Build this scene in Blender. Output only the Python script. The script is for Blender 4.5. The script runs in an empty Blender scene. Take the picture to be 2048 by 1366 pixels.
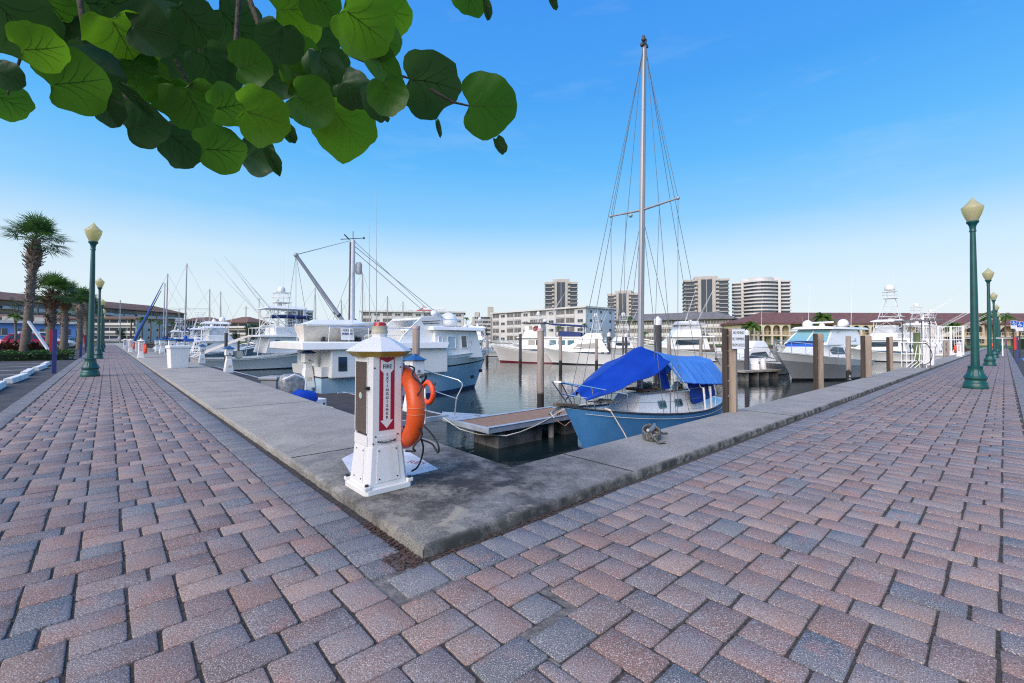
import bpy, bmesh, math, random
from mathutils import Vector, Matrix
R=math.radians; PI=math.pi
random.seed(11); RND=random.Random(7)
scene=bpy.context.scene; COL=scene.collection
# ---------------------------------------------------------------- camera
F=893.0; PITCH=R(1.2); ROLL=math.atan(6/1794); CV=662.0; EYE=1.0
CAMR=(Matrix.Rotation(ROLL,3,'Y')@Matrix.Rotation(0,3,'Z')) if False else None
def cam_axes():
    fw=Vector((0,math.cos(PITCH),math.sin(PITCH))); rt=Vector((1,0,0)); up=rt.cross(fw)
    c,s=math.cos(ROLL),math.sin(ROLL)
    return rt*c+up*s, up*c-rt*s, fw        # camera turned so that the horizon falls to the right
RT,UP,FW=cam_axes(); EYEP=Vector((0,0,EYE))
def ray(u,v): return (FW+RT*((u-1024)/F)-UP*((v-CV)/F))
def at(u,v,z=0.0):                      # point of the plane z seen at pixel u,v of the 2048 px photo
    d=ray(u,v); return EYEP+d*((z-EYE)/d.z)
def atY(u,v,Y):                         # point seen at u,v at distance Y straight ahead
    d=ray(u,v); return EYEP+d*(Y/d.y)
cd=bpy.data.cameras.new('camera'); cam=bpy.data.objects.new('camera',cd); COL.objects.link(cam)
cam.matrix_world=Matrix((( RT.x,UP.x,-FW.x,0),(RT.y,UP.y,-FW.y,0),(RT.z,UP.z,-FW.z,EYE),(0,0,0,1)))
cd.sensor_width=36; cd.lens=F*36/2048; cd.shift_y=-(683-CV)/2048; cd.clip_start=.05; cd.clip_end=9000
scene.camera=cam
# ---------------------------------------------------------------- quay frame: a along the left quay, b along the right quay
C0=Vector((-.404,2.068,0)); AZL=R(-42.185); AZR=R(47.815)
UL=Vector((math.sin(AZL),math.cos(AZL),0)); UR=Vector((math.sin(AZR),math.cos(AZR),0))
YR=math.atan2(UR.y,UR.x); YL=math.atan2(UL.y,UL.x)
def W(a,b,z=0.0):
    p=C0+UL*a+UR*b; return Vector((p.x,p.y,z))
def AB(p):
    d=Vector((p[0],p[1],0))-C0; return d.dot(UL),d.dot(UR)
ZW=-1.3
def cosu(u): return 1/math.sqrt(1+((u-1024)/F)**2)
# ---------------------------------------------------------------- materials
MATS={}
def nod(nt,t,**k):
    n=nt.nodes.new(t)
    for a,b in k.items(): setattr(n,a,b)
    return n
def M(name,col,rough=.5,metal=0,ns=0,na=0.0,bs=0,bst=0.0,col2=None,trans=0,spec=.5,coat=0,world=False,det=6,stretch=None,alpha=1,emis=0,sub=0,transl=0,ramp=(.35,.65)):
    if name in MATS: return MATS[name]
    m=bpy.data.materials.new(name); m.use_nodes=True; nt=m.node_tree; bs_=nt.nodes['Principled BSDF']
    L=nt.links.new
    c=tuple(col)+(1,); bs_.inputs['Base Color'].default_value=c
    bs_.inputs['Roughness'].default_value=rough; bs_.inputs['Metallic'].default_value=metal
    bs_.inputs['Specular IOR Level'].default_value=spec
    if coat: bs_.inputs['Coat Weight'].default_value=coat; bs_.inputs['Coat Roughness'].default_value=.1
    if trans: bs_.inputs['Transmission Weight'].default_value=trans
    if emis:
        bs_.inputs['Emission Color'].default_value=c; bs_.inputs['Emission Strength'].default_value=emis
    if ns or bs:
        if world: src=nod(nt,'ShaderNodeNewGeometry').outputs['Position']
        else: src=nod(nt,'ShaderNodeTexCoord').outputs['Object']
        if stretch:
            mp=nod(nt,'ShaderNodeMapping'); mp.inputs['Scale'].default_value=stretch; L(src,mp.inputs['Vector']); src=mp.outputs['Vector']
    if ns:
        n=nod(nt,'ShaderNodeTexNoise'); n.inputs['Scale'].default_value=ns; n.inputs['Detail'].default_value=det; n.inputs['Roughness'].default_value=.6
        L(src,n.inputs['Vector'])
        r=nod(nt,'ShaderNodeMapRange'); r.inputs['From Min'].default_value=ramp[0]; r.inputs['From Max'].default_value=ramp[1]
        L(n.outputs['Fac'],r.inputs['Value'])
        mx=nod(nt,'ShaderNodeMix',data_type='RGBA')
        if col2 is None:
            c1=tuple(x*(1-na) for x in col)+(1,); c2=tuple(min(1,x*(1+na)) for x in col)+(1,)
        else: c1=c; c2=tuple(col2)+(1,)
        mx.inputs[6].default_value=c1; mx.inputs[7].default_value=c2
        L(r.outputs[0],mx.inputs[0]); L(mx.outputs[2],bs_.inputs['Base Color'])
        rr=nod(nt,'ShaderNodeMapRange'); rr.inputs['To Min'].default_value=max(.02,rough-.08); rr.inputs['To Max'].default_value=min(1,rough+.1)
        L(n.outputs['Fac'],rr.inputs['Value']); L(rr.outputs[0],bs_.inputs['Roughness'])
    if bs:
        n2=nod(nt,'ShaderNodeTexNoise'); n2.inputs['Scale'].default_value=bs; n2.inputs['Detail'].default_value=5
        L(src,n2.inputs['Vector'])
        b=nod(nt,'ShaderNodeBump'); b.inputs['Strength'].default_value=bst; b.inputs['Distance'].default_value=.02
        L(n2.outputs['Fac'],b.inputs['Height']); L(b.outputs['Normal'],bs_.inputs['Normal'])
    if transl:
        out=nt.nodes['Material Output']; tr=nod(nt,'ShaderNodeBsdfTranslucent'); ms=nod(nt,'ShaderNodeMixShader'); ms.inputs[0].default_value=transl
        tr.inputs['Color'].default_value=(min(1,col[0]*1.6),min(1,col[1]*1.7),col[2],1)
        L(bs_.outputs[0],ms.inputs[1]); L(tr.outputs[0],ms.inputs[2]); L(ms.outputs[0],out.inputs['Surface'])
    MATS[name]=m; return m
# ---------------------------------------------------------------- mesh builder
class MB:
    def __init__(s): s.v=[]; s.f=[]; s.mi=[]; s.cur=0
    def add(s,vs,fs):
        o=len(s.v); s.v+= [tuple(p) for p in vs]; s.f+=[tuple(i+o for i in f) for f in fs]; s.mi+=[s.cur]*len(fs); return s
    def box(s,c,d,rz=0,rot=None):
        x,y,z=[k/2 for k in d]; P=[Vector((sx*x,sy*y,sz*z)) for sz in(-1,1) for sy in(-1,1) for sx in(-1,1)]
        m=rot if rot is not None else Matrix.Rotation(rz,3,'Z')
        P=[m@p+Vector(c) for p in P]
        return s.add(P,[(0,2,3,1),(4,5,7,6),(0,1,5,4),(2,6,7,3),(0,4,6,2),(1,3,7,5)])
    def cyl(s,p0,p1,r0,r1=None,n=10,caps=True):
        r1=r0 if r1 is None else r1; p0=Vector(p0); p1=Vector(p1); d=(p1-p0).normalized()
        x=d.orthogonal().normalized(); y=d.cross(x); vs=[]
        for p,r in((p0,r0),(p1,r1)):
            for i in range(n):
                t=2*PI*i/n; vs.append(p+x*(math.cos(t)*r)+y*(math.sin(t)*r))
        fs=[(i,(i+1)%n,n+(i+1)%n,n+i) for i in range(n)]
        if caps: fs+=[tuple(range(n-1,-1,-1)),tuple(range(n,2*n))]
        return s.add(vs,fs)
    def tube(s,pts,r,n=6,caps=True):
        pts=[Vector(p) for p in pts]; k=len(pts); rs=r if isinstance(r,(list,tuple)) else [r]*k
        vs=[]; ref=None
        for i,p in enumerate(pts):
            d=(pts[min(i+1,k-1)]-pts[max(i-1,0)]).normalized()
            if ref is None: ref=d.orthogonal().normalized()
            x=(ref-d*ref.dot(d)); x=x.normalized() if x.length>1e-6 else d.orthogonal().normalized(); ref=x; y=d.cross(x)
            for j in range(n):
                t=2*PI*j/n; vs.append(p+x*(math.cos(t)*rs[i])+y*(math.sin(t)*rs[i]))
        fs=[(i*n+j,i*n+(j+1)%n,(i+1)*n+(j+1)%n,(i+1)*n+j) for i in range(k-1) for j in range(n)]
        if caps: fs+=[tuple(range(n-1,-1,-1)),tuple(range((k-1)*n,k*n))]
        return s.add(vs,fs)
    def stube(s,pts,r,n=6,k=6):
        P=[Vector(p) for p in pts]; out=[]; m=len(P)
        for i in range(m-1):
            a,b,c,d=P[max(i-1,0)],P[i],P[i+1],P[min(i+2,m-1)]
            for j in range(k):
                t=j/k; out.append(.5*((2*b)+(c-a)*t+(2*a-5*b+4*c-d)*t*t+(3*b-a-3*c+d)*t**3))
        out.append(P[-1]); return s.tube(out,r,n)
    def lathe(s,prof,c=(0,0,0),n=16,flute=None):
        vs=[];k=len(prof)
        for r,z in prof:
            for j in range(n):
                t=2*PI*j/n; rr=r*(1+(flute(z,j) if flute else 0)); vs.append((c[0]+rr*math.cos(t),c[1]+rr*math.sin(t),c[2]+z))
        fs=[(i*n+j,i*n+(j+1)%n,(i+1)*n+(j+1)%n,(i+1)*n+j) for i in range(k-1) for j in range(n)]
        fs+=[tuple(range(n-1,-1,-1)),tuple(range((k-1)*n,k*n))]
        return s.add(vs,fs)
    def sph(s,c,r,n=10,m=6,sc=(1,1,1),z0=-1):
        prof=[]
        for i in range(m+1):
            t=-PI/2+PI*i/m; prof.append((max(1e-4,r*math.cos(t)),r*math.sin(t)))
        o=len(s.v); s.lathe(prof,(0,0,0),n)
        for i in range(o,len(s.v)):
            x,y,z=s.v[i]; s.v[i]=(c[0]+x*sc[0],c[1]+y*sc[1],c[2]+z*sc[2])
        return s
    def torus(s,c,R_,r,ax='x',n=24,m=10,mat=None):
        vs=[]
        for i in range(n):
            t=2*PI*i/n
            for j in range(m):
                q=2*PI*j/m; rr=R_+r*math.cos(q); p=Vector((r*math.sin(q),rr*math.cos(t),rr*math.sin(t)))
                if ax=='y': p=Vector((p.y,p.x,p.z))
                if ax=='z': p=Vector((p.y,p.z,p.x))
                vs.append(p+Vector(c))
        fs=[(i*m+j,((i+1)%n)*m+j,((i+1)%n)*m+(j+1)%m,i*m+(j+1)%m) for i in range(n) for j in range(m)]
        return s.add(vs,fs)
    def loft(s,rings,closed=True,caps=True):
        n=len(rings[0]);k=len(rings); vs=[p for r in rings for p in r]; e=n if closed else n-1
        fs=[(i*n+j,i*n+(j+1)%n,(i+1)*n+(j+1)%n,(i+1)*n+j) for i in range(k-1) for j in range(e)]
        if caps and closed: fs+=[tuple(range(n-1,-1,-1)),tuple(range((k-1)*n,k*n))]
        return s.add(vs,fs)
    def prism(s,o2,z0,z1,tf=None):
        n=len(o2); vs=[(x,y,z0) for x,y in o2]+[(x,y,z1) for x,y in o2]
        if tf: vs=[tf(Vector(p)) for p in vs]
        return s.add(vs,[(i,(i+1)%n,n+(i+1)%n,n+i) for i in range(n)]+[tuple(range(n-1,-1,-1)),tuple(range(n,2*n))])
    def slab(s,o,d,th):
        """extrude outline o (3d points) along vector d"""
        n=len(o); d=Vector(d)*th; vs=[Vector(p) for p in o]+[Vector(p)+d for p in o]
        return s.add(vs,[(i,(i+1)%n,n+(i+1)%n,n+i) for i in range(n)]+[tuple(range(n-1,-1,-1)),tuple(range(n,2*n))])
    def quad(s,*p): return s.add(p,[tuple(range(len(p)))])
    def tf(s,m,start=0):
        for i in range(start,len(s.v)): s.v[i]=tuple(m@Vector(s.v[i]))
        return s
    def build(s,name,mat,parent=None,smooth=None,bevel=0,recalc=True,cols=None):
        me=bpy.data.meshes.new(name); me.from_pydata(s.v,[],s.f)
        mats=mat if isinstance(mat,(list,tuple)) else [mat]
        for m in mats: me.materials.append(m)
        if len(mats)>1: me.polygons.foreach_set('material_index',s.mi)
        if recalc:
            bm=bmesh.new(); bm.from_mesh(me); bmesh.ops.recalc_face_normals(bm,faces=bm.faces[:]); bm.to_mesh(me); bm.free()
        if smooth is not None:
            me.polygons.foreach_set('use_smooth',[True]*len(me.polygons))
            me.set_sharp_from_angle(angle=R(smooth))
        me.update(); o=bpy.data.objects.new(name,me); COL.objects.link(o)
        if parent is not None: o.parent=parent
        if bevel:
            b=o.modifiers.new('bevel','BEVEL'); b.width=bevel; b.segments=2; b.limit_method='ANGLE'; b.angle_limit=R(35)
        return o
def thing(name,label,cat,loc=(0,0,0),rz=0,group=None):
    o=bpy.data.objects.new(name,None); COL.objects.link(o); o.location=loc; o.rotation_euler=(0,0,rz); o.empty_display_size=.1
    o['label']=label; o['category']=cat
    if group: o['group']=group
    return o
def tag(o,label,cat,group=None):
    o['label']=label; o['category']=cat
    if group: o['group']=group
    return o
def struct(o,kind='structure',label=None,cat=None):
    o['kind']=kind
    if label: o['label']=label
    if cat: o['category']=cat
    return o
def dup(root,loc,rz,label,group=None,sc=None):
    r=root.copy(); COL.objects.link(r); r.location=loc; r.rotation_euler=(0,0,rz); r['label']=label
    if group: r['group']=group
    if sc: r.scale=(sc,sc,sc)
    for ch in list(root.children):
        c=ch.copy(); COL.objects.link(c); c.parent=r
        for g in list(ch.children):
            d=g.copy(); COL.objects.link(d); d.parent=c
    return r
FONT=None
def text_mesh(txt,size,mat,parent,loc,rot,name='lettering',depth=.0015,align='CENTER',sx=1,bold=0,lab=None):
    c=bpy.data.curves.new('t','FONT'); c.body=txt; c.size=size; c.align_x=align; c.align_y='CENTER'; c.extrude=depth; c.offset=bold
    o=bpy.data.objects.new('t',c); COL.objects.link(o)
    dg=bpy.context.evaluated_depsgraph_get(); me=bpy.data.meshes.new_from_object(o.evaluated_get(dg)); bpy.data.objects.remove(o)
    me.materials.clear(); me.materials.append(mat)
    t=bpy.data.objects.new(name,me); COL.objects.link(t); t.parent=parent; t.location=loc; t.rotation_euler=rot; t.scale=(sx,1,1)
    return t
# ---------------------------------------------------------------- world and sun
world=bpy.data.worlds.new('World'); scene.world=world; world.use_nodes=True
nt=world.node_tree; bg=nt.nodes['Background']; L=nt.links.new
SUN_AZ=R(-143); SUN_EL=R(37)
sky=nod(nt,'ShaderNodeTexSky',sky_type='NISHITA'); sky.sun_disc=False; sky.sun_elevation=SUN_EL; sky.sun_rotation=SUN_AZ
sky.air_density=1.0; sky.dust_density=.6; sky.ozone_density=3.0; sky.altitude=0
tc=nod(nt,'ShaderNodeTexCoord'); sep=nod(nt,'ShaderNodeSeparateXYZ'); L(tc.outputs['Generated'],sep.inputs[0])
rampn=nod(nt,'ShaderNodeValToRGB'); cr=rampn.color_ramp
L(sep.outputs['Z'],rampn.inputs[0])
def lin(c): return tuple(((x/255+.055)/1.055)**2.4 if x/255>.04045 else x/255/12.92 for x in c)
stops=[(0.0,(228,234,238)),(.05,(224,236,243)),(.10,(219,236,246)),(.17,(202,230,249)),(.25,(140,205,251)),(.36,(94,184,250)),(.48,(72,163,246)),(.64,(62,148,240)),(1.0,(58,128,228))]
for i,(p,c) in enumerate(stops):
    e=cr.elements[i] if i<2 else cr.elements.new(p)
    e.position=p; e.color=tuple(x*6.35 for x in lin(c))+(1,)
# faint high cloud wisps
ns=nod(nt,'ShaderNodeTexNoise'); mp=nod(nt,'ShaderNodeMapping'); mp.inputs['Scale'].default_value=(2.2,2.2,9); L(tc.outputs['Generated'],mp.inputs[0]); L(mp.outputs[0],ns.inputs['Vector'])
ns.inputs['Scale'].default_value=1.6; ns.inputs['Detail'].default_value=7; ns.inputs['Roughness'].default_value=.62
mr=nod(nt,'ShaderNodeMapRange'); mr.inputs['From Min'].default_value=.56; mr.inputs['From Max'].default_value=.8; mr.inputs['To Max'].default_value=.12; L(ns.outputs['Fac'],mr.inputs[0])
mixs=nod(nt,'ShaderNodeMix',data_type='RGBA'); mixs.inputs[0].default_value=.93; L(sky.outputs[0],mixs.inputs[6]); L(rampn.outputs[0],mixs.inputs[7])
mixc=nod(nt,'ShaderNodeMix',data_type='RGBA'); mixc.inputs[7].default_value=(5.0,5.4,5.8,1); L(mr.outputs[0],mixc.inputs[0]); L(mixs.outputs[2],mixc.inputs[6])
L(mixc.outputs[2],bg.inputs['Color']); bg.inputs['Strength'].default_value=.1
sd=bpy.data.lights.new('sun','SUN'); so=bpy.data.objects.new('sun',sd); COL.objects.link(so)
sd.energy=2.85; sd.angle=R(60); sd.color=(1,.86,.75)
sdir=Vector((math.sin(SUN_AZ)*math.cos(SUN_EL),math.cos(SUN_AZ)*math.cos(SUN_EL),math.sin(SUN_EL)))
so.rotation_euler=sdir.to_track_quat('Z','Y').to_euler()
vs=scene.view_settings; vs.view_transform='Standard'; vs.look='None'; vs.exposure=0.72; vs.gamma=1
scene.cycles.max_bounces=8; scene.cycles.transparent_max_bounces=12; scene.cycles.caustics_reflective=False; scene.cycles.caustics_refractive=False
scene.cycles.use_denoising=False; scene.cycles.pixel_filter_type='BLACKMAN_HARRIS'; scene.cycles.filter_width=1.15; scene.cycles.use_adaptive_sampling=True; scene.cycles.adaptive_threshold=.004
# common materials
WHITE=M('white_gelcoat',(.8,.8,.78),.28,ns=1.2,na=.05,coat=.3)
WHITEP=M('white_paint',(.8,.79,.77),.45,ns=5,col2=(.58,.52,.42),ramp=(.56,.9),stretch=(1,1,.3),bs=60,bst=.03)
CREAM=M('cream_gelcoat',(.74,.68,.58),.35,ns=1.5,na=.06)
ALU=M('aluminium_pipe',(.72,.74,.76),.3,metal=.85,ns=8,na=.08)
WALU=M('white_pipe',(.78,.78,.77),.35,ns=5,na=.05)
STEEL=M('stainless',(.75,.76,.78),.2,metal=.95)
GREYMAST=M('mast_aluminium',(.36,.37,.39),.45,metal=.25,ns=4,na=.1,stretch=(1,1,.1))
WIRE=M('rigging_wire',(.16,.19,.2),.5,metal=.3)
ROPE=M('white_rope',(.7,.66,.58),.8,ns=90,na=.3)
BLACK=M('black_rubber',(.02,.02,.022),.6)
GLASS=M('dark_boat_glass',(.03,.045,.06),.06,spec=.8,coat=.5)
BGLASS=M('blue_boat_glass',(.05,.13,.17),.07,spec=.8)
CLEAR=M('clear_vinyl_curtain',(.55,.58,.6),.15,ns=2,na=.2)
NAVYC=M('navy_canvas',(.012,.03,.13),.75,ns=14,na=.25)
BLUEC=M('blue_canvas',(.01,.09,.42),.75,ns=12,na=.2)
TEALC=M('teal_canvas',(.02,.32,.31),.75,ns=12,na=.2)
GREYC=M('grey_canvas',(.42,.42,.42),.8,ns=12,na=.15)
BEIGEC=M('beige_canvas',(.55,.5,.42),.8,ns=12,na=.12)
TEAK=M('varnished_teak',(.16,.07,.035),.4,ns=12,na=.35,stretch=(1,8,8))
DARKTRIM=M('dark_rub_rail',(.03,.035,.045),.45)
RED=M('red_paint',(.5,.02,.02),.4,ns=6,na=.1)
SIGNRED=M('sign_red',(.36,.006,.03),.45)
SIGNBLUE=M('sign_blue',(.01,.1,.45),.4)
SIGNBLACK=M('sign_black',(.02,.02,.022),.5)
ORANGE=M('orange_plastic',(.78,.10,.015),.35,ns=4,na=.14,bs=30,bst=.05)
ORANGE2=M('bright_orange_plastic',(.85,.08,.02),.4,ns=4,na=.1)
# ================================================================ ground, basin, quay, pavement
A1,B1=130.0,100.0
QZ=.052; QIA=.69                                   # right quay inner edge
def qib(a): return min(1.5,1.165+.0245*(a-.7))   # left quay inner edge
BIG=2500
# ground sheet with the basin cut out
GROUND=M('soil_and_grass',(.07,.09,.03),.95,ns=.3,na=.3,bs=8,bst=.4,col2=(.12,.11,.06))
g=MB(); e=-.14
i0=.3
pts=[(-BIG,-BIG),(BIG,-BIG),(BIG,BIG),(-BIG,BIG)]; inn=[(i0,i0),(A1,i0),(A1,B1),(i0,B1)]
for k in range(4):
    p,q=pts[k],pts[(k+1)%4]; r_,s_=inn[(k+1)%4],inn[k]
    g.quad(W(*p,e),W(*q,e),W(*r_,e),W(*s_,e))
struct(g.build('ground',GROUND))
# water
wm=bpy.data.materials.new('marina_water'); wm.use_nodes=True; nt=wm.node_tree; bs_=nt.nodes['Principled BSDF']
bs_.inputs['Base Color'].default_value=(.008,.018,.02,1); bs_.inputs['Roughness'].default_value=.03; bs_.inputs['IOR'].default_value=1.33; bs_.inputs['Specular IOR Level'].default_value=.62
gp=nod(nt,'ShaderNodeNewGeometry'); L=nt.links.new
hs=[]
for sc_,w in(((.9,2.4,1),.9),((3.2,7.5,1),.45),((9,16,1),.12)):
    mp=nod(nt,'ShaderNodeMapping'); mp.inputs['Scale'].default_value=sc_; mp.inputs['Rotation'].default_value=(0,0,R(20)); L(gp.outputs['Position'],mp.inputs[0])
    n=nod(nt,'ShaderNodeTexNoise'); n.inputs['Scale'].default_value=1; n.inputs['Detail'].default_value=3; n.inputs['Distortion'].default_value=.6; L(mp.outputs[0],n.inputs['Vector'])
    mu=nod(nt,'ShaderNodeMath',operation='MULTIPLY'); mu.inputs[1].default_value=w; L(n.outputs['Fac'],mu.inputs[0]); hs.append(mu)
ad=nod(nt,'ShaderNodeMath',operation='ADD'); L(hs[0].outputs[0],ad.inputs[0]); L(hs[1].outputs[0],ad.inputs[1])
ad2=nod(nt,'ShaderNodeMath',operation='ADD'); L(ad.outputs[0],ad2.inputs[0]); L(hs[2].outputs[0],ad2.inputs[1])
n=nod(nt,'ShaderNodeTexNoise'); n.inputs['Scale'].default_value=.09; n.inputs['Detail'].default_value=2; L(gp.outputs['Position'],n.inputs['Vector'])
mr=nod(nt,'ShaderNodeMapRange'); mr.inputs['From Min'].default_value=.35; mr.inputs['From Max'].default_value=.65; mr.inputs['To Min'].default_value=.07; mr.inputs['To Max'].default_value=.26; L(n.outputs['Fac'],mr.inputs[0])
b=nod(nt,'ShaderNodeBump'); b.inputs['Distance'].default_value=.05; L(mr.outputs[0],b.inputs['Strength']); L(ad2.outputs[0],b.inputs['Height']); L(b.outputs['Normal'],bs_.inputs['Normal'])
g=MB(); g.quad(W(.3,.3,ZW),W(A1,.3,ZW),W(A1,B1,ZW),W(.3,B1,ZW)); struct(g.build('water',wm))
# concrete
def concrete(name,base,stain):
    m=bpy.data.materials.new(name); m.use_nodes=True; nt=m.node_tree; B=nt.nodes['Principled BSDF']; L=nt.links.new
    gp=nod(nt,'ShaderNodeNewGeometry').outputs['Position']
    def noise(s,d=6,r=.6):
        n=nod(nt,'ShaderNodeTexNoise'); n.inputs['Scale'].default_value=s; n.inputs['Detail'].default_value=d; n.inputs['Roughness'].default_value=r; L(gp,n.inputs['Vector']); return n.outputs['Fac']
    def rng(v,a,b_,c=0,d=1):
        r=nod(nt,'ShaderNodeMapRange'); r.inputs[1].default_value=a; r.inputs[2].default_value=b_; r.inputs[3].default_value=c; r.inputs[4].default_value=d; L(v,r.inputs[0]); return r.outputs[0]
    def mix(f,a,b_,blend='MIX'):
        x=nod(nt,'ShaderNodeMix',data_type='RGBA',blend_type=blend)
        if isinstance(f,(int,float)): x.inputs[0].default_value=f
        else: L(f,x.inputs[0])
        for k,s in((6,a),(7,b_)):
            if isinstance(s,tuple): x.inputs[k].default_value=s+(1,)
            else: L(s,x.inputs[k])
        return x.outputs[2]
    c=mix(rng(noise(2.0),.35,.68),tuple(k*.8 for k in base),tuple(k*1.15 for k in base))
    v=nod(nt,'ShaderNodeTexVoronoi'); v.inputs['Scale'].default_value=130; L(gp,v.inputs['Vector'])
    c=mix(rng(noise(150,2),.55,.63),c,(.5,.47,.42)); c=mix(rng(noise(110,2),.56,.64),c,(.15,.14,.125)); c=mix(rng(noise(45,3),.6,.7,0,.6),c,(.14,.13,.12))
    if stain:
        # black algae around the corner, worn pale patches in it
        sp=nod(nt,'ShaderNodeVectorMath',operation='DISTANCE'); L(gp,sp.inputs[0]); sp.inputs[1].default_value=tuple(W(.75,.75,QZ))
        near=rng(sp.outputs['Value'],.45,1.75,1,0)
        mul=nod(nt,'ShaderNodeMath',operation='MULTIPLY'); L(rng(noise(3.2,9,.72),.33,.56),mul.inputs[0]); L(near,mul.inputs[1])
        c=mix(mul.outputs[0],c,(.04,.038,.036))
        sp2=nod(nt,'ShaderNodeVectorMath',operation='DISTANCE'); L(gp,sp2.inputs[0]); sp2.inputs[1].default_value=tuple(W(.25,.42,QZ))
        m2=nod(nt,'ShaderNodeMath',operation='MULTIPLY'); L(rng(noise(5.5,7,.65),.52,.6),m2.inputs[0]); L(rng(sp2.outputs['Value'],.2,.8,.85,0),m2.inputs[1])
        c=mix(m2.outputs[0],c,(.36,.32,.25))
        dt=nod(nt,'ShaderNodeVectorMath',operation='DOT_PRODUCT'); L(gp,dt.inputs[0]); dt.inputs[1].default_value=tuple(UL); aa=nod(nt,'ShaderNodeMath',operation='SUBTRACT'); L(dt.outputs['Value'],aa.inputs[0]); aa.inputs[1].default_value=C0.dot(UL)
        eg=nod(nt,'ShaderNodeMath',operation='MULTIPLY'); L(rng(aa.outputs[0],.004,.03,1,0),eg.inputs[0]); L(rng(noise(6,8,.7),.38,.55),eg.inputs[1]); c=mix(eg.outputs[0],c,(.045,.047,.042))
        # streaks of grime everywhere
        c=mix(rng(noise(.8,9,.7),.55,.8,0,.5),c,(.09,.085,.078))
        # pale worn paint spots further along
        mpp=nod(nt,'ShaderNodeMapping'); mpp.inputs['Rotation'].default_value=(0,0,-YR); mpp.inputs['Scale'].default_value=(.8,3.2,1); L(gp,mpp.inputs[0])
        n=nod(nt,'ShaderNodeTexNoise'); n.inputs['Scale'].default_value=1.1; n.inputs['Detail'].default_value=8; n.inputs['Roughness'].default_value=.7; L(mpp.outputs[0],n.inputs['Vector'])
        c=mix(rng(n.outputs['Fac'],.66,.74,0,.6),c,(.58,.57,.54))
    L(c,B.inputs['Base Color']); B.inputs['Roughness'].default_value=.88
    bp=nod(nt,'ShaderNodeBump'); bp.inputs['Strength'].default_value=.5; bp.inputs['Distance'].default_value=.006
    ad=nod(nt,'ShaderNodeMath',operation='ADD'); L(noise(180,3),ad.inputs[0]); L(noise(14,6),ad.inputs[1]); L(ad.outputs[0],bp.inputs['Height']); L(bp.outputs['Normal'],B.inputs['Normal'])
    return m
CONC=concrete('quay_concrete',(.31,.29,.25),True); CONC2=concrete('plain_concrete',(.3,.28,.25),False)
rq=random.Random(3)
def strip(samples,outer,inner,mk):
    g=MB(); rings=[]
    for s in samples:
        o=outer(s); i=inner(s); d=Vector((i[0]-o[0],i[1]-o[1],0)); d.normalize()
        j=.006 if s<8 else 0
        def p(t,z): return W(o[0]+d.x*t,o[1]+d.y*t,z)
        rings.append([p(0,-.2),p(rq.uniform(-j,j),QZ-.022+rq.uniform(-j,j)),p(.008+rq.uniform(0,j),QZ-.008+rq.uniform(-j,j)*.6),p(.03,QZ),W(i[0],i[1],QZ),W(i[0],i[1],-2.2)])
    g.loft(rings,closed=False,caps=False); return g
sm=[i*.06 for i in range(0,90)]+[5.4+i*.4 for i in range(20)]+[14,16,20,30,45,60,73,95,A1]
gl=strip(sm,lambda s:(s,0),lambda s:(max(QIA+s*(A1-QIA)/A1,QIA),qib(QIA+s*(A1-QIA)/A1)),0)
gr=strip(sm,lambda s:(0,s),lambda s:(QIA,qib(QIA)+s*(B1-qib(QIA))/B1),0)
gl.add(gr.v,gr.f); q=struct(gl.build('quay',CONC,smooth=30))
# slab joints as thin dark sealant strips
SEAL=M('joint_sealant',(.03,.028,.025),.9)
g=MB()
for a in(2.05,5.4,10.2,16,22,28,34,40): g.box(W(a,.70,.1005),(.02,1.3,.004),YL) if False else g.quad(W(a-.007,.02,QZ+.0025),W(a+.007,.02,QZ+.0025),W(a+.007,qib(a)-.01,QZ+.0025),W(a-.007,qib(a)-.01,QZ+.0025))
for b in(1.75,5.4,10.2,16,22,28,34): g.quad(W(.02,b-.007,QZ+.0025),W(QIA-.01,b-.007,QZ+.0025),W(QIA-.01,b+.007,QZ+.0025),W(.02,b+.007,QZ+.0025))
struct(g.build('quay_joints',SEAL))
# far bulkheads of the basin
BULK=M('old_bulkhead',(.13,.11,.09),.9,ns=.8,na=.4,bs=6,bst=.4)
g=MB(); 
for k in range(60):
    b0=k*B1/60; g.box((A1+.2-.03*(k%2),b0+B1/120,-1.15),(.4,B1/60-.02,2.2))
    g.box((b0+A1/120,B1+.2-.03*(k%2),-1.15),(A1/60-.02,.4,2.2))
g.box((A1+.15,B1/2,-.02),(.7,B1,.12)); g.box((A1/2,B1+.15,-.021),(A1,.7,.12))
g.tf(Matrix(((UL.x,UR.x,0,C0.x),(UL.y,UR.y,0,C0.y),(0,0,1,0),(0,0,0,1))))
struct(g.build('seawall',BULK))
# parking asphalt left and right of the walks
ASPH=M('asphalt',(.06,.06,.062),.9,ns=3,na=.3,bs=120,bst=.5)
WO=2.157
g=MB(); z=-.06
g.quad(W(-40,-WO-.01,z),W(A1+30,-WO-.01,z),W(A1+30,-60,z),W(-40,-60,z))
g.quad(W(-WO-.01,-WO-.01,z),W(-WO-.01,B1+16,z),W(-40,B1+16,z),W(-40,-WO-.01,z))
struct(g.build('parking_lot',ASPH))
MARK=M('road_paint',(.72,.72,.7),.7,ns=6,na=.2)
g=MB(); z=-.056
for k in range(9): 
    a=12.2+k*2.75
    if a<27: g.quad(W(a,-3.05,z),W(a+.1,-3.05,z),W(a+.1,-7.6,z),W(a,-7.6,z))
for k in range(18):
    b=18+k*2.75; g.quad(W(-3.0,b,z),W(-7.6,b,z),W(-7.6,b+.1,z),W(-3.0,b+.1,z))
struct(g.build('parking_lines',MARK))
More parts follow.
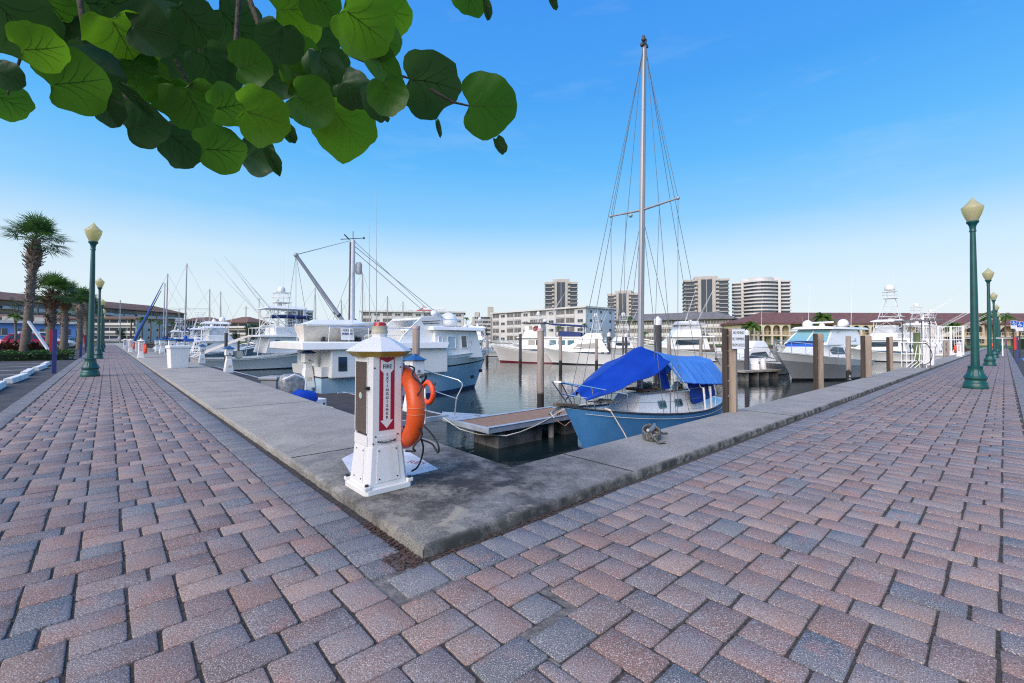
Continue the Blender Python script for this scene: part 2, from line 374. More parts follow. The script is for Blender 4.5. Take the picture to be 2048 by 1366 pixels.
g=MB(); z=-.052; g.quad(W(-2.5,34.5,z),W(-6.5,34.5,z),W(-6.5,43,z),W(-2.5,43,z)); struct(g.build('blue_parking_bay',M('blue_road_paint',(.05,.25,.6),.7,ns=6,na=.2)))
# bedding sand under the pavers
BED=M('joint_sand',(.065,.055,.046),.95,ns=60,na=.6,bs=150,bst=.6)
g=MB(); z=-.006
g.quad(W(-WO,-WO,z),W(A1+2,-WO,z),W(A1+2,.05,z),W(-WO,.05,z)); g.quad(W(-WO,.05,z),W(.05,.05,z),W(.05,B1+2,z),W(-WO,B1+2,z))
# edge faces down to the asphalt
g.quad(W(-WO,-WO,z),W(A1+2,-WO,z),W(A1+2,-WO,-.15),W(-WO,-WO,-.15)); g.quad(W(-WO,-WO,z),W(-WO,B1+2,z),W(-WO,B1+2,-.15),W(-WO,-WO,-.15))
struct(g.build('paver_bed',BED))
# ---------------------------------------------------------------- pavers
U=.1465; rp=random.Random(5)
pv=MB(); pcol=[]
PINK=[(.35,.2,.155),(.385,.245,.195),(.315,.19,.16),(.27,.17,.15),(.40,.27,.215),(.30,.21,.185),(.245,.185,.175)]
GREY=[(.165,.178,.2),(.185,.195,.21),(.15,.165,.19),(.2,.205,.21)]
def paver(a0,a1,b0,b1,grey,ga,gb):
    if a1-a0<.016 or b1-b0<.016: return
    a0+=ga;a1-=ga;b0+=gb;b1-=gb
    ca,cb=(a0+a1)/2,(b0+b1)/2; d=(W(ca,cb)).length
    if grey: c=rp.choice(GREY)
    else:
        c=rp.choice(PINK)
        if rp.random()<.08: c=rp.choice(GREY)
    k=rp.uniform(.66,.92); c=tuple(x*k for x in c); n0=len(pv.v)
    if d>17:
        pv.add([W(a0,b0),W(a1,b0),W(a1,b1),W(a0,b1)],[(0,1,2,3)])
    else:
        tz=rp.uniform(-.0015,.0015); tx=rp.uniform(-.007,.007); ty=rp.uniform(-.007,.007)
        def z_(a,b): return tz+(a-ca)*tx+(b-cb)*ty
        cor=[(a1,b1,0),(a0,b1,90),(a0,b0,180),(a1,b0,270)]
        n=3 if d<5 else (2 if d<9 else 1)
        rings=[]
        jj=[(rp.uniform(-.003,.003),rp.uniform(-.003,.003),rp.uniform(.008,.016)) for _ in cor]
        for inset,z in((.0,-.03),(.0,-.006),(.0013,-.0018),(.004,-.0001)) if d<9 else ((0,-.02),(.004,0)):
            ring=[]
            for (a,b,t0),(ja,jb,r) in zip(cor,jj):
                sa=1 if t0 in(0,270) else -1; sb=1 if t0 in(0,90) else -1
                oa=a+ja-sa*(r+inset*.0); ob=b+jb-sb*(r)
                rr=max(.001,r-inset)
                for i in range(n):
                    t=R(t0+(90*i/(n-1) if n>1 else 45)); q=(rr if n>1 else rr*1.0)
                    x=oa+math.cos(t)*q; y=ob+math.sin(t)*q
                    ring.append(W(x,y,z+z_(x,y)))
            rings.append(ring)
        m=len(rings[0]); pv.loft(rings,True,False)
        pv.f.append(tuple(range(n0+(len(rings)-1)*m,n0+len(rings)*m))); pv.mi.append(0)
    pcol.extend([c]*(len(pv.v)-n0))
def field(kind,cells):
    """cells: yields (p0,p1,q0,q1): p across rows, q along rows, in units"""
PU_=.1415; PQ_=.152
def rows_units(pmin,pmax,qmin,qmax):
    # p runs across the rows, q along them; squares and 1.5 rectangles in an interlocking repeat
    out=[]; P=2*PQ_
    for i in range(int(math.floor(qmin/P))-1,int(math.ceil(qmax/P))+1):
        y0=(i%2)*2*PU_; qs=i*P
        for k in range(int(math.floor((pmin-y0)/(4*PU_)))-1,int(math.ceil((pmax-y0)/(4*PU_)))+1):
            p=y0+k*4*PU_
            for a,b,c,d in((1,2.5,0,1),(2.5,4,0,1),(0,1,.5,2),(2,3,1,2.5),(1,2,1,2),(3,4,1,2)): out.append((p+a*PU_,p+b*PU_,qs+c*PQ_,qs+d*PQ_))
    return out
BD=.045; BW=.212
def seam(a): return a+.80
def clipadd(a0,a1,b0,b1,box,left,ga,gb):
    A0,A1_,B0,B1_=box
    a0=max(a0,A0);a1=min(a1,A1_);b0=max(b0,B0);b1=min(b1,B1_)
    if a1-a0<.05 or b1-b0<.05: return
    paver(a0,a1,b0,b1,False,ga,gb)
# left field: rows run along b.  region b in [-1.955,-BD-BW], plus the corner a<-BD.. up to the stepped seam
FW_=-1.945
un=rows_units(-2.2,36,-2.2,2.2)
STEP=4*U
def seam_b(a): return math.floor((seam(a))/ (2*U))*2*U
for p0,p1,q0,q1 in rows_units(-2.2,A1+1,-2.2,1.2):
    a0,a1,b0,b1=p0-.257+PU_*2,p1-.257+PU_*2,q0-.257+3*PQ_,q1-.257+3*PQ_
    ca,cb=(a0+a1)/2,(b0+b1)/2
    e_=-BD-BW
    if a0>=e_-.02: box=(-9,A1+1,FW_,e_)
    elif a1<=e_+.02 or b1<=e_+.02: box=(FW_,9,FW_,9)
    else: box=(FW_,e_,FW_,9)
    if ca>e_ or cb<seam(ca): clipadd(a0,a1,b0,b1,box,True,.0024,.0045)
taken=[]
GR=.0118
occ=set()
def cellrange(x0,x1): return range(int(round((x0+.257)/GR)),int(round((x1+.257)/GR)))
for p0,p1,q0,q1 in rows_units(-2.2,2.2,-2.2,2.2):
    a0,a1,b0,b1=p0-.257+PU_*2,p1-.257+PU_*2,q0-.257+3*PQ_,q1-.257+3*PQ_
    ca,cb=(a0+a1)/2,(b0+b1)/2
    if ca<=-BD-BW*.5 and cb<seam(ca):
        for i in cellrange(a0,min(a1,-BD-BW)):
            for j in cellrange(b0,b1): occ.add((i,j))
for p0,p1,q0,q1 in rows_units(-3,B1+1,-2.4,.5):
    b0,b1,a0,a1=p0-.257+4.5*PU_,p1-.257+4.5*PU_,q0-.257-4*PQ_,q1-.257-4*PQ_
    ca,cb=(a0+a1)/2,(b0+b1)/2
    if cb<seam(ca)-.16: continue
    a0=max(a0,FW_); a1=min(a1,-BD-BW)
    if a1-a0<.035: continue
    # trim against the stones already laid on the other side of the seam
    for it in range(20):
        hit=[(i,j) for i in cellrange(a0,a1) for j in cellrange(b0,b1) if (i,j) in occ]
        if not hit: break
        jb=(max(h[1] for h in hit)+1)*GR-.257; ja=(max(h[0] for h in hit)+1)*GR-.257; ia=min(h[0] for h in hit)*GR-.257
        opts=[((a1-a0)*(b1-jb),(a0,a1,jb,b1)),((ia-a0)*(b1-b0),(a0,ia,b0,b1)),((a1-ja)*(b1-b0),(ja,a1,b0,b1))]
        a0,a1,b0,b1=max(opts)[1]
        if a1-a0<.05 or b1-b0<.05: a1=a0; break
    if a1-a0<.05: continue
    paver(a0,a1,b0,b1,False,.0045,.0024)
    if cb<2.5:
        for i in cellrange(a0,a1):
            for j in cellrange(b0,b1): occ.add((i,j))
fillq=[]; AL_,AH_=int(round((FW_+.257)/GR)),0; BL_=AL_; Z_=-.257
for i in range(AL_,AH_):
    for j in range(BL_,int(1.6/GR)):
        if (i,j) in occ: continue
        w=1
        while w<14 and i+w<AH_ and (i+w,j) not in occ: w+=1
        h=1
        while h<14 and all((i+q,j+h) not in occ for q in range(w)): h+=1
        for q in range(w):
            for r_ in range(h): occ.add((i+q,j+r_))
        if min(w,h)*GR<=.05: fillq.append((Z_+i*GR,Z_+(i+w)*GR,Z_+j*GR,Z_+(j+h)*GR))
        else: paver(Z_+i*GR,Z_+(i+w)*GR,Z_+j*GR,Z_+(j+h)*GR,False,.003,.003)
# soldier courses along the kerbs and the outer edges
k=0; a=-.02
while a<A1:
    w=.1435; 
    if not(a<.1): paver(a,a+w,-BD-BW,-BD,True,.0024,.003)
    if a<.1: paver(a,a+w,-BD-BW,-BD-.09,True,.0024,.003)
    paver(a,a+w,-WO,FW_,True,.0024,.003) ; a+=w
b=.145
while b<B1:
    w=.1435; paver(-BD-BW,-BD,b,b+w,True,.003,.0024); b+=w
paver(-BD-BW,-BD,.0,.14,True,.003,.003); paver(-BD-BW*.95,-BD,-.21,-.005,True,.004,.004)
b=-WO
while b<B1:
    paver(-WO,FW_,b,b+.1435,True,.003,.0024); b+=.1435
pm=bpy.data.materials.new('brick_pavers'); pm.use_nodes=True; nt=pm.node_tree; B=nt.nodes['Principled BSDF']; L=nt.links.new
at_=nod(nt,'ShaderNodeAttribute',attribute_name='stone'); gp=nod(nt,'ShaderNodeNewGeometry').outputs['Position']
def nz(s,d,r=.6):
    n=nod(nt,'ShaderNodeTexNoise'); n.inputs['Scale'].default_value=s; n.inputs['Detail'].default_value=d; n.inputs['Roughness'].default_value=r; L(gp,n.inputs['Vector']); return n.outputs['Fac']
def rg(v,a,b,c=0,d=1):
    r=nod(nt,'ShaderNodeMapRange'); r.inputs[1].default_value=a; r.inputs[2].default_value=b; r.inputs[3].default_value=c; r.inputs[4].default_value=d; L(v,r.inputs[0]); return r.outputs[0]
def mx(f,a,b,bl='MIX'):
    x=nod(nt,'ShaderNodeMix',data_type='RGBA',blend_type=bl)
    if isinstance(f,float): x.inputs[0].default_value=f
    else: L(f,x.inputs[0])
    for kk,s in((6,a),(7,b)):
        if isinstance(s,tuple): x.inputs[kk].default_value=s+(1,)
        else: L(s,x.inputs[kk])
    return x.outputs[2]
c=at_.outputs['Color']
c=mx(rg(nz(4.2,3),.45,.62,0,.52),c,(.23,.225,.24)); c=mx(rg(nz(6.5,3),.56,.7,0,.55),c,(.35,.16,.13))
c=mx(rg(nz(.6,6),.4,.75,0,.35),c,(.12,.11,.105)); c=mx(rg(nz(9,7,.7),.62,.72,0,.45),c,(.1,.09,.085))
c=mx(rg(nz(230,2),.55,.63,0,.8),c,(.56,.53,.5)); c=mx(rg(nz(180,2),.56,.64,0,.8),c,(.06,.052,.05)); c=mx(rg(nz(75,3),.58,.68,0,.4),c,(.11,.095,.09))
L(c,B.inputs['Base Color']); B.inputs['Roughness'].default_value=.82
bp=nod(nt,'ShaderNodeBump'); bp.inputs['Strength'].default_value=.55; bp.inputs['Distance'].default_value=.003; L(nz(300,3),bp.inputs['Height']); L(bp.outputs['Normal'],B.inputs['Normal'])
po=pv.build('brick_pavement',pm,smooth=40,recalc=False)
ca_=po.data.color_attributes.new('stone','FLOAT_COLOR','POINT')
ca_.data.foreach_set('color',[x for c in pcol for x in (*c,1)])
bm=bmesh.new(); bm.from_mesh(po.data); bmesh.ops.recalc_face_normals(bm,faces=bm.faces[:])
for f in bm.faces:
    if abs(f.normal.z)>.7 and f.normal.z<0: f.normal_flip()
bm.to_mesh(po.data); bm.free()
struct(po)
# leaf litter and grit at the corner of the kerb
LIT=M('dead_leaf_litter',(.10,.055,.04),.9,ns=40,na=.5)
g=MB(); rl=random.Random(2)
gm=MB(); gm.quad(W(-.262,-.262,-.005),W(.12,-.262,-.005),W(.12,-.001,-.005),W(-.262,-.001,-.005)); [gm.quad(W(q[0],q[2],-.004),W(q[1],q[2],-.004),W(q[1],q[3],-.004),W(q[0],q[3],-.004)) for q in fillq]; struct(gm.build('mortar_patch',M('grey_mortar',(.15,.135,.12),.95,ns=14,na=.5,bs=60,bst=.6)))
for _ in range(900):
    if rl.random()<.6: a,b=rl.uniform(-.02,.55),rl.uniform(-.06,-.003)
    else: a,b=rl.uniform(-.045,-.003),rl.uniform(-.08,1.5)
    if rl.random()<.25: a,b=rl.uniform(-.03,.14),rl.uniform(-.15,-.01)
    c=W(a,b,-.004+rl.random()*.008); t=rl.uniform(0,PI); s=rl.uniform(.002,.007); x=Vector((math.cos(t),math.sin(t),rl.uniform(-.3,.3)))*s*1.8; y=Vector((-math.sin(t),math.cos(t),rl.uniform(-.3,.3)))*s
    g.quad(c-x,c-y,c+x,c+y)
struct(g.build('leaf_litter',LIT,recalc=False),'stuff','reddish dead leaf crumbs caught along the foot of the concrete kerb')
# painted marks on the quay
g=MB(); z=QZ+.0022
g.quad(W(1.62,.2,z),W(.86,.62,z),W(.80,.40,z),W(.95,.20,z),W(1.5,.12,z)) if False else g.quad(at(683,917,z),at(714,902,z),at(800,893,z),at(878,938,z),at(815,953,z),at(700,945,z))
pw=g.build('painted_notice',M('worn_white_paint',(.66,.66,.66),.7,ns=7,na=.12,bs=90,bst=.3)); tag(pw,'worn white painted patch with red letters RES on the concrete round the pedestal','painted notice')
# ================================================================ street furniture
DZ=-.8
GREEN=M('green_lamp_paint',(.003,.07,.064),.4,ns=3,na=.18,bs=25,bst=.06,coat=.15)
GLOBE=M('amber_prismatic_globe',(.58,.53,.40),.22,ns=2,na=.08,transl=.5,coat=.3)
GLOBE2=M('globe_socket',(.12,.11,.08),.5)
def make_lamp(label,loc,rz):
    t=thing('street_lamp',label,'street lamp',loc,rz,'green lamps along the walks')
    g=MB(); g.lathe([(0.1974,0),(0.2012,0.02),(0.2012,0.085),(0.1922,0.1),(0.1922,0.125),(0.1699,0.15),(0.1654,0.185),(0.1751,0.205),(0.1877,0.225),(0.1862,0.25)],n=28)
    fl=lambda z,j:(-.06 if (j%3==0 and z>.26 and z<.44) else 0)
    g.lathe([(0.1862,0.25),(0.1684,0.275),(0.143,0.32),(0.1252,0.38),(0.1155,0.44),(0.1207,0.455),(0.1207,0.475),(0.1043,0.49),(0.0745,0.495)],n=48,flute=fl); g.build('lamp_base',GREEN,t,smooth=35)
    g=MB(); g.lathe([(0.07152,0.49),(0.06631,1.2),(0.0596,2.2),(0.05066,3.05),(0.04544,3.38),(0.05811,3.385),(0.0596,3.4),(0.05215,3.415),(0.05066,3.44),(0.05662,3.5),(0.0745,3.55),(0.09834,3.575),(0.1021,3.585),(0.1021,3.61),(0.0894,3.618)],n=20); g.build('pole',GREEN,t,smooth=35)
    g=MB(); g.lathe([(0.08791,3.615),(0.09685,3.64),(0.1214,3.7),(0.1445,3.76),(0.1632,3.82),(0.1758,3.88),(0.1795,3.91),(0.1728,3.925),(0.1416,3.952),(0.1177,3.975),(0.1162,3.982),(0.08791,4.012),(0.0596,4.045),(0.03725,4.075),(0.02235,4.105),(0.00596,4.135)],n=36,flute=lambda z,j:(.012 if j%2 else -.006)); g.build('lamp_globe',GLOBE,t,smooth=50)
    g=MB(); g.lathe([(0.03725,3.62),(0.03725,3.72),(0.02235,3.74),(0.02235,3.78)],n=10); g.build('lamp_socket',GLOBE2,t,smooth=40)
    return t
lamp0=None
LL=[14.6,28.97,45.3,60.5,75.5]
lablL=['green street lamp nearest the camera on the left brick walk, amber globe','second green street lamp on the left walk, just behind the nearest one','third green street lamp on the left walk, its globe clear against the brown roof','fourth green street lamp on the left walk, half hidden by the poles before it','last far green street lamp on the left walk near the white motel']
LRr=[12.76,26.4,39.9,53.5,67,80,93]
lablR=['tall green street lamp nearest the camera on the right brick walk, amber globe','second green street lamp on the right walk','third green street lamp on the right walk','fourth green street lamp on the right walk, in line behind the third','fifth green street lamp on the right walk, in line behind the fourth','sixth green street lamp far along the right walk by the hedge','farthest green street lamp on the right walk before the beige building']
for a,l in zip(LL,lablL):
    p=W(a,-1.41)
    if lamp0 is None: lamp0=make_lamp(l,p,0)
    else: dup(lamp0,p,RND.uniform(0,3),l)
for b,l in zip(LRr,lablR): dup(lamp0,W(-1.37,b),RND.uniform(0,3),l)
# ---- fire extinguisher pedestals
GOLD=M('yellowed_hood_underside',(.38,.27,.03),.35,ns=5,na=.25)
DRUM=M('aged_cream_plastic',(.55,.5,.38),.5,ns=6,na=.1)
REDLENS=M('red_lens',(.45,.015,.01),.2,coat=.5)
DOORG=bpy.data.materials.new('smoked_door_glass'); DOORG.use_nodes=True
_n=DOORG.node_tree; _b=_n.nodes['Principled BSDF']; _b.inputs['Base Color'].default_value=(.16,.12,.09,1); _b.inputs['Roughness'].default_value=.12; _b.inputs['Alpha'].default_value=.62; _b.inputs['Coat Weight'].default_value=.6
INSIDE=M('cabinet_inside',(.25,.23,.2),.7)
BOLT=M('dark_bolt',(.05,.05,.05),.5,metal=.6)
def sq(h,c,z):        # chamfered square ring
    return [(h,-h+c,z),(h,h-c,z),(h-c,h,z),(-h+c,h,z),(-h,h-c,z),(-h,-h+c,z),(-h+c,-h,z),(h-c,-h,z)]
def make_fire(label,loc,rz,full=True):
    t=thing('fire_pedestal',label,'fire pedestal',loc,rz,'fire extinguisher pedestals along the quays')
    g=MB(); g.loft([sq(.155,.02,0),sq(.155,.02,.03),sq(.15,.02,.036)]); 
    g.loft([sq(.134,.02,.036),sq(.114,.02,.272)],True,True)
    if full:
        for sx in(-1,1):
            for sy in(-1,1): g.box((sx*.138,sy*.138,.044),(.036,.036,.02))
    g.build('base',WHITEP,t,bevel=.003)
    g=MB(); h=.112; c=.02; w=.006
    o=[(-h,-h+c),(-h+c,-h),(h-c,-h),(h,-h+c),(h,h-c),(h-c,h),(-h+c,h),(-h,h-c)]
    i=[(-h,h-c-.02),(-h+.03,h-c-.02),(-h+.03,h-.03),(h-.02,h-.03),(h-.02,-h+.02),(-h+.03,-h+.02),(-h+.03,-h+c+.02),(-h,-h+c+.02)]
    # a U of walls, open on the door side (local -x)
    z0,z1=.27,.806
    for poly in([(-h,-h+c),(-h+c,-h),(h-c,-h),(h-c,-h+.012),(-h+c,-h+.012),(-h+.01,-h+c+.012),(-h,-h+c+.012)],[(h-c,-h),(h,-h+c),(h,h-c),(h-c,h),(h-c-.01,h-.012),(h-.012,h-c-.005),(h-.012,-h+c+.005),(h-c-.002,-h+.0121)],[(h-c-.0105,h),(-h+c,h),(-h,h-c),(-h,h-c-.012),(-h+.01,h-c-.012),(-h+c+.004,h-.012),(h-c-.0105,h-.0122)]):
        g.prism(poly,z0,z1)
    g.prism([(-h+.01,-h+.016),(h-.014,-h+.016),(h-.014,h-.016),(-h+.01,h-.016)],.272,.3); g.build('body',WHITEP,t)
    g=MB(); g.box((-h-.002,0,.305),(.008,2*(h-c)-.004,.06)); g.box((-h-.002,0,.79),(.008,2*(h-c)-.004,.03)); g.box((-h-.002,-h+c+.008,.57),(.0081,.008,.44)); g.box((-h-.002,h-c-.008,.57),(.0081,.008,.44)); d=g.build('door',WHITEP,t)
    if full:
        g=MB(); g.box((-h-.003,0,.57),(.004,2*(h-c)-.026,.439)); g.build('door_glass',DOORG,d)
        g=MB(); g.box((-h-.006,-h+c+.005,.62),(.02,.03,.02)); g.cyl((-h-.012,-h+c+.02,.62),(-h-.012,-h+c-.012,.625),.006); g.build('latch',BOLT,d,bevel=.002)
        g=MB(); g.cyl((-h-.0055,.01,.57),(-h-.0057,.01,.57),.02,n=16); s_=g.build('inspection_sticker',M('green_sticker',(.1,.35,.2),.5,ns=60,na=.5,col2=(.7,.75,.7)),d); s_.scale=(1,1,1)
        e=MB(); e.lathe([(.01,.302),(.052,.305),(.055,.32),(.055,.6),(.045,.64),(.02,.66),(.02,.69),(.03,.7),(.03,.71),(.005,.715)],(0,0,0),18); eo=e.build('extinguisher',RED,t,smooth=40)
        e=MB(); e.cyl((-.0,0,.42),(0,0,.5),.0562,n=18,caps=False); e.build('extinguisher_label',M('paper_label',(.7,.65,.5),.7),eo)
        g=MB(); g.tube([(-.02,0,.69),(-.06,.03,.67),(-.065,.035,.5),(-.06,.03,.4)],.008); g.build('hose',BLACK,eo,smooth=40)
        # access panels on the flare
        for rz_,wd in((0,.14),(-90,.12)):
            g=MB(); m=Matrix.Rotation(R(rz_),4,'Z')
            def pt(x,z,off): 
                hh=.134+(.114-.134)*(z-.036)/(.236); return m@Vector((x,-hh-off,z))
            g.loft([[pt(-wd/2-.006,.06,.001),pt(wd/2+.006,.06,.001),pt(wd/2-.006,.262,.001),pt(-wd/2+.006,.262,.001)],[pt(-wd/2-.006,.06,.004),pt(wd/2+.006,.06,.004),pt(wd/2-.006,.262,.004),pt(-wd/2+.006,.262,.004)]])
            pn=g.build('access_panel',WHITEP,t,bevel=.001)
            g=MB()
            for x,z in((-wd/2+.012,.08),(wd/2-.012,.08),(-wd/2+.014,.245),(wd/2-.014,.245)): p=pt(x,z,.004); n=m@Vector((0,-1,.08)); g.cyl(p,p+n*.003,.0045,n=8)
            g.build('screw',BOLT,pn)
        [MB().cyl((sx*.138,sy*.138,.053),(sx*.138,sy*.138,.066),.011,n=6).build('anchor_bolt',BOLT,t) for sx in(-1,1) for sy in(-1,1)]
        g=MB(); 
        for k in range(8): g.torus((-.052+k*.014,-.1185,.296-.006*math.sin(PI*k/7)),.006,.0018,'y' if k%2 else 'z',10,5)
        for x,z in((-.075,.33),(.07,.33),(-.058,.298),(.05,.298),(-.09,.29),(.085,.74),(-.085,.74)): g.cyl((x,-.112,z),(x,-.117,z),.0045,n=8)
        g.build('chain',BOLT,t)
        g=MB(); g.box((-.005,-.1135,.318),(.13,.003,.03)); g.build('hinge_plate',WHITEP,t)
    # hood
    def ng(r,z,n=8,ph=22.5): return [(r*math.cos(R(ph+360*k/n)),r*math.sin(R(ph+360*k/n)),z) for k in range(n)]
    g=MB(); g.loft([ng(.196,.837),ng(.198,.841),ng(.17,.862),ng(.1,.905),ng(.055,.925)]); g.loft([ng(.045,.92),ng(.045,.955)]); g.build('hood',WHITEP,t,bevel=.0015)
    g=MB(); g.loft([ng(.158,.8065),ng(.194,.8365)]); g.build('hood_underside',GOLD,t)
    g=MB(); g.lathe([(.046,.95),(.05,.952),(.05,.965),(.047,.967),(.047,.99),(.049,.993),(.043,.995)],n=20); b=g.build('beacon',DRUM,t,smooth=40)
    g=MB(); g.lathe([(.042,.995),(.041,1.008),(.034,1.018),(.01,1.021)],n=20); g.build('beacon_lens',REDLENS,b,smooth=40)
    # sign on the side facing local -y
    sw,sh,zc=.098,.44,.582; y=-h
    g=MB(); g.slab([(-sw/2-.004,y-.0,zc-sh/2),(sw/2-.004,y,zc-sh/2),(sw/2-.004,y,zc+sh/2),(-sw/2-.004,y,zc+sh/2)],(0,-1,0),.0015); s=g.build('sign',SIGNRED,t)
    g=MB(); X=lambda x:x-.004; top=zc+sh/2; bot=zc-sh/2
    out=[(-.042,top-.012),(0,top-.032),(.042,top-.012),(.042,top-.075),(.023,top-.095),(.023,bot+.06),(.042,bot+.06),(0,bot+.012),(-.042,bot+.06),(-.023,bot+.06),(-.023,top-.095),(-.042,top-.075)]
    g.slab([(X(x),y-.0015,z) for x,z in out],(0,-1,0),.001); g.build('sign_arrow',WHITEP,s)
    if full:
        text_mesh('FIRE',.036,SIGNBLACK,s,(X(0),y-.003,top-.056),(R(90),0,0),sx=.9)
        for k,chh in enumerate('EXTINGUISHER'): text_mesh(chh,.0235,SIGNBLACK,s,(X(0),y-.003,top-.103-k*.0236),(R(90),0,0),bold=.0002)
    return t
fp=make_fire('white fire extinguisher pedestal with a red arrow sign, nearest the camera on the quay corner','' or W(.95,.235,QZ),YR)
fp.scale=(1.044,)*3
fp2=make_fire('white fire extinguisher pedestal on the left quay beside the second white dock box',W(27.9,.2,QZ),YR,False)
dup(fp2,W(41.5,.2,QZ),YR,'small far white fire pedestal on the left quay, just past the farther dock box')
dup(fp2,W(56,.2,QZ),YR,'tiny fire pedestal farthest along the left quay')
dup(fp2,W(.2,40.2,QZ),YR-PI/2,'white fire extinguisher pedestal on the right quay by the white metal gate')
dup(fp2,W(.2,70,QZ),YR-PI/2,'tiny far fire pedestal beside the right walk near the hedge')
# ---- life rings hang on them
def make_ring(label,loc,rz,mat,full=True,sc=1):
    t=thing('life_ring',label,'life ring',loc,rz,'orange life rings')
    g=MB(); g.torus((0,0,0),.215,.055,'x',40,16); g.build('ring',mat,t,smooth=60)
    g=MB()
    for k in range(4):
        th=R(45+90*k+45); c=Vector((0,.215*math.cos(th),.215*math.sin(th))); tan=Vector((0,-math.sin(th),math.cos(th)))
        x=Vector((1,0,0)); rr=Vector((0,math.cos(th),math.sin(th)))
        for s in(-.02,.02) if full else (0,):
            pts=[c+tan*s+x*(.0562*math.cos(q))+rr*(.0562*math.sin(q)) for q in [2*PI*i/16 for i in range(17)]]; g.tube(pts,.0022,4,False)
    g.build('seam_band',M('pale_orange_seam',(.7,.25,.12),.6),t,smooth=60)
    if full:
        g=MB(); g.sph((.048,-.215-.028,-.0),.012,10,6); g.build('stud',ALU,t,smooth=60)
    g=MB()
    for k in range(4):
        a0=R(90*k+20); a1=R(90*k+70); pts=[]
        for i in range(9):
            th=a0+(a1-a0)*i/8; r=.285+.02*math.sin(PI*i/8); pts.append((.02*math.sin(i*1.3),r*math.cos(th),r*math.sin(th)-.012*math.sin(PI*i/8)))
        if full or k%2: MB().stube(pts,.006,6,3).build('grab_line',BLACK,t,smooth=60)
    g.stube([(.03,-.2,.2),(.05,-.235,.215),(.068,-.2,.19),(.06,-.15,.15)],.007,6)
    if full:
        g.build('grab_line',BLACK,t,smooth=60); g=MB(); g.stube([(.05,-.16,-.19),(.075,-.19,-.2),(.09,-.26,-.21),(.09,-.33,-.245),(.08,-.36,-.2),(.06,-.32,-.14),(.03,-.268,-.09)],.006,6)
        g.build('loose_rope',BLACK,t,smooth=60); g=MB(); g.stube([(.06,-.16,-.19),(.08,-.15,-.25),(.085,-.11,-.33),(.08,-.06,-.395),(.07,-.0,-.43)],.0062,6)
    g.build('loose_rope' if full else 'grab_line',BLACK,t,smooth=60); return t
make_ring('large scuffed orange life ring hung on the nearest fire pedestal with a black rope',W(.95,.235+.118+.05,.55),YR-R(6),ORANGE).scale=(1.044,)*3
q=atY(855,785,9.6); r2=make_ring('bright orange life ring hung behind the nearest one on the floating dock',q,YR+R(2),ORANGE2,False); q2=q+UL*.1
dup(r2,W(27.9,.2+.18,.52),YR,'orange life ring on the left quay pedestal beside the dock box')
dup(r2,W(41.5,.2+.18,.52),YR,'small orange life ring on the far left quay pedestal')
dup(r2,W(.2+.18,40.2,.52),YL,'orange life ring on the right quay pedestal by the gate')
dup(r2,W(-.9,69.6,.6),YL,'tiny red life ring beside the farthest lamps of the right walk')
# ring post on the dock for r2
g=MB(); g.cyl((0,0,0),(0,0,.75),.02,n=8); g.build('post',WALU,thing('ring_post','white post on the floating dock that carries the rear life ring','post',Vector((q2.x,q2.y,DZ)),0))
DZ=-.8
BLUEH=M('blue_hood',(.02,.09,.24),.4,ns=4,na=.15)
def make_power(label,loc,rz):
    t=thing('power_pedestal',label,'power pedestal',loc,rz,'white power pedestals with blue hoods')
    g=MB(); g.loft([sq(.2,.03,0),sq(.2,.03,.04),sq(.13,.02,.62),sq(.115,.02,.63),sq(.115,.02,.8),sq(.17,.025,.85),sq(.17,.025,1.14)]); g.build('body',WHITEP,t,bevel=.004)
    g=MB(); g.loft([[(x*1,y*1,z) for x,y,z in sq(r,r*.45,zz)] for r,zz,z in((.2,1.14,0),(.235,1.155,0),(.23,1.165,0),(.1,1.25,0),(.07,1.255,0),(.065,1.29,0),(.02,1.3,0))] if False else [sq(.2,.08,1.141),sq(.235,.09,1.155),sq(.23,.09,1.168),sq(.09,.035,1.245),sq(.065,.03,1.25),sq(.06,.028,1.285),sq(.03,.012,1.295)]); g.build('hood',BLUEH,t,bevel=.004)
    for k,(x,z) in enumerate(((0,.92),)):
        g=MB(); g.cyl((x,-.17,z),(x,-.2,z-.012),.035,n=14); g.build('socket',M('grey_socket',(.25,.26,.28),.5),t,smooth=40)
    g=MB(); g.box((0,-.166,.3),(.14,.02,.12),rot=Matrix.Rotation(R(-6),3,'X')); g.build('notice_plate',M('notice_plate',(.6,.55,.4),.6,ns=20,na=.3),t)
    g=MB(); g.box((-.172,0,1.0),(.006,.16,.2)); g.build('meter_cover',M('meter_cover',(.6,.62,.64),.4),t)
    return t
p0=make_power('white power pedestal with blue hood just right of and behind the orange ring',W(8.3,4.72,DZ),YR); p0.scale=(1.12,)*3
for (u,v,l) in((615,769,'white power pedestal with blue hood beside the outboard motor and blue tarp'),(457,745,'white power pedestal with blue hood at the quay edge left of the sport boat stern'),(404,727,'second white power pedestal with blue hood, left of the one by the sport boat stern')):
    q=at(u,v,-.6); dup(p0,Vector((q.x,q.y,DZ+.1 if u==615 else -.6)),YR,l,None,1.06 if u==615 else 1.0)
for a,l in((33,'small blue-hooded power pedestal half behind the large white dock box'),(39.5,'small blue-hooded power pedestal beyond the left quay fire pedestal'),(43.5,'tiny blue-hooded power pedestal among the far left moorings')):
    dup(p0,W(a,1.9,-.35),YR,l)
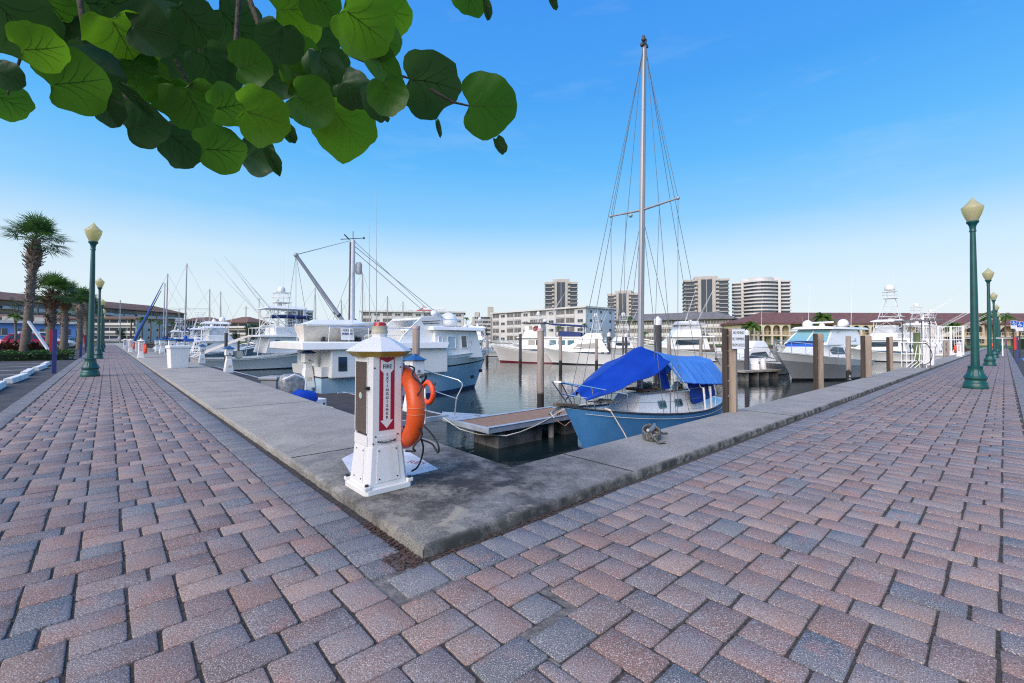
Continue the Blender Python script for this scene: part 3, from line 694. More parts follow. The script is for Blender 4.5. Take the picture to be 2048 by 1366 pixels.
# ---- dock boxes
def make_box(label,loc,rz,sx=.62,sy=.5,h=.74):
    t=thing('dock_box',label,'dock box',loc,rz,'white dock boxes on the quays')
    g=MB(); f=lambda k,z:[(sx*k/2,-sy*k/2,z),(sx*k/2,sy*k/2,z),(-sx*k/2,sy*k/2,z),(-sx*k/2,-sy*k/2,z)]
    g.loft([f(.86,0),f(1.0,h-.09)]); g.build('body',WHITEP,t,bevel=.012)
    g=MB(); g.loft([f(1.09,h-.092),f(1.1,h-.03),f(1.04,h-.005),f(.9,h)]); g.build('lid',WHITEP,t,bevel=.008); return t
bx=make_box('large plain white tapered dock box on the left quay',at(348,737,QZ)+Vector((-.1,.3,0)),YR+R(10),.54,.42,.74)
dup(bx,W(42.2,.75,QZ),YR,'smaller-looking white dock box farther back on the left quay')
dup(bx,W(57,.75,QZ),YR,'far white dock box near the end of the left quay')
dup(bx,W(66,.75,QZ),YR,'farthest tiny white dock box on the left quay')
dup(bx,W(.38,23.6,QZ),YL,'white dock box on the right quay beside the green piling',None,1.15)
# ---- lettering on the ground notice
nb=text_mesh('RES',.1,M('faded_red_paint',(.42,.07,.07),.8,ns=30,na=.4),pw,at(833,925,QZ+.0028),(0,0,YR-R(62)),depth=.0003,name='lettering',sx=1.0)
# ---- cleats with rope
GALV=M('galvanised_iron',(.3,.3,.29),.5,metal=.7,ns=25,na=.3,bs=40,bst=.15)
DKROPE=M('dark_mooring_rope',(.13,.13,.12),.9,ns=70,na=.9,bs=160,bst=.5)
def make_cleat(label,loc,rz,rope=True,sc=1):
    t=thing('mooring_cleat',label,'cleat',loc,rz,'mooring cleats on the quay')
    g=MB(); g.tube([(-.17,0,.115),(-.12,0,.1),(-.05,0,.092),(.05,0,.092),(.12,0,.1),(.17,0,.115)],[.014,.02,.024,.024,.02,.014],10)
    for s in(-1,1): g.tube([(s*.045,0,.095),(s*.055,0,.04),(s*.075,0,.006)],[.02,.018,.03],10)
    g.build('horn',GALV,t,smooth=50); t.scale=(sc,)*3; return t
cl=make_cleat('iron cleat buried in a coil of dark rope on the right quay edge',W(.50,2.82,QZ),YR+R(20))
mr_=thing('mooring_rope','coil of dark mooring rope wound round the near quay cleat','rope',W(.50,2.82,QZ),YR+R(20))
g=MB(); rr=random.Random(4)
pts=[]
for k in range(70):
    t=k/69*2*PI*5.2; pts.append(((.125-.006*(k%14)/14)*math.sin(t),.075*math.cos(t),.035+.0007*k+.03*math.sin(t+.6)+.006*rr.random()))
g.stube(pts,.0135,6,3); 
g.tube([(-.1,.02,.1),(-.16,-.05,.05),(-.2,-.1,.014),(-.15,-.15,.012)],.0125,7)
g.tube([(.1,-.02,.09),(.18,-.03,.05),(.26,-.06,.014),(.3,-.1,.012)],.011,7); g.build('rope_coil',DKROPE,mr_,smooth=60)
g=MB(); g.tube([(-.12,-.03,.055),(-.03,-.07,.05),(.08,-.06,.045),(.1,0,.05)],.014,7); g.build('pale_turn',M('pale_rope',(.4,.3,.22),.9,ns=100,na=.4),mr_,smooth=60)
dup(cl,at(1700,761,QZ),YR+R(10),'small bare iron cleat on the right quay by the round wooden piling')
dup(cl,at(1777,741,QZ),YR+R(10),'small far iron cleat on the right quay by the dark and pale twin pilings')
# ---- posts with boards
NAVYP=M('navy_post_paint',(.025,.035,.16),.5,ns=5,na=.2)
def post(label,loc,h,board,w=.1):
    t=thing('marker_post',label,'post',loc,YR,'navy posts beside the parking')
    g=MB(); g.box((0,0,h/2),(w,w,h)); g.build('post',NAVYP,t,bevel=.006)
    if board: g=MB(); g.box((-.085,.06,h-.36),(.07,.09,.66)); g.build('board',RED,t,bevel=.004)
post('navy blue square post with a red board, nearest at the left kerb stops',at(108,747,-.06),1.36,True)
post('short navy blue post at the end of the low hedge',at(161,717,-.06),.75,False)
post('small far navy and red post past the hedge on the left',at(171,703,-.06),1.4,True)
post('purple-blue post with a red board by the right-hand parking signs',at(2034.5,725,-.06),1.35,True)
post('tiny far navy and red post beside the right-hand hedge',at(2013,697,-.06),1.4,True)
# ---- accessible parking signs
def psign(label,loc,h,w):
    t=thing('parking_sign',label,'parking sign',loc,YR+R(-50),'wheelchair parking signs')
    g=MB(); g.box((0,0,h/2),(.06,.05,h)); g.build('post',M('dark_sign_post',(.05,.06,.05),.5),t)
    s=MB(); s.box((0,-.03,h-.2),(w,.006,w*1.5)); pl=s.build('sign_panel',WHITEP,t)
    s=MB(); s.box((0,-.0345,h-.2+w*.28),(w*.92,.003,w*.85)); bp_=s.build('blue_field',SIGNBLUE,pl)
    s=MB(); c=(0,-.037,h-.2+w*.2)
    s.torus(c,w*.17,w*.035,'y',16,5); k=w
    s.tube([(-.02*k,-.037,h-.2+w*.6),(-.03*k,-.037,h-.2+w*.32),(.13*k,-.037,h-.2+w*.3),(.24*k,-.037,h-.2+w*.08),(.3*k,-.037,h-.2+w*.1)],w*.04,5); s.sph((-.02*k,-.037,h-.2+w*.64),w*.06,8,5); s.build('wheelchair_symbol',WHITEP,pl)
    s=MB()
    for q in range(3): s.box((0,-.0345,h-.2-w*(.25+.17*q)),(w*.7,.003,w*.06))
    s.build('small_print',M('pale_print',(.45,.47,.5),.6),pl)
psign('blue wheelchair parking sign on a thin dark post, left of the pair',at(2028,718,-.06),2.35,.33)
psign('blue wheelchair parking sign on a post, right of the pair at the photo edge',at(2040,716,-.06),2.3,.42)
# ---- wheel stops
STOP=M('white_concrete_stop',(.72,.72,.7),.75,ns=5,na=.15,bs=30,bst=.3)
g=MB(); g.loft([[(x,-.09,0),(x,.09,0),(x,.07,.13),(x,-.07,.13)] for x in(-1.05,-.95,.95,1.05)]); 
ws=None
labs=['white concrete wheel stop nearest the left photo edge','second white wheel stop in the left row','third white wheel stop in the left row','fourth white wheel stop in the left row, beside the navy post','fifth white wheel stop in the left row, behind the navy post']
for k,l in enumerate(labs):
    if ws is None: ws=g.build('wheel_stop',STOP,bevel=.015); o=ws
    else: o=ws.copy(); COL.objects.link(o)
    o.location=W(12.0+k*2.85,-2.78-.02*k+(k%2)*.05,-.055); o.rotation_euler=(0,0,YL+R([1,-2,1.5,-1,1][k])); tag(o,l,'wheel stop','wheel stops in the parking lots')
for k in range(3):
    o=ws.copy(); COL.objects.link(o); o.location=W(-2.75,19.5+k*2.9,-.055); o.rotation_euler=(0,0,YR); tag(o,['nearest white wheel stop at the right photo edge','middle white wheel stop at the right photo edge','farther white wheel stop near the wheelchair signs'][k],'wheel stop','wheel stops in the parking lots')
# ---- pilings
PILE=bpy.data.materials.new('weathered_piling'); PILE.use_nodes=True
def pilemat(name,dry,dry2,wetz):
    m=bpy.data.materials.new(name); m.use_nodes=True; nt=m.node_tree; B=nt.nodes['Principled BSDF']; L=nt.links.new
    gp=nod(nt,'ShaderNodeNewGeometry').outputs['Position']; sp=nod(nt,'ShaderNodeSeparateXYZ'); L(gp,sp.inputs[0])
    mp=nod(nt,'ShaderNodeMapping'); mp.inputs['Scale'].default_value=(14,14,.9); L(gp,mp.inputs[0])
    n=nod(nt,'ShaderNodeTexNoise'); n.inputs['Scale'].default_value=1.5; n.inputs['Detail'].default_value=6; n.inputs['Roughness'].default_value=.7; L(mp.outputs[0],n.inputs['Vector'])
    r=nod(nt,'ShaderNodeMapRange'); r.inputs[1].default_value=.35; r.inputs[2].default_value=.65; L(n.outputs['Fac'],r.inputs[0])
    x=nod(nt,'ShaderNodeMix',data_type='RGBA'); x.inputs[6].default_value=dry+(1,); x.inputs[7].default_value=dry2+(1,); L(r.outputs[0],x.inputs[0])
    n2=nod(nt,'ShaderNodeTexNoise'); n2.inputs['Scale'].default_value=6; n2.inputs['Detail'].default_value=5; L(gp,n2.inputs['Vector'])
    ma=nod(nt,'ShaderNodeMath',operation='MULTIPLY_ADD'); ma.inputs[1].default_value=.35; L(n2.outputs['Fac'],ma.inputs[0]); L(sp.outputs['Z'],ma.inputs[2])
    w=nod(nt,'ShaderNodeMapRange'); w.inputs[1].default_value=wetz+.12; w.inputs[2].default_value=wetz+.22; w.inputs[3].default_value=1; w.inputs[4].default_value=0; L(ma.outputs[0],w.inputs[0])
    x2=nod(nt,'ShaderNodeMix',data_type='RGBA'); L(w.outputs[0],x2.inputs[0]); L(x.outputs[2],x2.inputs[6]); x2.inputs[7].default_value=(.022,.02,.017,1)
    L(x2.outputs[2],B.inputs['Base Color']); B.inputs['Roughness'].default_value=.85
    b=nod(nt,'ShaderNodeBump'); b.inputs['Strength'].default_value=.6; b.inputs['Distance'].default_value=.01; L(n.outputs['Fac'],b.inputs['Height']); L(b.outputs['Normal'],B.inputs['Normal']); return m
PILE=pilemat('weathered_piling',(.2,.16,.13),(.38,.32,.28),-.55); PILED=pilemat('dark_piling',(.04,.04,.045),(.075,.075,.085),-.9); PILEB=pilemat('dark_brown_timber',(.035,.025,.02),(.07,.05,.04),-2); PILEW=pilemat('pale_timber',(.26,.2,.15),(.42,.34,.26),-2); PILEG=pilemat('green_timber',(.12,.17,.06),(.22,.26,.12),-2)
CAP=M('white_plastic_cap',(.72,.72,.72),.5,ns=8,na=.08)
def pile(label,x,y,r,ztop,mat=None,cap=None,zb=-3.2,lean=(0,0),n=14):
    t=thing('piling',label,'piling',(x,y,zb),0,'mooring pilings')
    h=ztop-zb; g=MB(); g.lathe([(r*1.04,0),(r*1.02,h*.5),(r,h-.02),(r*.9,h)],n=n); g.build('pile',mat or PILE,t,smooth=40)
    if cap=='cone': g=MB(); g.lathe([(r*1.12,h-.22*(r/.15)),(r*1.12,h+.02),(r*.06,h+r*1.1)],n=n); g.build('cap',CAP,t,smooth=25)
    if cap=='ball': g=MB(); g.sph((0,0,h+r*.4),r*.85,10,6); g.build('cap',CAP,t,smooth=60)
    if cap=='flat': g=MB(); g.lathe([(r*1.08,h-.02),(r*1.08,h+.05),(r*.4,h+.07)],n=n); g.build('cap',M('pink_cap',(.5,.4,.38),.7),t,smooth=25)
    t.rotation_euler=(lean[0],lean[1],0); return t
def pile_px(label,u,vw,vt,wpx,mat=None,cap=None,dist=None):
    p=at(u,vw,ZW) if dist is None else atY(u,690,dist); Y=p.y
    zt=atY(u,vt,Y).z
    return pile(label,p.x,p.y,wpx*Y/F/2*cosu(u),zt,mat,cap)
pile_px('tall grey piling standing behind the finger dock left of the sailboat bow',1081,833,661,13.5,PILE,'flat')
pile_px('dark thin piling with white cap in front of the classic trawler',1040.5,728,668,6,PILED,'ball')
pile_px('thin brown piling left of the classic trawler bow',974,725,673,5.5)
pile_px('weathered piling at the bow of the white cabin cruiser',1121,741,672,6.5)
pile_px('weathered piling at the stern of the white cabin cruiser',1193,739,677,6)
pile_px('dark piling with white cone cap just right of the cruiser stern',1218,716,668,7,PILED,'cone')
pile_px('pale piling half hidden between the cruiser stern and the capped dark piling',1205,718,668,5.5)
pile_px('dark white-capped piling left of the sailboat mast',1252,712,670,5.5,PILED,'cone')
pile_px('slim dark piling beside the white-capped one left of the sailboat mast',1246,711,674,4,PILED)
pile_px('thick black piling with a big white cone cap right of the sailboat mast',1316,752,640,15,PILED,'cone')
pile_px('weathered piling right of the thick black piling',1338,742,673,7)
pile_px('weathered piling at the stern of the sportfisher behind the blue tarps',1402,740,674,6.5)
pile_px('dark piling with white cone cap behind the no fishing sign',1494,760,664,10,PILED,'cone')
pile_px('thick dark piling with white cone cap right of the trawler bow',931,716,653,9.5,PILED,'cone')
pile_px('dark thinner piling with white ball cap beside the trawler bow rail',917,715,669,6,PILED,'ball')
pile_px('big brown piling with a reddish cap rising behind the blue-hooded pedestal',832,812,656,15,PILE,'flat',11.9)
pile_px('dark grey piling at the left boats near the hardtop yacht',452,712,666,7,PILED,None,30)
pile_px('small dark piling with white ball cap left of the sport boat tower',477,712,668,4.5,PILED,'ball',40)
pile_px('short far piling behind the trawler pilothouse',851,704,672,3.5,PILE); pile_px('short far piling right of the one behind the pilothouse',866,704,672,4,PILE)
pile_px('short grey piling left of the white sport bridge cruiser',1517,722,668,6)
pile_px('thin dark far piling beneath the apartment block',900,704,675,3,PILED)
pile_px('round pale wooden piling with a rope by the near right quay cleat',1697.5,768,672,11)
pile_px('green squared timber piling beside the pipe hose rack on the right quay',1834,757,665,15,PILEG,None,17)
for k,(u,w,l) in enumerate(((1850,5,'slim grey piling left of the white gate'),(1889,4.5,'first of two slim grey pilings right of the dock box'),(1896,4.5,'second of two slim grey pilings right of the dock box'))):
    p=at(u,712,.0); pile(l,p.x,p.y,w*p.y/F/2,atY(u,681,p.y).z,PILE)
# squared quay timbers in pairs
def timber(label,u0,u1,vb,vt,mat,lean=0):
    um=(u0+u1)/2; p=at(um,vb,QZ); p=p+(p-EYEP).normalized()*.0; w=(u1-u0)*p.y/F*.86*(.5+.5*cosu(um)); zt=atY(um,vt,p.y).z
    t=thing('quay_timber',label,'piling',(p.x,p.y,-2.2),YR+R(8),'squared timbers bolted to the quay')
    g=MB(); h=zt+2.2; g.box((0,0,h/2),(w,w,h)); g.build('timber',mat,t,bevel=.012); t.rotation_euler=(0,lean,YR+R(8))
    if mat is PILEB: g=MB(); [MB().cyl((x*w*.2,-w/2,h-.1-k*.2),(x*w*.2,-w/2-.008,h-.1-k*.2),.009,n=6).build('bolt',ALU,t) for k in range(5) for x in(-1,1)]
    return t
timber('dark brown squared timber beside the no fishing sign',1445,1457.5,824,657,PILEB)
tm=timber('pale weathered timber that carries the no fishing sign',1457.5,1475,823,656,PILEW)
timber('dark brown timber of the second pair on the right quay',1627,1636.5,776,667,PILEB); timber('pale timber of the second pair on the right quay',1636.5,1648,775,667,PILEW)
timber('dark brown leaning timber of the third group on the right quay',1721,1731,756,671,PILEB,R(3)); timber('pale leaning timber of the third group on the right quay',1731,1744,754,671,PILEW,R(2.5))
timber('dark brown timber of the fourth pair near the pipe rack',1773,1779.5,742,674,PILEB); timber('pale timber of the fourth pair near the pipe rack',1779.5,1787,741,673,PILEW)
# ---- no fishing sign
p=at(1466,823,QZ); p=p+(EYEP-p).normalized()*.12; Y=p.y; c=atY(1476.5,678,Y)
sg=thing('notice_sign','white sign reading NO FISHING NO SWIMMING FROM DOCKS on a pale timber','sign',c,R(-14))
g=MB(); w_=25*Y/F; h_=41*Y/F; g.box((0,0,0),(w_,.008,h_)); g.build('sign_panel',M('sign_pale_blue',(.6,.66,.72),.5),sg,bevel=.002)
for k,tx in enumerate(('NO FISHING','NO SWIMMING','FROM DOCKS')): text_mesh(tx,h_*.2,SIGNBLACK,sg,(0,-.0055,h_*.30-k*h_*.3),(R(90),0,0),sx=w_*.88/(h_*.2*len(tx)*.62))
g=MB(); 
for s in(-1,1): g.box((s*w_*.49,-.005,0),(w_*.02,.002,h_*.98)); g.box((0,-.0051,s*h_*.488),(w_*.96,.002,h_*.015))
g.build('sign_border',SIGNBLACK,sg)
# ================================================================ docks
PLANKD=M('old_dock_planks',(.055,.05,.05),.85,ns=3,na=.5,stretch=(1,14,1),bs=20,bst=.3)
PLANKB=M('brown_dock_planks',(.27,.17,.115),.8,ns=4,na=.3,stretch=(14,1,1),bs=20,bst=.3)
DFRAME=M('dock_frame',(.42,.47,.52),.5,ns=5,na=.15,metal=.3)
FLOATM=M('concrete_float',(.13,.125,.12),.9,ns=4,na=.5,bs=12,bst=.4)
def planks(g,x0,x1,y0,y1,z,along='x',w=.14):
    n=int((x1-x0)/w) if along=='x' else int((y1-y0)/w)
    for k in range(n):
        dz=RND.uniform(-.002,.002)
        if along=='x': g.box(((x0+(k+.5)*w),(y0+y1)/2,z-.015+dz),(w-.008,y1-y0,.03))
        else: g.box(((x0+x1)/2,y0+(k+.5)*w,z-.015+dz),(x1-x0,w-.008,.03))
t=thing('floating_dock','dark planked floating dock along the left quay with a pale metal edge','dock',W(7.25,2.2,DZ),YR)   # local x=b, y=a
g=MB(); planks(g,0,2.72,.05,6.3,0,'y'); planks(g,0,2.0,6.35,26,0,'y'); g.build('deck',PLANKD,t)
g=MB(); g.box((2.77,3.15,-.05),(.08,6.3,.12)); g.box((1.4,-.03,-.05),(2.82,.08,.12)); g.box((2.05,16.2,-.05),(.08,19.7,.12)); g.build('frame',DFRAME,t,bevel=.006)
for k in range(7): MB().box((1.1,1.4+k*3.8,-.42),(1.7,2.6,.62)).build('float',FLOATM,t,bevel=.02)
t=thing('finger_dock','brown planked finger dock with pale aluminium edges in front of the sailboat bow','dock',W(5.3,5.05,DZ),YR)
g=MB(); planks(g,-.26,2.75,.06,1.1,0,'x',.11); g.build('deck',PLANKB,t)
g=MB()
for y in(.02,1.14): g.box((1.22,y,-.05),(3.16,.09,.12)); g.box((1.22,y*1.0,.012),(3.16,.12,.012))
g.box((2.78,.58,-.051),(.09,1.03,.11)); g.box((-.32,.58,-.051),(.09,1.03,.11))
g.slab([(-.36,.0,-.03),(-.22,1.9,-.03),(.25,2.6,-.03),(1.0,1.2,-.03),(1.0,.0,-.03)],(0,0,-1),.08); g.build('frame',DFRAME,t,bevel=.006)
MB().box((.72,.58,-.44),(1.35,.86,.62)).build('float',FLOATM,t,bevel=.02); MB().box((2.45,.58,-.44),(.5,.86,.62)).build('float',FLOATM,t,bevel=.02)
g=MB(); g.cyl((1.75,.2,-.9),(1.75,.2,-.1),.07,n=12); g.build('guide_pipe',M('pvc_pipe',(.45,.42,.38),.5),t,smooth=40)
def dockcleat(par,x,y,mat):
    g=MB(); g.tube([(x-.11,y,.075),(x,y,.06),(x+.11,y,.075)],.012,6); [g.cyl((x+s*.035,y,.0),(x+s*.035,y,.06),.014,n=6) for s in(-1,1)]; g.build('cleat',mat,par,smooth=40)
dockcleat(t,.25,1.12,ALU); dockcleat(t,1.85,.06,M('rusty_iron',(.1,.05,.03),.8))
rp_=thing('dock_rope','slack pale rope sagging along the edge of the brown finger dock','rope',W(5.3,5.05,DZ),YR)
g=MB(); g.tube([(-.3,1.7,-.02),(-.34,1.0,-.16),(-.2,.5,-.22),(.1,-.05,-.2),(.5,-.07,-.17),(1.0,-.06,-.09),(1.5,-.03,.02),(1.8,.05,.08),(2.2,.0,.2),(2.7,-.5,.3)],.012,6); g.build('slack_line',ROPE,rp_,smooth=60)
g=MB(); g.tube([(1.75,.05,.06),(1.72,-.06,-.1),(1.9,-.1,-.22),(2.1,-.12,-.12),(2.25,-.2,.1),(2.45,-.45,.3)],.01,6); g.build('pink_line',M('pink_rope',(.5,.25,.2),.9),rp_,smooth=60)
# gangway rail at the dock end
t=thing('dock_handrail','white pipe handrail with a bent end at the corner of the floating dock','handrail',(0,0,0),0)
f0=at(909,833,DZ); B_=f0+UL*2.2
up=lambda p,h:Vector((p.x,p.y,p.z+h))
g=MB(); tp=atY(917,760,f0.y)
e1=atY(847,740,f0.y+1.35)
g.tube([f0,f0.lerp(tp,.5),atY(925,772,f0.y),atY(924,766,f0.y),atY(917,760,f0.y),e1],.015,8); e2=atY(847,775,f0.y+1.35)
g.tube([atY(916,798,f0.y),e2],.012,8); g.tube([e1,up(e1,-.95)],.014,8)
g.build('rail',ALU,t,smooth=60)
# far docks, seen as dark strips between hulls
def fardock(label,a0,b0,a1,b1,w=1.4,z=-.7):
    p,q=W(a0,b0),W(a1,b1); d=q-p; l=d.length; t=thing('float_dock',label,'dock',(p.x,p.y,z),math.atan2(d.y,d.x),'low docks out in the basin')
    g=MB(); g.box((l/2,0,-.05),(l,w,.1)); g.build('deck',M('grey_dock_boards',(.3,.27,.23),.85,ns=2,na=.3),t)
    [MB().box((l*(k+.5)/4,0,-.38),(l/4-.8,w*.8,.55)).build('float',FLOATM,t) for k in range(4)]; return t
e0=AB(at(1474,741,-.7)); e1_=AB(at(1552,738,-.7)); fd=fardock('low pale dock carrying white steps and a bucket, behind the no fishing sign',e0[0],e0[1],e1_[0],e1_[1],1.0)
fardock('low dark dock between the classic trawler and the white cruiser',31.5,31.6,29.3,34.5,1.6)
# things on the buckets dock
p=at(1509,739,-.7)
t=thing('dock_step','white moulded boarding steps on the low dock behind the sign','dock step',(p.x,p.y,-.7),YR+.5); g=MB(); g.prism([(-.3,0),(.3,0),(.3,.66),(.0,.66),(.0,.35),(-.3,.35)],-.22,.22,lambda q:Vector((q.x,q.z,q.y))); g.build('steps',WHITEP,t,bevel=.02)
p=at(1526,738.5,-.7); t=thing('bucket','small white upturned bucket beside the boarding steps','bucket',(p.x,p.y,-.7),0); g=MB(); g.lathe([(.2,0),(.21,.03),(.12,.6),(.1,.62)],n=14); g.build('pail',WHITEP,t,smooth=40)
# ================================================================ boat kit   (local x to the bow, z=0 at the waterline)
def lerp(a,b,t): return a+(b-a)*t
def hull(par,L,B,sh,rake,tw=.75,mats=None,ns=18,bands=None,so=0.1,full=2.3,wlf=.82,bul=.06,deckm=None,flare=1.3,cock=None,chine=False):
    """sh=(stern,mid,bow) heights, rake=bow overhang; bands=[(h,material index)...]"""
    def shz(t): 
        s0,s1,s2=sh; return s0*(1-t)*(1-2*t)+4*s1*t*(1-t)+s2*t*(2*t-1)
    def hb(t):
        w=B/2*(1-abs(max(0,(t-.42)/.58))**full) if t>.42 else B/2*lerp(tw,1,math.sin(PI/2*t/.42))
        return max(w,.012)
    hs=[-.35,-.12,.0,.08,.16,.4,.62,.7,.74,.8,.9,1.0]
    rings=[]
    for i in range(ns+1):
        t=i/ns; t=1-(1-t)**1.35; z1=shz(t); side=[]
        xs=-L/2+L*t; xw=-L/2+so+(L-so-rake)*t
        for h in hs:
            z=h*z1 if h>0 else h*1.0
            hh=max(h,0); w=hb(t); wl=w*wlf*(1-max(0,(t-.5)/.5)**1.5*.55)
            y=lerp(wl,w,hh**flare) if h>=0 else wl*(1+h*1.6)
            if chine and 0<=h<.3: y=wl*.92 if h<.1 else y
            x=lerp(xw,xs,max(h,-.2))
            side.append(Vector((x,max(.006,y),z)))
        rings.append(side)
    g=MB(); nh=len(hs)
    vs=[p for s in rings for p in s]+[Vector((p.x,-p.y,p.z)) for s in rings for p in s]; off=len(rings)*nh
    fs=[];mi=[]
    def band(j):
        h=(hs[j]+hs[j+1])/2; k=0
        for lim,idx in(bands or[(.1,1),(2,0)]):
            if h<lim: return idx
        return 0
    for i in range(ns):
        for j in range(nh-1):
            a=i*nh+j; fs.append((a,a+nh,a+nh+1,a+1)); fs.append((off+a,off+a+1,off+a+nh+1,off+a+nh)); mi+=[band(j)]*2
    for j in range(nh-1): fs.append((j,j+1,off+j+1,off+j)); mi.append(band(j))           # transom
    e=ns*nh
    for j in range(nh-1): fs.append((e+j,e+j+1,off+e+j+1,off+e+j)); mi.append(band(j))
    g.v=[tuple(p) for p in vs]; g.f=fs; g.mi=mi
    h=g.build('hull',mats,par,smooth=38)
    g=MB(); pr=[]
    for s in rings:
        p=s[-1]; z=p.z-bul; pr.append([Vector((p.x-.0,p.y*.985,z)),Vector((p.x,p.y*.5,z+.03)),Vector((p.x,0,z+.04)),Vector((p.x,-p.y*.5,z+.03)),Vector((p.x,-p.y*.985,z))])
    g.loft(pr,False,False); g.build('deck',deckm or WHITE,par,smooth=40)
    def sheer(x,side=1,inset=0):
        for i in range(len(rings)-1):
            a,b=rings[i][-1],rings[i+1][-1]
            if a.x<=x<=b.x: 
                t=(x-a.x)/(b.x-a.x+1e-9); p=a.lerp(b,t); return Vector((x,side*max(0,p.y-inset),p.z))
        p=rings[-1][-1] if x>0 else rings[0][-1]; return Vector((p.x,side*max(0,p.y-inset),p.z))
    return sheer
class Cab:
    def __init__(s,xb,xt,z,yb,yt):
        s.xb,s.xt,s.z,s.yb,s.yt=xb,xt,z,yb,yt    # (aft,fwd) at bottom/top, (z0,z1), half widths (aft,fwd) bottom/top
    def build(s,par,name,mat,bevel=.05,crown=.06):
        (a0,f0),(a1,f1),(z0,z1)=s.xb,s.xt,s.z; (ya,yf),(ta,tf)=s.yb,s.yt
        g=MB(); g.loft([[(f0,yf,z0),(a0,ya,z0),(a0,-ya,z0),(f0,-yf,z0)],[(f1,tf,z1),(a1,ta,z1),(a1,-ta,z1),(f1,-tf,z1)]],True,False)
        c=len(g.v); m=(a1+f1)/2
        g.add([(f1,0,z1+crown*.6),(a1,0,z1+crown*.6),(m,0,z1+crown)],[])
        g.f+=[(4,5,c+1,c),(7,c,c+1,6),(4,c,7),(5,6,c+1),(3,2,1,0)]; g.mi+=[0]*5
        s.o=g.build(name,mat,par,bevel=bevel,smooth=50); return s.o
    def side(s,x,z,sd=1,off=.006):
        t=(z-s.z[0])/(s.z[1]-s.z[0]); xa=lerp(s.xb[0],s.xt[0],t); xf=lerp(s.xb[1],s.xt[1],t); u=(x-xa)/(xf-xa)
        return Vector((x,sd*(lerp(lerp(s.yb[0],s.yb[1],u),lerp(s.yt[0],s.yt[1],u),t)+off),z))
    def front(s,f,z,end=1,off=.006):
        t=(z-s.z[0])/(s.z[1]-s.z[0]); x=lerp(s.xb[end],s.xt[end],t)+(off if end else -off); y=lerp(s.yb[end],s.yt[end],t); return Vector((x,f*y,z))
    def win(s,quad,mat,sides=(1,-1),name='window',par=None,frame=None):
        for sd in sides:
            o=[s.side(x,z,sd) for x,z in quad]; g=MB(); n=Vector((0,sd,0)); g.slab(o,n,.012)
            w=g.build(name,mat,par or s.o)
            if frame:
                g=MB(); g.tube([p+n*.012 for p in o]+[o[0]+n*.012,o[1]+n*.012],frame[1],5,False); g.build('window_frame',frame[0],w)
    def fwin(s,f0,f1,z0,z1,mat,end=1,par=None,name='windscreen'):
        o=[s.front(f0,z0,end),s.front(f1,z0,end),s.front(f1*.98,z1,end),s.front(f0*.98,z1,end)]
        g=MB(); g.slab(o,(1 if end else -1,0,.3),.012); return g.build(name,mat,par or s.o)
def rail(par,sheer,x0,x1,h,n=7,r=.014,mat=None,mid=True,bow=True,sides=(1,-1),name='bow_rail',inset=.06):
    g=MB(); xs=[lerp(x0,x1,k/(n-1)) for k in range(n)]
    for sd in sides:
        top=[]
        for k,x in enumerate(xs):
            p=sheer(x,sd,inset); q=Vector((p.x+.03,p.y,p.z+h)); g.tube([p-Vector((0,0,.05)),q],r*.85,5); top.append(q)
        if bow and sd==1: tops=top
        g.tube(top,r,5)
        if mid: g.tube([q-Vector((0,0,h*.5)) for q in top],r*.55,4)
    if bow and len(sides)==2:
        a=sheer(xs[-1],1,inset); b=sheer(xs[-1],-1,inset); e=Vector((a.x+.12,0,a.z+h)); g.tube([Vector((a.x+.03,a.y,a.z+h)),e,Vector((b.x+.03,b.y,b.z+h))],r,5)
    return g.build(name,mat or STEEL,par,smooth=50)
def dome(par,p,r,name='radar_dome',mat=None):
    g=MB(); x,y,z=p; g.lathe([(r*.6,0),(r*.95,r*.15),(r,r*.5),(r*.96,r*.85),(r*.75,r*1.25),(r*.4,r*1.5),(r*.05,r*1.58)],p,14); return g.build(name,mat or WHITE,par,smooth=60)
def scanner(par,p,w,rz=0):
    g=MB(); g.lathe([(.14,0),(.16,.08),(.12,.2),(.05,.24)],p,12); g.box((p[0],p[1],p[2]+.28),(w,.13,.1),rz); return g.build('radar_scanner',WHITE,par,bevel=.02)
def antennas(par,lst,r=.012):
    for p,h,lean in lst:
        g=MB(); p=Vector(p); g.tube([p,p+Vector((lean*h*.4,0,h*.45)),p+Vector((lean*h,0,h))],[r,r*.8,r*.4],5); g.build('antenna',WALU,par)
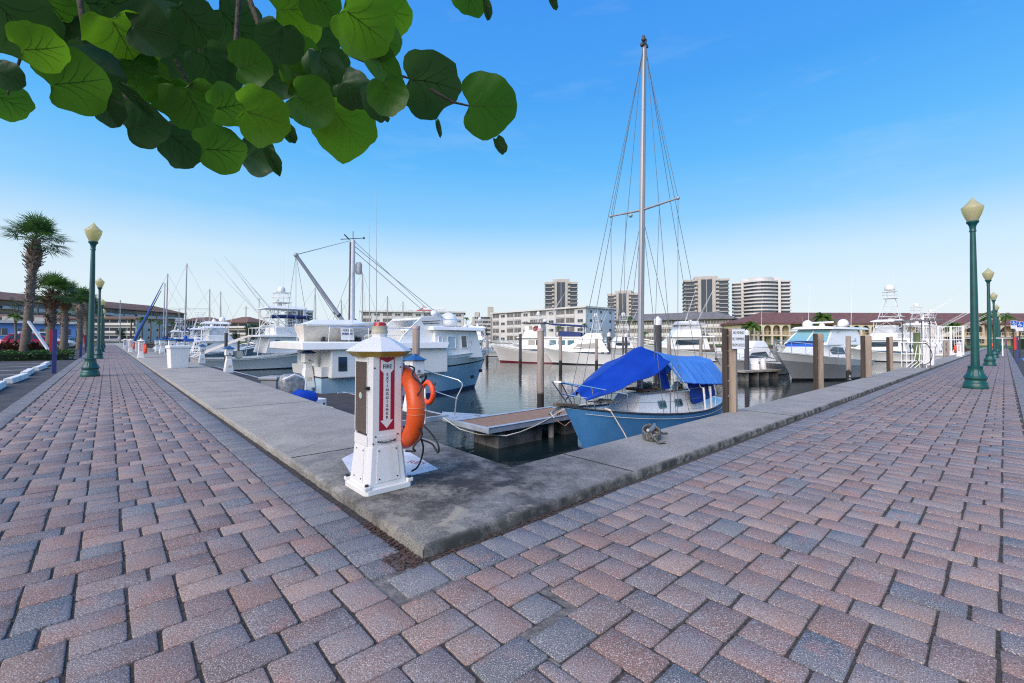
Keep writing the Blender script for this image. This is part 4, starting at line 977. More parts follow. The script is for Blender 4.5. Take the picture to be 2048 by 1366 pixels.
def tower(par,x,y,z0,z1,xt,yt,mat=None,r=.022,rungs=True,hoops=True):
    """sport-fishing tower: four raked legs, cross braces, ladder, control station, top platform"""
    mat=mat or WALU; g=MB(); legs=[]
    for sx,sy in((-1,-1),(-1,1),(1,1),(1,-1)):
        a=Vector((x[0] if sx<0 else x[1],sy*y,z0)); b=Vector((xt[0] if sx<0 else xt[1],sy*yt,z1)); legs.append((a,b)); g.tube([a,b],r,6)
    for k in range(4):
        (a0,b0),(a1,b1)=legs[k],legs[(k+1)%4]
        for t in(.28,.55,.82): g.tube([a0.lerp(b0,t),a1.lerp(b1,t)],r*.75,5)
        g.tube([a0.lerp(b0,.0),a1.lerp(b1,.28)],r*.7,5); g.tube([a1.lerp(b1,.28),a0.lerp(b0,.55)],r*.7,5); g.tube([a0.lerp(b0,.55),a1.lerp(b1,.82)],r*.7,5)
    (a0,b0),(a1,b1)=legs[0],legs[1]
    if rungs:
        for k in range(1,10): p=a0.lerp(b0,k/10); q=a1.lerp(b1,k/10); g.tube([p.lerp(q,.3),p.lerp(q,.7)],r*.6,4)
        g.tube([a0.lerp(a1,.3),b0.lerp(b1,.3)],r*.6,4); g.tube([a0.lerp(a1,.7),b0.lerp(b1,.7)],r*.6,4)
    o=g.build('tower_frame',mat,par,smooth=50)
    m=[(p[0]+p[1])/2 for p in(xt,)][0]; w=(xt[1]-xt[0])/2
    g=MB(); g.box((m,0,z1+.03),(2*w+.4,2*yt+.3,.06)); g.build('tower_platform',WHITE,par,bevel=.02)
    if hoops:
        g=MB()
        for hz in(.45,.8):
            pts=[(m+(w+.25)*math.cos(q),(yt+.2)*math.sin(q),z1+hz) for q in [2*PI*i/12 for i in range(13)]]; g.tube(pts,r*.8,5,False)
        for q in range(6): c,s_=math.cos(2*PI*q/6),math.sin(2*PI*q/6); g.tube([(m+(w+.15)*c,(yt+.1)*s_,z1+.05),(m+(w+.25)*c,(yt+.2)*s_,z1+.8)],r*.7,5)
        g.build('tower_rail',mat,par,smooth=50)
    return o
def outrigger(par,p,d,l,mat=None,r=.024):
    p=Vector(p); d=Vector(d).normalized(); g=MB(); g.tube([p,p+d*l*.5,p+d*l],[r,r*.75,r*.35],6); 
    n=Vector((0,0,1)); u=d.cross(n).normalized().cross(d)
    g.tube([p+d*l*.12,p+d*l*.3+u*.12,p+d*l*.75],r*.25,4); g.tube([p+d*l*.15,p+d*l*.3-u*.12,p+d*l*.7],r*.25,4); g.tube([p+d*l*.3+u*.12,p+d*l*.3-u*.12],r*.3,4)
    g.build('outrigger',mat or ALU,par,smooth=50)
# ================================================================ sailboat at the quay
bt=W(3.9,5.45); st=W(3.55,10.9); ax=(bt-st).normalized(); SBZ=math.atan2(ax.y,ax.x); LS=(bt-st).length; mid=(bt+st)/2
SHB=M('faded_blue_topsides',(.10,.33,.66),.35,ns=1.6,na=.14,coat=.1,bs=2,bst=.05)
BOOT=M('dark_boot_top',(.03,.04,.06),.5); 
BS=thing('sailboat','small blue-hulled sailboat with a tall bare mast and blue tarps over deck and boom','sailboat',(mid.x,mid.y,ZW),SBZ)
shS=hull(BS,LS,1.95,(.82,.74,1.02),.62,.5,[SHB,BOOT,SHB],22,[(-.05,1),(2,0)],.35,1.9,.72,.02,WHITE,1.1)
g=MB()   # toe rail and rubbing strake
for sd in(1,-1):
    xs=[-LS/2+LS*k/30 for k in range(31)]; g.tube([shS(x,sd,.0)+Vector((0,0,.012)) for x in xs],.02,6)
g.build('toe_rail',DARKTRIM,BS,smooth=50)
g=MB()
for sd in(1,-1): g.tube([shS(-LS/2+LS*k/30,sd,-.004)-Vector((0,sd*.006,.085)) for k in range(2,29)],.006,5)
g.build('cove_stripe',M('gold_white_stripe',(.7,.66,.55),.5),BS,smooth=50)
cb=Cab((-1.35,1.05),(-1.25,.72),(.72,1.12),(.62,.42),(.5,.32)); cb.build(BS,'cabin_trunk',WHITE,.05,.06)
PORT=M('portlight_frame',(.16,.3,.33),.35,metal=.5)
for x in(.15,-.42):
    for sd in(1,-1):
        g=MB(); o=[cb.side(x+dx,.9+dz,sd,.004) for dx,dz in((-.13,-.055),(-.1,-.08),(.1,-.08),(.13,-.055),(.13,.055),(.1,.08),(-.1,.08),(-.13,.055))]; g.slab(o,(0,sd,0),.018); p=g.build('portlight',PORT,cb.o)
        g=MB(); o=[cb.side(x+dx,.9+dz,sd,.022) for dx,dz in((-.095,-.055),(.095,-.055),(.095,.055),(-.095,.055))]; g.slab(o,(0,sd,0),.004); g.build('portlight_glass',GLASS,p)
for sd in(1,-1):
    g=MB(); o=[cb.side(-.95+.1*math.cos(2*PI*k/14),.92+.1*math.sin(2*PI*k/14),sd,.004) for k in range(14)]; g.slab(o,(0,sd,0),.016); p=g.build('portlight',PORT,cb.o)
    g=MB(); o=[cb.side(-.95+.07*math.cos(2*PI*k/14),.92+.07*math.sin(2*PI*k/14),sd,.02) for k in range(14)]; g.slab(o,(0,sd,0),.004); g.build('portlight_glass',GLASS,p)
g=MB(); g.box((.28,0,1.21),(.5,.5,.05)); h=g.build('fore_hatch',TEAK,BS,bevel=.01)
g=MB(); [g.box((-.1-.35*k,sd*.47,1.17),(.3,.03,.035)) for k in range(3) for sd in(1,-1)]; g.build('grab_rail',TEAK,BS,bevel=.008)
for x,y,s in((-.28,.2,1),(-.62,.28,.9)):
    g=MB(); g.tube([(x,y,1.14),(x,y,1.24),(x+.02,y+.05,1.3),(x+.06,y+.12,1.3)],[.05,.05,.055,.07],10); g.build('ventilator',M('vent_grey',(.2,.3,.36),.35,metal=.4),BS,smooth=60)
g=MB(); g.lathe([(.06,0),(.07,.03),(.045,.06),(.05,.12),(.03,.14)],(-.75,.36,1.16),12); g.build('winch',M('bronze',(.3,.22,.08),.35,metal=.7),BS,smooth=40)
g=MB(); rg_=random.Random(9)
for k in range(9): g.sph((rg_.uniform(-.25,.15),rg_.uniform(-.3,.3),1.22+rg_.uniform(0,.06)),rg_.uniform(.05,.09),8,5)
g.build('deck_clutter',M('grey_bundle',(.28,.3,.24),.9,ns=6,na=.5),BS,smooth=60)
# pulpit, stanchions, lifelines
g=MB(); bz=1.02
for sd in(1,-1):
    a=shS(1.5,sd,.05); b=shS(2.15,sd,.04); 
    g.tube([a,a+Vector((.0,0,.38)),b+Vector((.1,0,.46)),Vector((2.95,sd*.12,bz+.5)),Vector((3.0,0,bz+.5))],.0125,6); g.tube([b,b+Vector((.1,0,.46))],.0125,6); g.tube([Vector((2.55,sd*.06,bz)),Vector((2.95,sd*.12,bz+.5))],.0125,6); g.tube([b+Vector((.04,0,.22)),Vector((2.75,sd*.1,bz+.25))],.009,5)
g.build('pulpit',STEEL,BS,smooth=50)
for x in(.45,-1.55,-2.3):
    for sd in(1,-1):
        g=MB(); p=shS(x,sd,.05); g.tube([p,p+Vector((0,0,.5))],.011,6); g.build('stanchion',STEEL,BS)
for x,ln in((-.85,.06),(-1.2,.02),(-1.28,.12)):
    g=MB(); p=shS(x,1,.04); g.tube([p,p+Vector((ln,-.02,.52))],.022,8); g.build('stanchion_cover',WHITEP,BS,smooth=40)
g=MB()
for sd in(1,-1):
    for h in(.26,.49): g.tube([shS(1.5,sd,.05)+Vector((0,0,h*.78))]+[shS(x,sd,.05)+Vector((0,0,h)) for x in(.45,-1.55,-2.3,-2.65)],.005,4)
g.build('lifeline',WIRE,BS)
g=MB(); g.loft([[(2.4,.07,1.0),(2.4,-.07,1.0),(2.4,-.07,1.05),(2.4,.07,1.05)],[(3.0,.05,1.06),(3.0,-.05,1.06),(3.0,-.05,1.13),(3.0,.05,1.13)]]); g.build('bowsprit',M('weathered_bowsprit',(.15,.11,.08),.7,ns=8,na=.3),BS,bevel=.012)
g=MB(); g.tube([(2.75,.0,1.03),(2.98,0,1.0),(3.12,.02,.93),(3.1,.1,.86)],[.02,.025,.03,.012],6); g.tube([(3.12,.02,.95),(3.05,-.1,.9)],[.025,.01],6); g.build('anchor',GALV,BS,smooth=50)
# mast and rigging
MX=.33; MTOP=9.14; mfoot=Vector((MX,0,1.1)); mhead=Vector((MX-.2,.0,MTOP))
mhead=BS.matrix_basis.inverted()@atY(1284.5,85,mid.y+.2) if False else mhead
g=MB(); g.tube([mfoot,mfoot.lerp(mhead,.5),mhead],[.072,.066,.052],12); g.build('mast',GREYMAST,BS,smooth=50)
g=MB(); g.box(mhead+Vector((0,0,.02)),(.2,.09,.06)); g.cyl(mhead+Vector((.0,-.02,.05)),mhead+Vector((0,-.02,.26)),.035,n=8); g.sph(mhead+Vector((.09,.05,.1)),.055,8,6); g.cyl(mhead+Vector((-.06,0,.05)),mhead+Vector((-.08,0,.2)),.018,n=6); g.build('masthead_fitting',M('masthead_dark',(.05,.05,.055),.5,ns=20,na=.4),BS,smooth=40)
SPZ=5.3; sp=mfoot.lerp(mhead,(SPZ-1.1)/(MTOP-1.1)); tips=[]
g=MB()
for sd in(1,-1):
    tp=sp+Vector((0,sd*.9,.05)); g.tube([sp,tp],[.03,.02],8); g.sph(tp,.04,8,5); tips.append(tp)
g.sph(sp+Vector((0,-.32,-.06)),.05,8,5); g.build('spreader',GREYMAST,BS,smooth=50)
g=MB(); H=mhead
stem=Vector((2.62,0,1.05)); stern=Vector((-LS/2+.05,0,.85))
def wire(a,b,r=.006): g.tube([a,b],r,4)
wire(H,stem); wire(H+Vector((.05,0,-.06)),Vector((2.35,.03,1.04))); 
wire(H,stern+Vector((0,.18,0))); wire(H+Vector((-.06,0,0)),stern+Vector((0,-.18,0)))
for sd,tp in zip((1,-1),tips):
    ch=shS(MX-.1,sd,.05); wire(H,tp); wire(tp,ch); wire(sp-Vector((0,0,.12)),shS(MX+.3,sd,.05)); wire(sp-Vector((0,0,.12)),shS(MX-.5,sd,.05)); wire(H+Vector((0,sd*.06,-.1)),ch+Vector((.06,0,0)),.006)
wire(H+Vector((.05,.05,0)),Vector((MX+.1,.08,1.15)),.006); wire(H+Vector((-.07,-.05,0)),Vector((MX-.16,-.06,1.15)),.006)
wire(tips[0].lerp(sp,.5),Vector((MX+.12,.42,1.2)),.005); wire(tips[1].lerp(sp,.5),Vector((MX+.1,-.42,1.2)),.005)
g.build('rigging',WIRE,BS)
g=MB(); g.tube([(MX-.08,0,1.92),(-2.3,0,1.84)],.05,10); g.build('boom',GREYMAST,BS,smooth=50)
g=MB(); g.tube([shS(1.9,1,.0)+Vector((0,.02,.02)),shS(1.75,1,.0)+Vector((0,.14,-.35)),shS(1.6,1,0)+Vector((-.05,.34,-1.0))],.011,6); g.tube([shS(1.9,1,.1)+Vector((.03,0,.06)),shS(1.9,1,0)+Vector((0,.03,.03))],.018,6); g.build('bow_line',M('bow_line_rope',(.72,.6,.45),.9,ns=80,na=.3),BS,smooth=50)
g=MB(); rz_=random.Random(6)
for k in range(10): q=rz_.uniform(0,6); g.tube([(1.3+.5*rz_.random(),.25*rz_.uniform(-1,1),1.0+.06*rz_.random()) for _ in range(4)],.014,5)
g.build('foredeck_lines',M('deck_lines',(.45,.4,.32),.9),BS,smooth=50)
g=MB(); g.box((-1.35,.0,.95),(.5,1.0,.4)); g.build('companionway_box',WHITE,BS,bevel=.03)
# tarps: draped sheets with their own thickness
TARP=bpy.data.materials.new('royal_blue_tarp'); 
def tarpmat(name,c,c2):
    m=M(name,c,.5,ns=1.5,na=.1,col2=c2,bs=7,bst=.7,stretch=(1,1.6,.5),transl=.18,spec=.35); return m
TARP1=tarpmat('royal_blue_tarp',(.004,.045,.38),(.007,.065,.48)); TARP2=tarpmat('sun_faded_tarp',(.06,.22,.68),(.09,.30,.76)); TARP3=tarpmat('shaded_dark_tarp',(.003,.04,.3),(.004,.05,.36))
def sheet(name,label,rows,mat,wr,amp,seed,axis=None,sag=0,th=.004,cat='tarp'):
    """rows: list of polylines (lists of points); resampled to a fine grid and wrinkled"""
    nu,nv=64,34; n=len(rows); m=len(rows[0]); rows=[[Vector(p) for p in r] for r in rows]; rs=random.Random(seed)
    ph=[(rs.uniform(.6,1.6),rs.uniform(-.5,.5),rs.uniform(0,6.3)) for _ in range(5)]
    def cr(a,b,c,d,t): return .5*((2*b)+(c-a)*t+(2*a-5*b+4*c-d)*t*t+(3*b-a-3*c+d)*t**3)
    def samp(l,t,spl):
        k=len(l)-1; x=t*k; i=min(int(x),k-1); f=x-i
        if not spl: return l[i].lerp(l[i+1],f)
        return cr(l[max(i-1,0)],l[i],l[i+1],l[min(i+2,k)],f)
    grid=[]
    for i in range(nv+1):
        row=[]
        for j in range(nu+1):
            u=j/nu; v=i/nv
            p=samp([samp(r,u,True) for r in rows],v,False)
            row.append(p)
        grid.append(row)
    g=MB(); 
    for i in range(nv+1):
        for j in range(nu+1):
            u=j/nu; v=i/nv
            p=grid[i][j]; a=grid[min(i+1,nv)][j]-grid[max(i-1,0)][j]; b=grid[i][min(j+1,nu)]-grid[i][max(j-1,0)]; nn=a.cross(b); nn=nn.normalized() if nn.length>1e-9 else Vector((0,0,1))
            w=sum(math.sin((wr[0]*u*f+wr[1]*v*(f*.6+k_)*1.0)*2*PI+q) for f,k_,q in ph)/5
            e=1.0 if axis is None else axis(u,v)
            g.v.append(tuple(p+nn*(w*amp*e)))
    W_=nu+1
    g.f=[(i*W_+j,i*W_+j+1,(i+1)*W_+j+1,(i+1)*W_+j) for i in range(nv) for j in range(nu)]; g.mi=[0]*len(g.f)
    t=thing(name,label,cat,(mid.x,mid.y,ZW),SBZ,'blue tarps on the sailboat'); o=g.build('sheet',mat,t,smooth=70); h_=MB(); h_.tube([g.v[j] for j in range(0,nu+1,2)],.011,5); h_.build('hem',M('tarp_hem',(.004,.035,.28),.7),t,smooth=60); s=o.modifiers.new('thickness','SOLIDIFY'); s.thickness=th
    return t
# front tarp: ridge line from the mast down to the forestay foot, falling to both sides
sheet('tarp','royal blue tarp tied from the mast down over the foredeck',[
 [(.1,.6,1.84),(.55,.68,1.68),(.9,.66,1.57),(1.4,.62,1.45),(1.8,.52,1.34),(2.36,.22,1.13)],
 [(.2,.45,1.98),(.6,.48,1.82),(1.0,.44,1.68),(1.5,.36,1.5),(1.95,.28,1.37),(2.4,.13,1.22)],
 [(.36,.06,2.16),(.75,0,2.02),(1.15,0,1.85),(1.6,0,1.64),(2.05,0,1.45),(2.42,0,1.29)],
 [(.35,-.55,1.95),(.7,-.55,1.82),(1.1,-.5,1.66),(1.6,-.4,1.46),(2.1,-.26,1.26),(2.5,-.08,1.18)],
 [(.3,-1.1,1.66),(.7,-1.05,1.55),(1.2,-.9,1.36),(1.7,-.7,1.2),(2.15,-.45,1.08),(2.56,-.22,1.04)]],TARP1,(1.8,3.0),.055,3)
sheet('tarp','sun-faded lighter blue tarp stretched over the boom and hanging in wrinkles',[
 [(-.2,.72,1.38),(-.7,.85,1.33),(-1.2,.9,1.3),(-1.7,.88,1.27),(-2.25,.8,1.24)],
 [(-.12,.5,1.7),(-.7,.66,1.6),(-1.2,.7,1.56),(-1.7,.68,1.55),(-2.15,.6,1.55)],
 [(-.05,.3,1.98),(-.7,.44,1.87),(-1.2,.47,1.82),(-1.7,.45,1.81),(-2.08,.4,1.84)],
 [(.1,0,2.12),(-.7,0,1.99),(-1.2,0,1.94),(-1.7,0,1.92),(-2.12,0,1.92)],
 [(.1,-.45,1.9),(-.7,-.5,1.8),(-1.2,-.5,1.76),(-1.7,-.5,1.76),(-2.1,-.45,1.8)],
 [(.05,-.9,1.5),(-.7,-1.0,1.42),(-1.2,-1.0,1.4),(-1.7,-1.0,1.38),(-2.2,-.9,1.38)]],TARP2,(9,.7),.022,8,lambda u,v:1.0 if v<.42 else .25)
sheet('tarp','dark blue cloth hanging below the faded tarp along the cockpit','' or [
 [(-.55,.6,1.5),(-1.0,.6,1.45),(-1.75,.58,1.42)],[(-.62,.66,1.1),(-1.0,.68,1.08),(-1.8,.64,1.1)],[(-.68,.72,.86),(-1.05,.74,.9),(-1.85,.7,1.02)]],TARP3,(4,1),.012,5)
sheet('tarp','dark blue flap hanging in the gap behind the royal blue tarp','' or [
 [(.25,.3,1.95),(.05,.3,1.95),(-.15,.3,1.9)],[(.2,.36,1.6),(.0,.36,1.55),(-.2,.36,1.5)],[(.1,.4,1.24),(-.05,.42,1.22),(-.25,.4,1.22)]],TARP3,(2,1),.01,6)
t=thing('tarp_ties','white cords tying down the faded blue tarp','cord',(mid.x,mid.y,ZW),SBZ)
for x,y in((-.7,.85),(-1.2,.9),(-1.7,.88),(-2.2,.8)): MB().tube([(x,y,1.31),(x-.1,y-.02,1.25),(x-.16,.88,1.2),(x-.16,.9,1.05)],.008,5).build('tie',ROPE,t,smooth=50)
MB().tube([(-2.25,.8,1.24),(-2.4,.7,.95)],.008,5).build('tie',ROPE,t,smooth=50); MB().tube([(.1,.6,1.84),(-.3,.85,1.2)],.006,4).build('tie',ROPE,t,smooth=50)
# ================================================================ trawler with derrick mast
HB=M('pale_blue_topsides',(.40,.57,.70),.3,ns=.8,na=.06,coat=.4)
HW=M('white_topsides',(.78,.78,.76),.22,ns=.8,na=.04,coat=.4)
HG=M('shaded_white_topsides',(.34,.34,.35),.25,ns=.8,na=.05,coat=.4)  # lower side of a white hull, its shade put into the grey
BOOTR=M('red_boot_top',(.16,.02,.03),.5); BOOTB=M('blue_boot_top',(.02,.05,.14),.4); BOOTK=M('black_boot_top',(.02,.02,.024),.5)
def boat(name,label,cat,loc,rz,group=None): return thing(name,label,cat,loc,rz,group)
# axis along the finger, bow away from the quay (+uR)
TB=W(15.7,4.4); TE=W(15.7,13.15); TL=(TE-TB).length; tm_=(TB+TE)/2
T=boat('trawler_yacht','pale blue hulled trawler yacht with white house, derrick boom and a dinghy on its roof','trawler',(tm_.x,tm_.y,ZW),YR)
sh=hull(T,TL,3.7,(1.35,1.6,1.85),.85,.9,[HB,BOOTB,HW,DARKTRIM],22,[(.1,1),(.7,0),(.74,3),(2,2)],.1,2.6,.88,.12,WHITE,1.4)
# near side is local -y
hx=-TL/2
aft=Cab((hx-.75,.6),(hx-.75,.75),(1.95,2.22),(2.02,2.02),(1.92,1.92)); aft.build(T,'aft_roof',WHITE,.11,.06)
hs_=Cab((hx+.25,.7),(hx+.25,.7),(.95,1.97),(1.885,1.885),(1.86,1.86)); hs_.build(T,'aft_house',WHITE,.05,.0)
for x0,x1 in((hx+2.2,hx+3.5),):
    hs_.win([(x0,1.12),(x1,1.12),(x1,1.78),(x0,1.78)],BGLASS,frame=(WALU,.025))
    for sd in(1,-1): g=MB(); g.box((( x0+x1)/2,sd*1.895,1.44),(x1-x0,.03,.03)); g.build('window_bar',WALU,hs_.o)
hs_.win([(hx+.5,1.2),(hx+.8,1.2),(hx+.8,1.7),(hx+.5,1.7)],GLASS)
g=MB(); g.box((hx-.35,0,.28),(.7,3.0,.07)); g.build('swim_platform',WHITE,T,bevel=.02)
ph=Cab((.25,3.05),(.35,2.75),(1.5,2.72),(1.5,1.3),(1.42,1.15)); ph.build(T,'pilothouse',WHITE,.06,.05)
pr=Cab((.1,3.1),(.15,3.05),(2.72,2.88),(1.65,1.4),(1.55,1.3)); pr.build(T,'pilothouse_roof',WHITE,.05,.05)
ph.win([(1.0,1.95),(1.42,1.95),(1.42,2.45),(1.0,2.45)],M('dimmed_blue_window',(.4,.52,.6),.15),frame=(WALU,.03)); ph.win([(1.75,1.95),(2.1,1.95),(2.1,2.48),(1.75,2.48)],GLASS,frame=(WALU,.03))
ph.win([(.5,2.05),(.7,2.05),(.7,2.45),(.5,2.45)],M('dimmed_blue_window',(.4,.52,.6),.15),frame=(WALU,.025))
g=MB()
for sd in(1,-1): g.slab([ph.side(x,z,sd,.004) for x,z in((1.6,1.55),(2.25,1.55),(2.25,2.6),(1.6,2.6))],(0,sd,0),.012)
g.build('side_door',WHITE,ph.o,bevel=.004)
for f0,f1 in((-.92,-.36),(-.3,.3),(.36,.92)): ph.fwin(f0,f1,2.0,2.5,GLASS)
fb=Cab((-1.9,.6),(-1.5,.1),(2.2,3.0),(1.3,1.3),(1.1,.9)); 
g=MB(); g.slab([(-1.3,-1.35,2.2),(1.0,-1.3,2.2),(1.0,-1.2,2.86),(.6,-1.2,3.35),(-.2,-1.25,3.28),(-1.1,-1.35,2.5)],(0,1,0),.08); g.slab([(-1.3,1.35,2.2),(1.0,1.3,2.2),(1.0,1.2,2.86),(.6,1.2,3.35),(-.2,1.25,3.28),(-1.1,1.35,2.5)],(0,-1,0),.08); g.box((.2,0,3.2),(.9,2.4,.08)); g.build('funnel_arch',WHITE,T,bevel=.02)
g=MB()
for sd in(1,-1):
  for k in range(2): g.box((.25,sd*1.285,3.1-.1*k),(.9-.1*k,.02,.03),rot=Matrix.Rotation(R(-4),3,'Y'))
g.build('vent_slots',DARKTRIM,T)
g=MB(); [g.box((.55,sd*1.305,2.55),(.32,.03,.34)) for sd in(1,-1)]; g.build('louvre',M('louvre_grey',(.45,.5,.55),.5),T,bevel=.01)
dome(T,(1.85,-.2,2.92),.42); dome(T,(1.25,-.1,3.25),.22); g=MB(); g.box((1.15,-.1,2.95),(.5,.5,.7)); g.build('radar_plinth',WHITE,T,bevel=.05); scanner(T,(1.0,-.3,3.42),.95,R(-35))
g=MB()
for x in(.9,1.35,1.8): g.tube([(x,-1.25,2.9),(x,-1.25,3.2)],.014,5); g.tube([(x,1.25,2.9),(x,1.25,3.2)],.014,5)
g.tube([(.7,-1.25,3.2),(2.0,-1.25,3.2)],.014,5); g.tube([(.7,1.25,3.2),(2.0,1.25,3.2)],.014,5); g.build('roof_rail',STEEL,T,smooth=50)
rail(T,sh,2.3,4.1,.5,6,.02,inset=.1); rail(T,lambda x,sd,i:Vector((x,sd*1.75,2.2)),hx+.2,-.6,.55,6,.015,bow=False,name='roof_handrail')
for y in(-.4,.7):
    pass
for sd in(-1,1):
    for x,z in((2.5,.62),(3.25,.85)):
        g=MB(); p=sh(x,sd); yy=p.y*(.985-.1*(1.0-z/1.5)); g.cyl((x,yy-sd*.08,z),(x+.01,yy+sd*.035,z+.02),.075,n=14); g.build('hawse_hole',BLACK,T)
g=MB(); g.loft([[(2.9,.9,1.42),(2.9,-.9,1.42),(4.0,-.3,1.7),(4.0,.3,1.7)],[(3.0,.8,1.66),(3.0,-.8,1.66),(3.9,-.25,1.86),(3.9,.25,1.86)]]); g.build('foredeck_trunk',WHITE,T,bevel=.04)
[MB().cyl((x,y,1.6),(x,y,1.95),.06,n=8).build('bollard',WHITE,T) for x,y in((3.75,.3),(3.95,-.3),(3.35,.9))]
# mast, boom, stays
MB_=Vector((-2.35,0,2.2)); 
def loc_(b,z,a=0): return T.matrix_basis.inverted()@W(15.7-a,b,z)
Tm=Matrix.Translation((tm_.x,tm_.y,ZW))@Matrix.Rotation(YR,4,'Z'); Ti=Tm.inverted()
def tl(u,v,off=0):     # a pixel on the boat's centre plane
    d=ray(u,v); n=UL; p0=W(15.7-off,8); t=(p0-EYEP).dot(n)/d.dot(n); return Ti@(EYEP+d*t)
mt=tl(706,480); mb=Vector((mt.x,0,2.1))
g=MB(); g.tube([mb,mt],[.11,.085],12); g.build('mast',M('white_painted_mast',(.6,.63,.66),.4,ns=4,na=.1),T,smooth=50)
g=MB(); g.tube([mb+Vector((-.13,0,.3)),mt+Vector((-.11,0,-.1))],.03,8); g.build('mast_track',M('dark_mast_track',(.12,.12,.13),.5),T,smooth=50)
bt_=tl(592,510); bb=tl(700,662)
g=MB(); g.tube([bb,bt_],[.085,.06],10); g.sph(bt_,.09,8,5); g.build('boom',GREYMAST,T,smooth=50)
g=MB(); g.sph(bb.lerp(bt_,.22),.1,8,5); g.sph(bb.lerp(bt_,.26)+Vector((0,.12,0)),.09,8,5); g.build('boom_winch',DARKTRIM,T,smooth=50)
g=MB()
for q in(bt_,): g.tube([q,mt],.012,4); g.tube([q+Vector((0,.03,.02)),mt+Vector((0,.05,.0))],.012,4)
for e in((-.35,0,-2.9),(.05,.05,-2.9),(.5,.05,-2.75)): g.tube([bt_,bt_+Vector(e)],.009,4)
for k in range(2): g.tube([bt_+Vector((0,0,-.05)),bb+Vector((-.1,.0,-.12-.05*k))],.009,4)
g.tube([mt,Vector((3.2,0,1.9))],.011,5) ; g.tube([mt+Vector((0,0,-.4)),Vector((1.2,-.5,2.95))],.015,5); g.tube([mt+Vector((0,0,-.2)),Vector((1.9,-.5,2.95))],.015,5)
g.tube([mt+Vector((0,0,-1.1)),Vector((mt.x-.5,-1.3,2.2))],.009,4); g.tube([mt+Vector((0,0,-1.1)),Vector((mt.x-.6,1.3,2.2))],.009,4); g.build('stays',GREYMAST,T)
g=MB(); g.tube([mt+Vector((-.5,0,-.05)),mt+Vector((.45,0,.15))],.014,6); g.sph(mt+Vector((.45,0,.15)),.05,6,4); g.tube([mt,mt+Vector((0,0,.35))],.015,5); g.box(mt+Vector((-.25,0,.08)),(.28,.035,.035),rot=Matrix.Rotation(R(40),3,'Y')); g.build('masthead_gear',DARKTRIM,T)
g=MB(); g.lathe([(.11,0),(.13,.08),(.13,.4),(.08,.48)],mt+Vector((.25,0,-1.35)),12); g.build('radar_reflector',GREYC,T,smooth=40)
g=MB(); g.tube([mb+Vector((0,0,1.1)),mb+Vector((.85,0,.5))],.035,6); g.build('mast_arm',DARKTRIM,T)
for u,v0 in((738,450),(752,383)): 
    q=tl(u,v0); b_=tl(u+1,650); g=MB(); g.tube([b_,q],[.018,.008],5); g.build('whip_antenna',GREYMAST,T)
# hard dinghy on the roof
D=thing('dinghy','white hard dinghy lying on the trawler roof with a FOR SALE sign on its side','dinghy',Tm@Vector((hx+1.15,-.35,2.32)),YR+R(2))
dm=M('dinghy_hull',(.62,.58,.5),.45,ns=4,na=.1); hull(D,3.1,1.45,(.5,.48,.62),.75,.7,[dm,dm],16,None,.12,1.7,.5,.03,WHITE,.8)
g=MB(); g.tube([(-1.45,-.6,.52),(0,-.7,.53),(.9,-.5,.6),(1.4,0,.64),(.9,.5,.6),(0,.7,.53),(-1.45,.6,.52)],.05,8); g.build('gunwale',WHITE,D,smooth=50)
g=MB(); g.loft([[(-1.4,.6,.53),(-1.4,-.6,.53),(1.0,-.4,.58),(1.0,.4,.58)],[(-1.0,.1,.72),(-1.0,-.1,.72),(.6,-.1,.76),(.6,.1,.76)]]); g.build('dinghy_cover',WHITE,D,bevel=.03)
g=MB(); g.box((-.05,-.74,.2),(.5,.012,.46),rot=Matrix.Rotation(R(-8),3,'X')); s_=g.build('sale_sign',WHITEP,D)
text_mesh('FOR SALE',.095,SIGNBLACK,D,(-.05,-.768,.33),(R(82),0,0),name='sale_lettering',sx=.86,bold=.001); text_mesh('NORDHAVN',.09,M('navy_ink',(.02,.03,.2),.5),D,(-.05,-.752,.2),(R(82),0,0),name='sale_lettering',sx=.82,bold=.003)
text_mesh('561 848 7300'[:0] or '- - - - -',.07,SIGNBLACK,D,(-.05,-.735,.07),(R(82),0,0),name='sale_lettering')
[MB().box((x,0,.0),(.1,.9,.16)).build('chock',DARKTRIM,D) for x in(-.8,.6)]
# outboard, blue tarp and white step by the dock
ob=at(583,783,-.25); t=thing('outboard_motor','grey plastic-covered outboard motor standing up at the quay edge','outboard motor',(ob.x,ob.y,-1.0),YR)
g=MB(); g.loft([[(x*.26*s,y*.2*s,z) for x,y in((1,.6),(.7,1),(-.7,1),(-1,.6),(-1,-.6),(-.7,-1),(.7,-1),(1,-.6))] for z,s in((.55,.8),(.62,1),(1.0,1.02),(1.12,.9),(1.17,.6))]); g.build('cowl',M('grey_motor_cover',(.23,.24,.25),.25,ns=9,na=.5,coat=.5),t,smooth=45)
g=MB(); g.box((0,0,.2),(.2,.14,.8)); g.build('leg',M('outboard_leg',(.2,.2,.21),.4),t,bevel=.02); g=MB(); g.tube([(.24,-.2,.6),(.26,-.24,1.05),(0,-.25,1.18),(-.26,-.22,1.05)],.02,6); g.build('grab_frame',WALU,t,smooth=50)
ib=at(600,800,-.35); t=thing('skiff','low white skiff moored against the left quay below the pedestal','skiff',(ib.x,ib.y,ZW),YL+PI,None)
hull(t,2.8,1.3,(.75,.75,.9),.4,.85,[CREAM,BOOTK],12,None,.05,2.4,.8,.05,CREAM)
b=at(607,787,-.2); nt_=thing('tarp_bundle','small bright blue tarp bundle beside the outboard motor','tarp',(b.x,b.y,b.z-.1),YR)
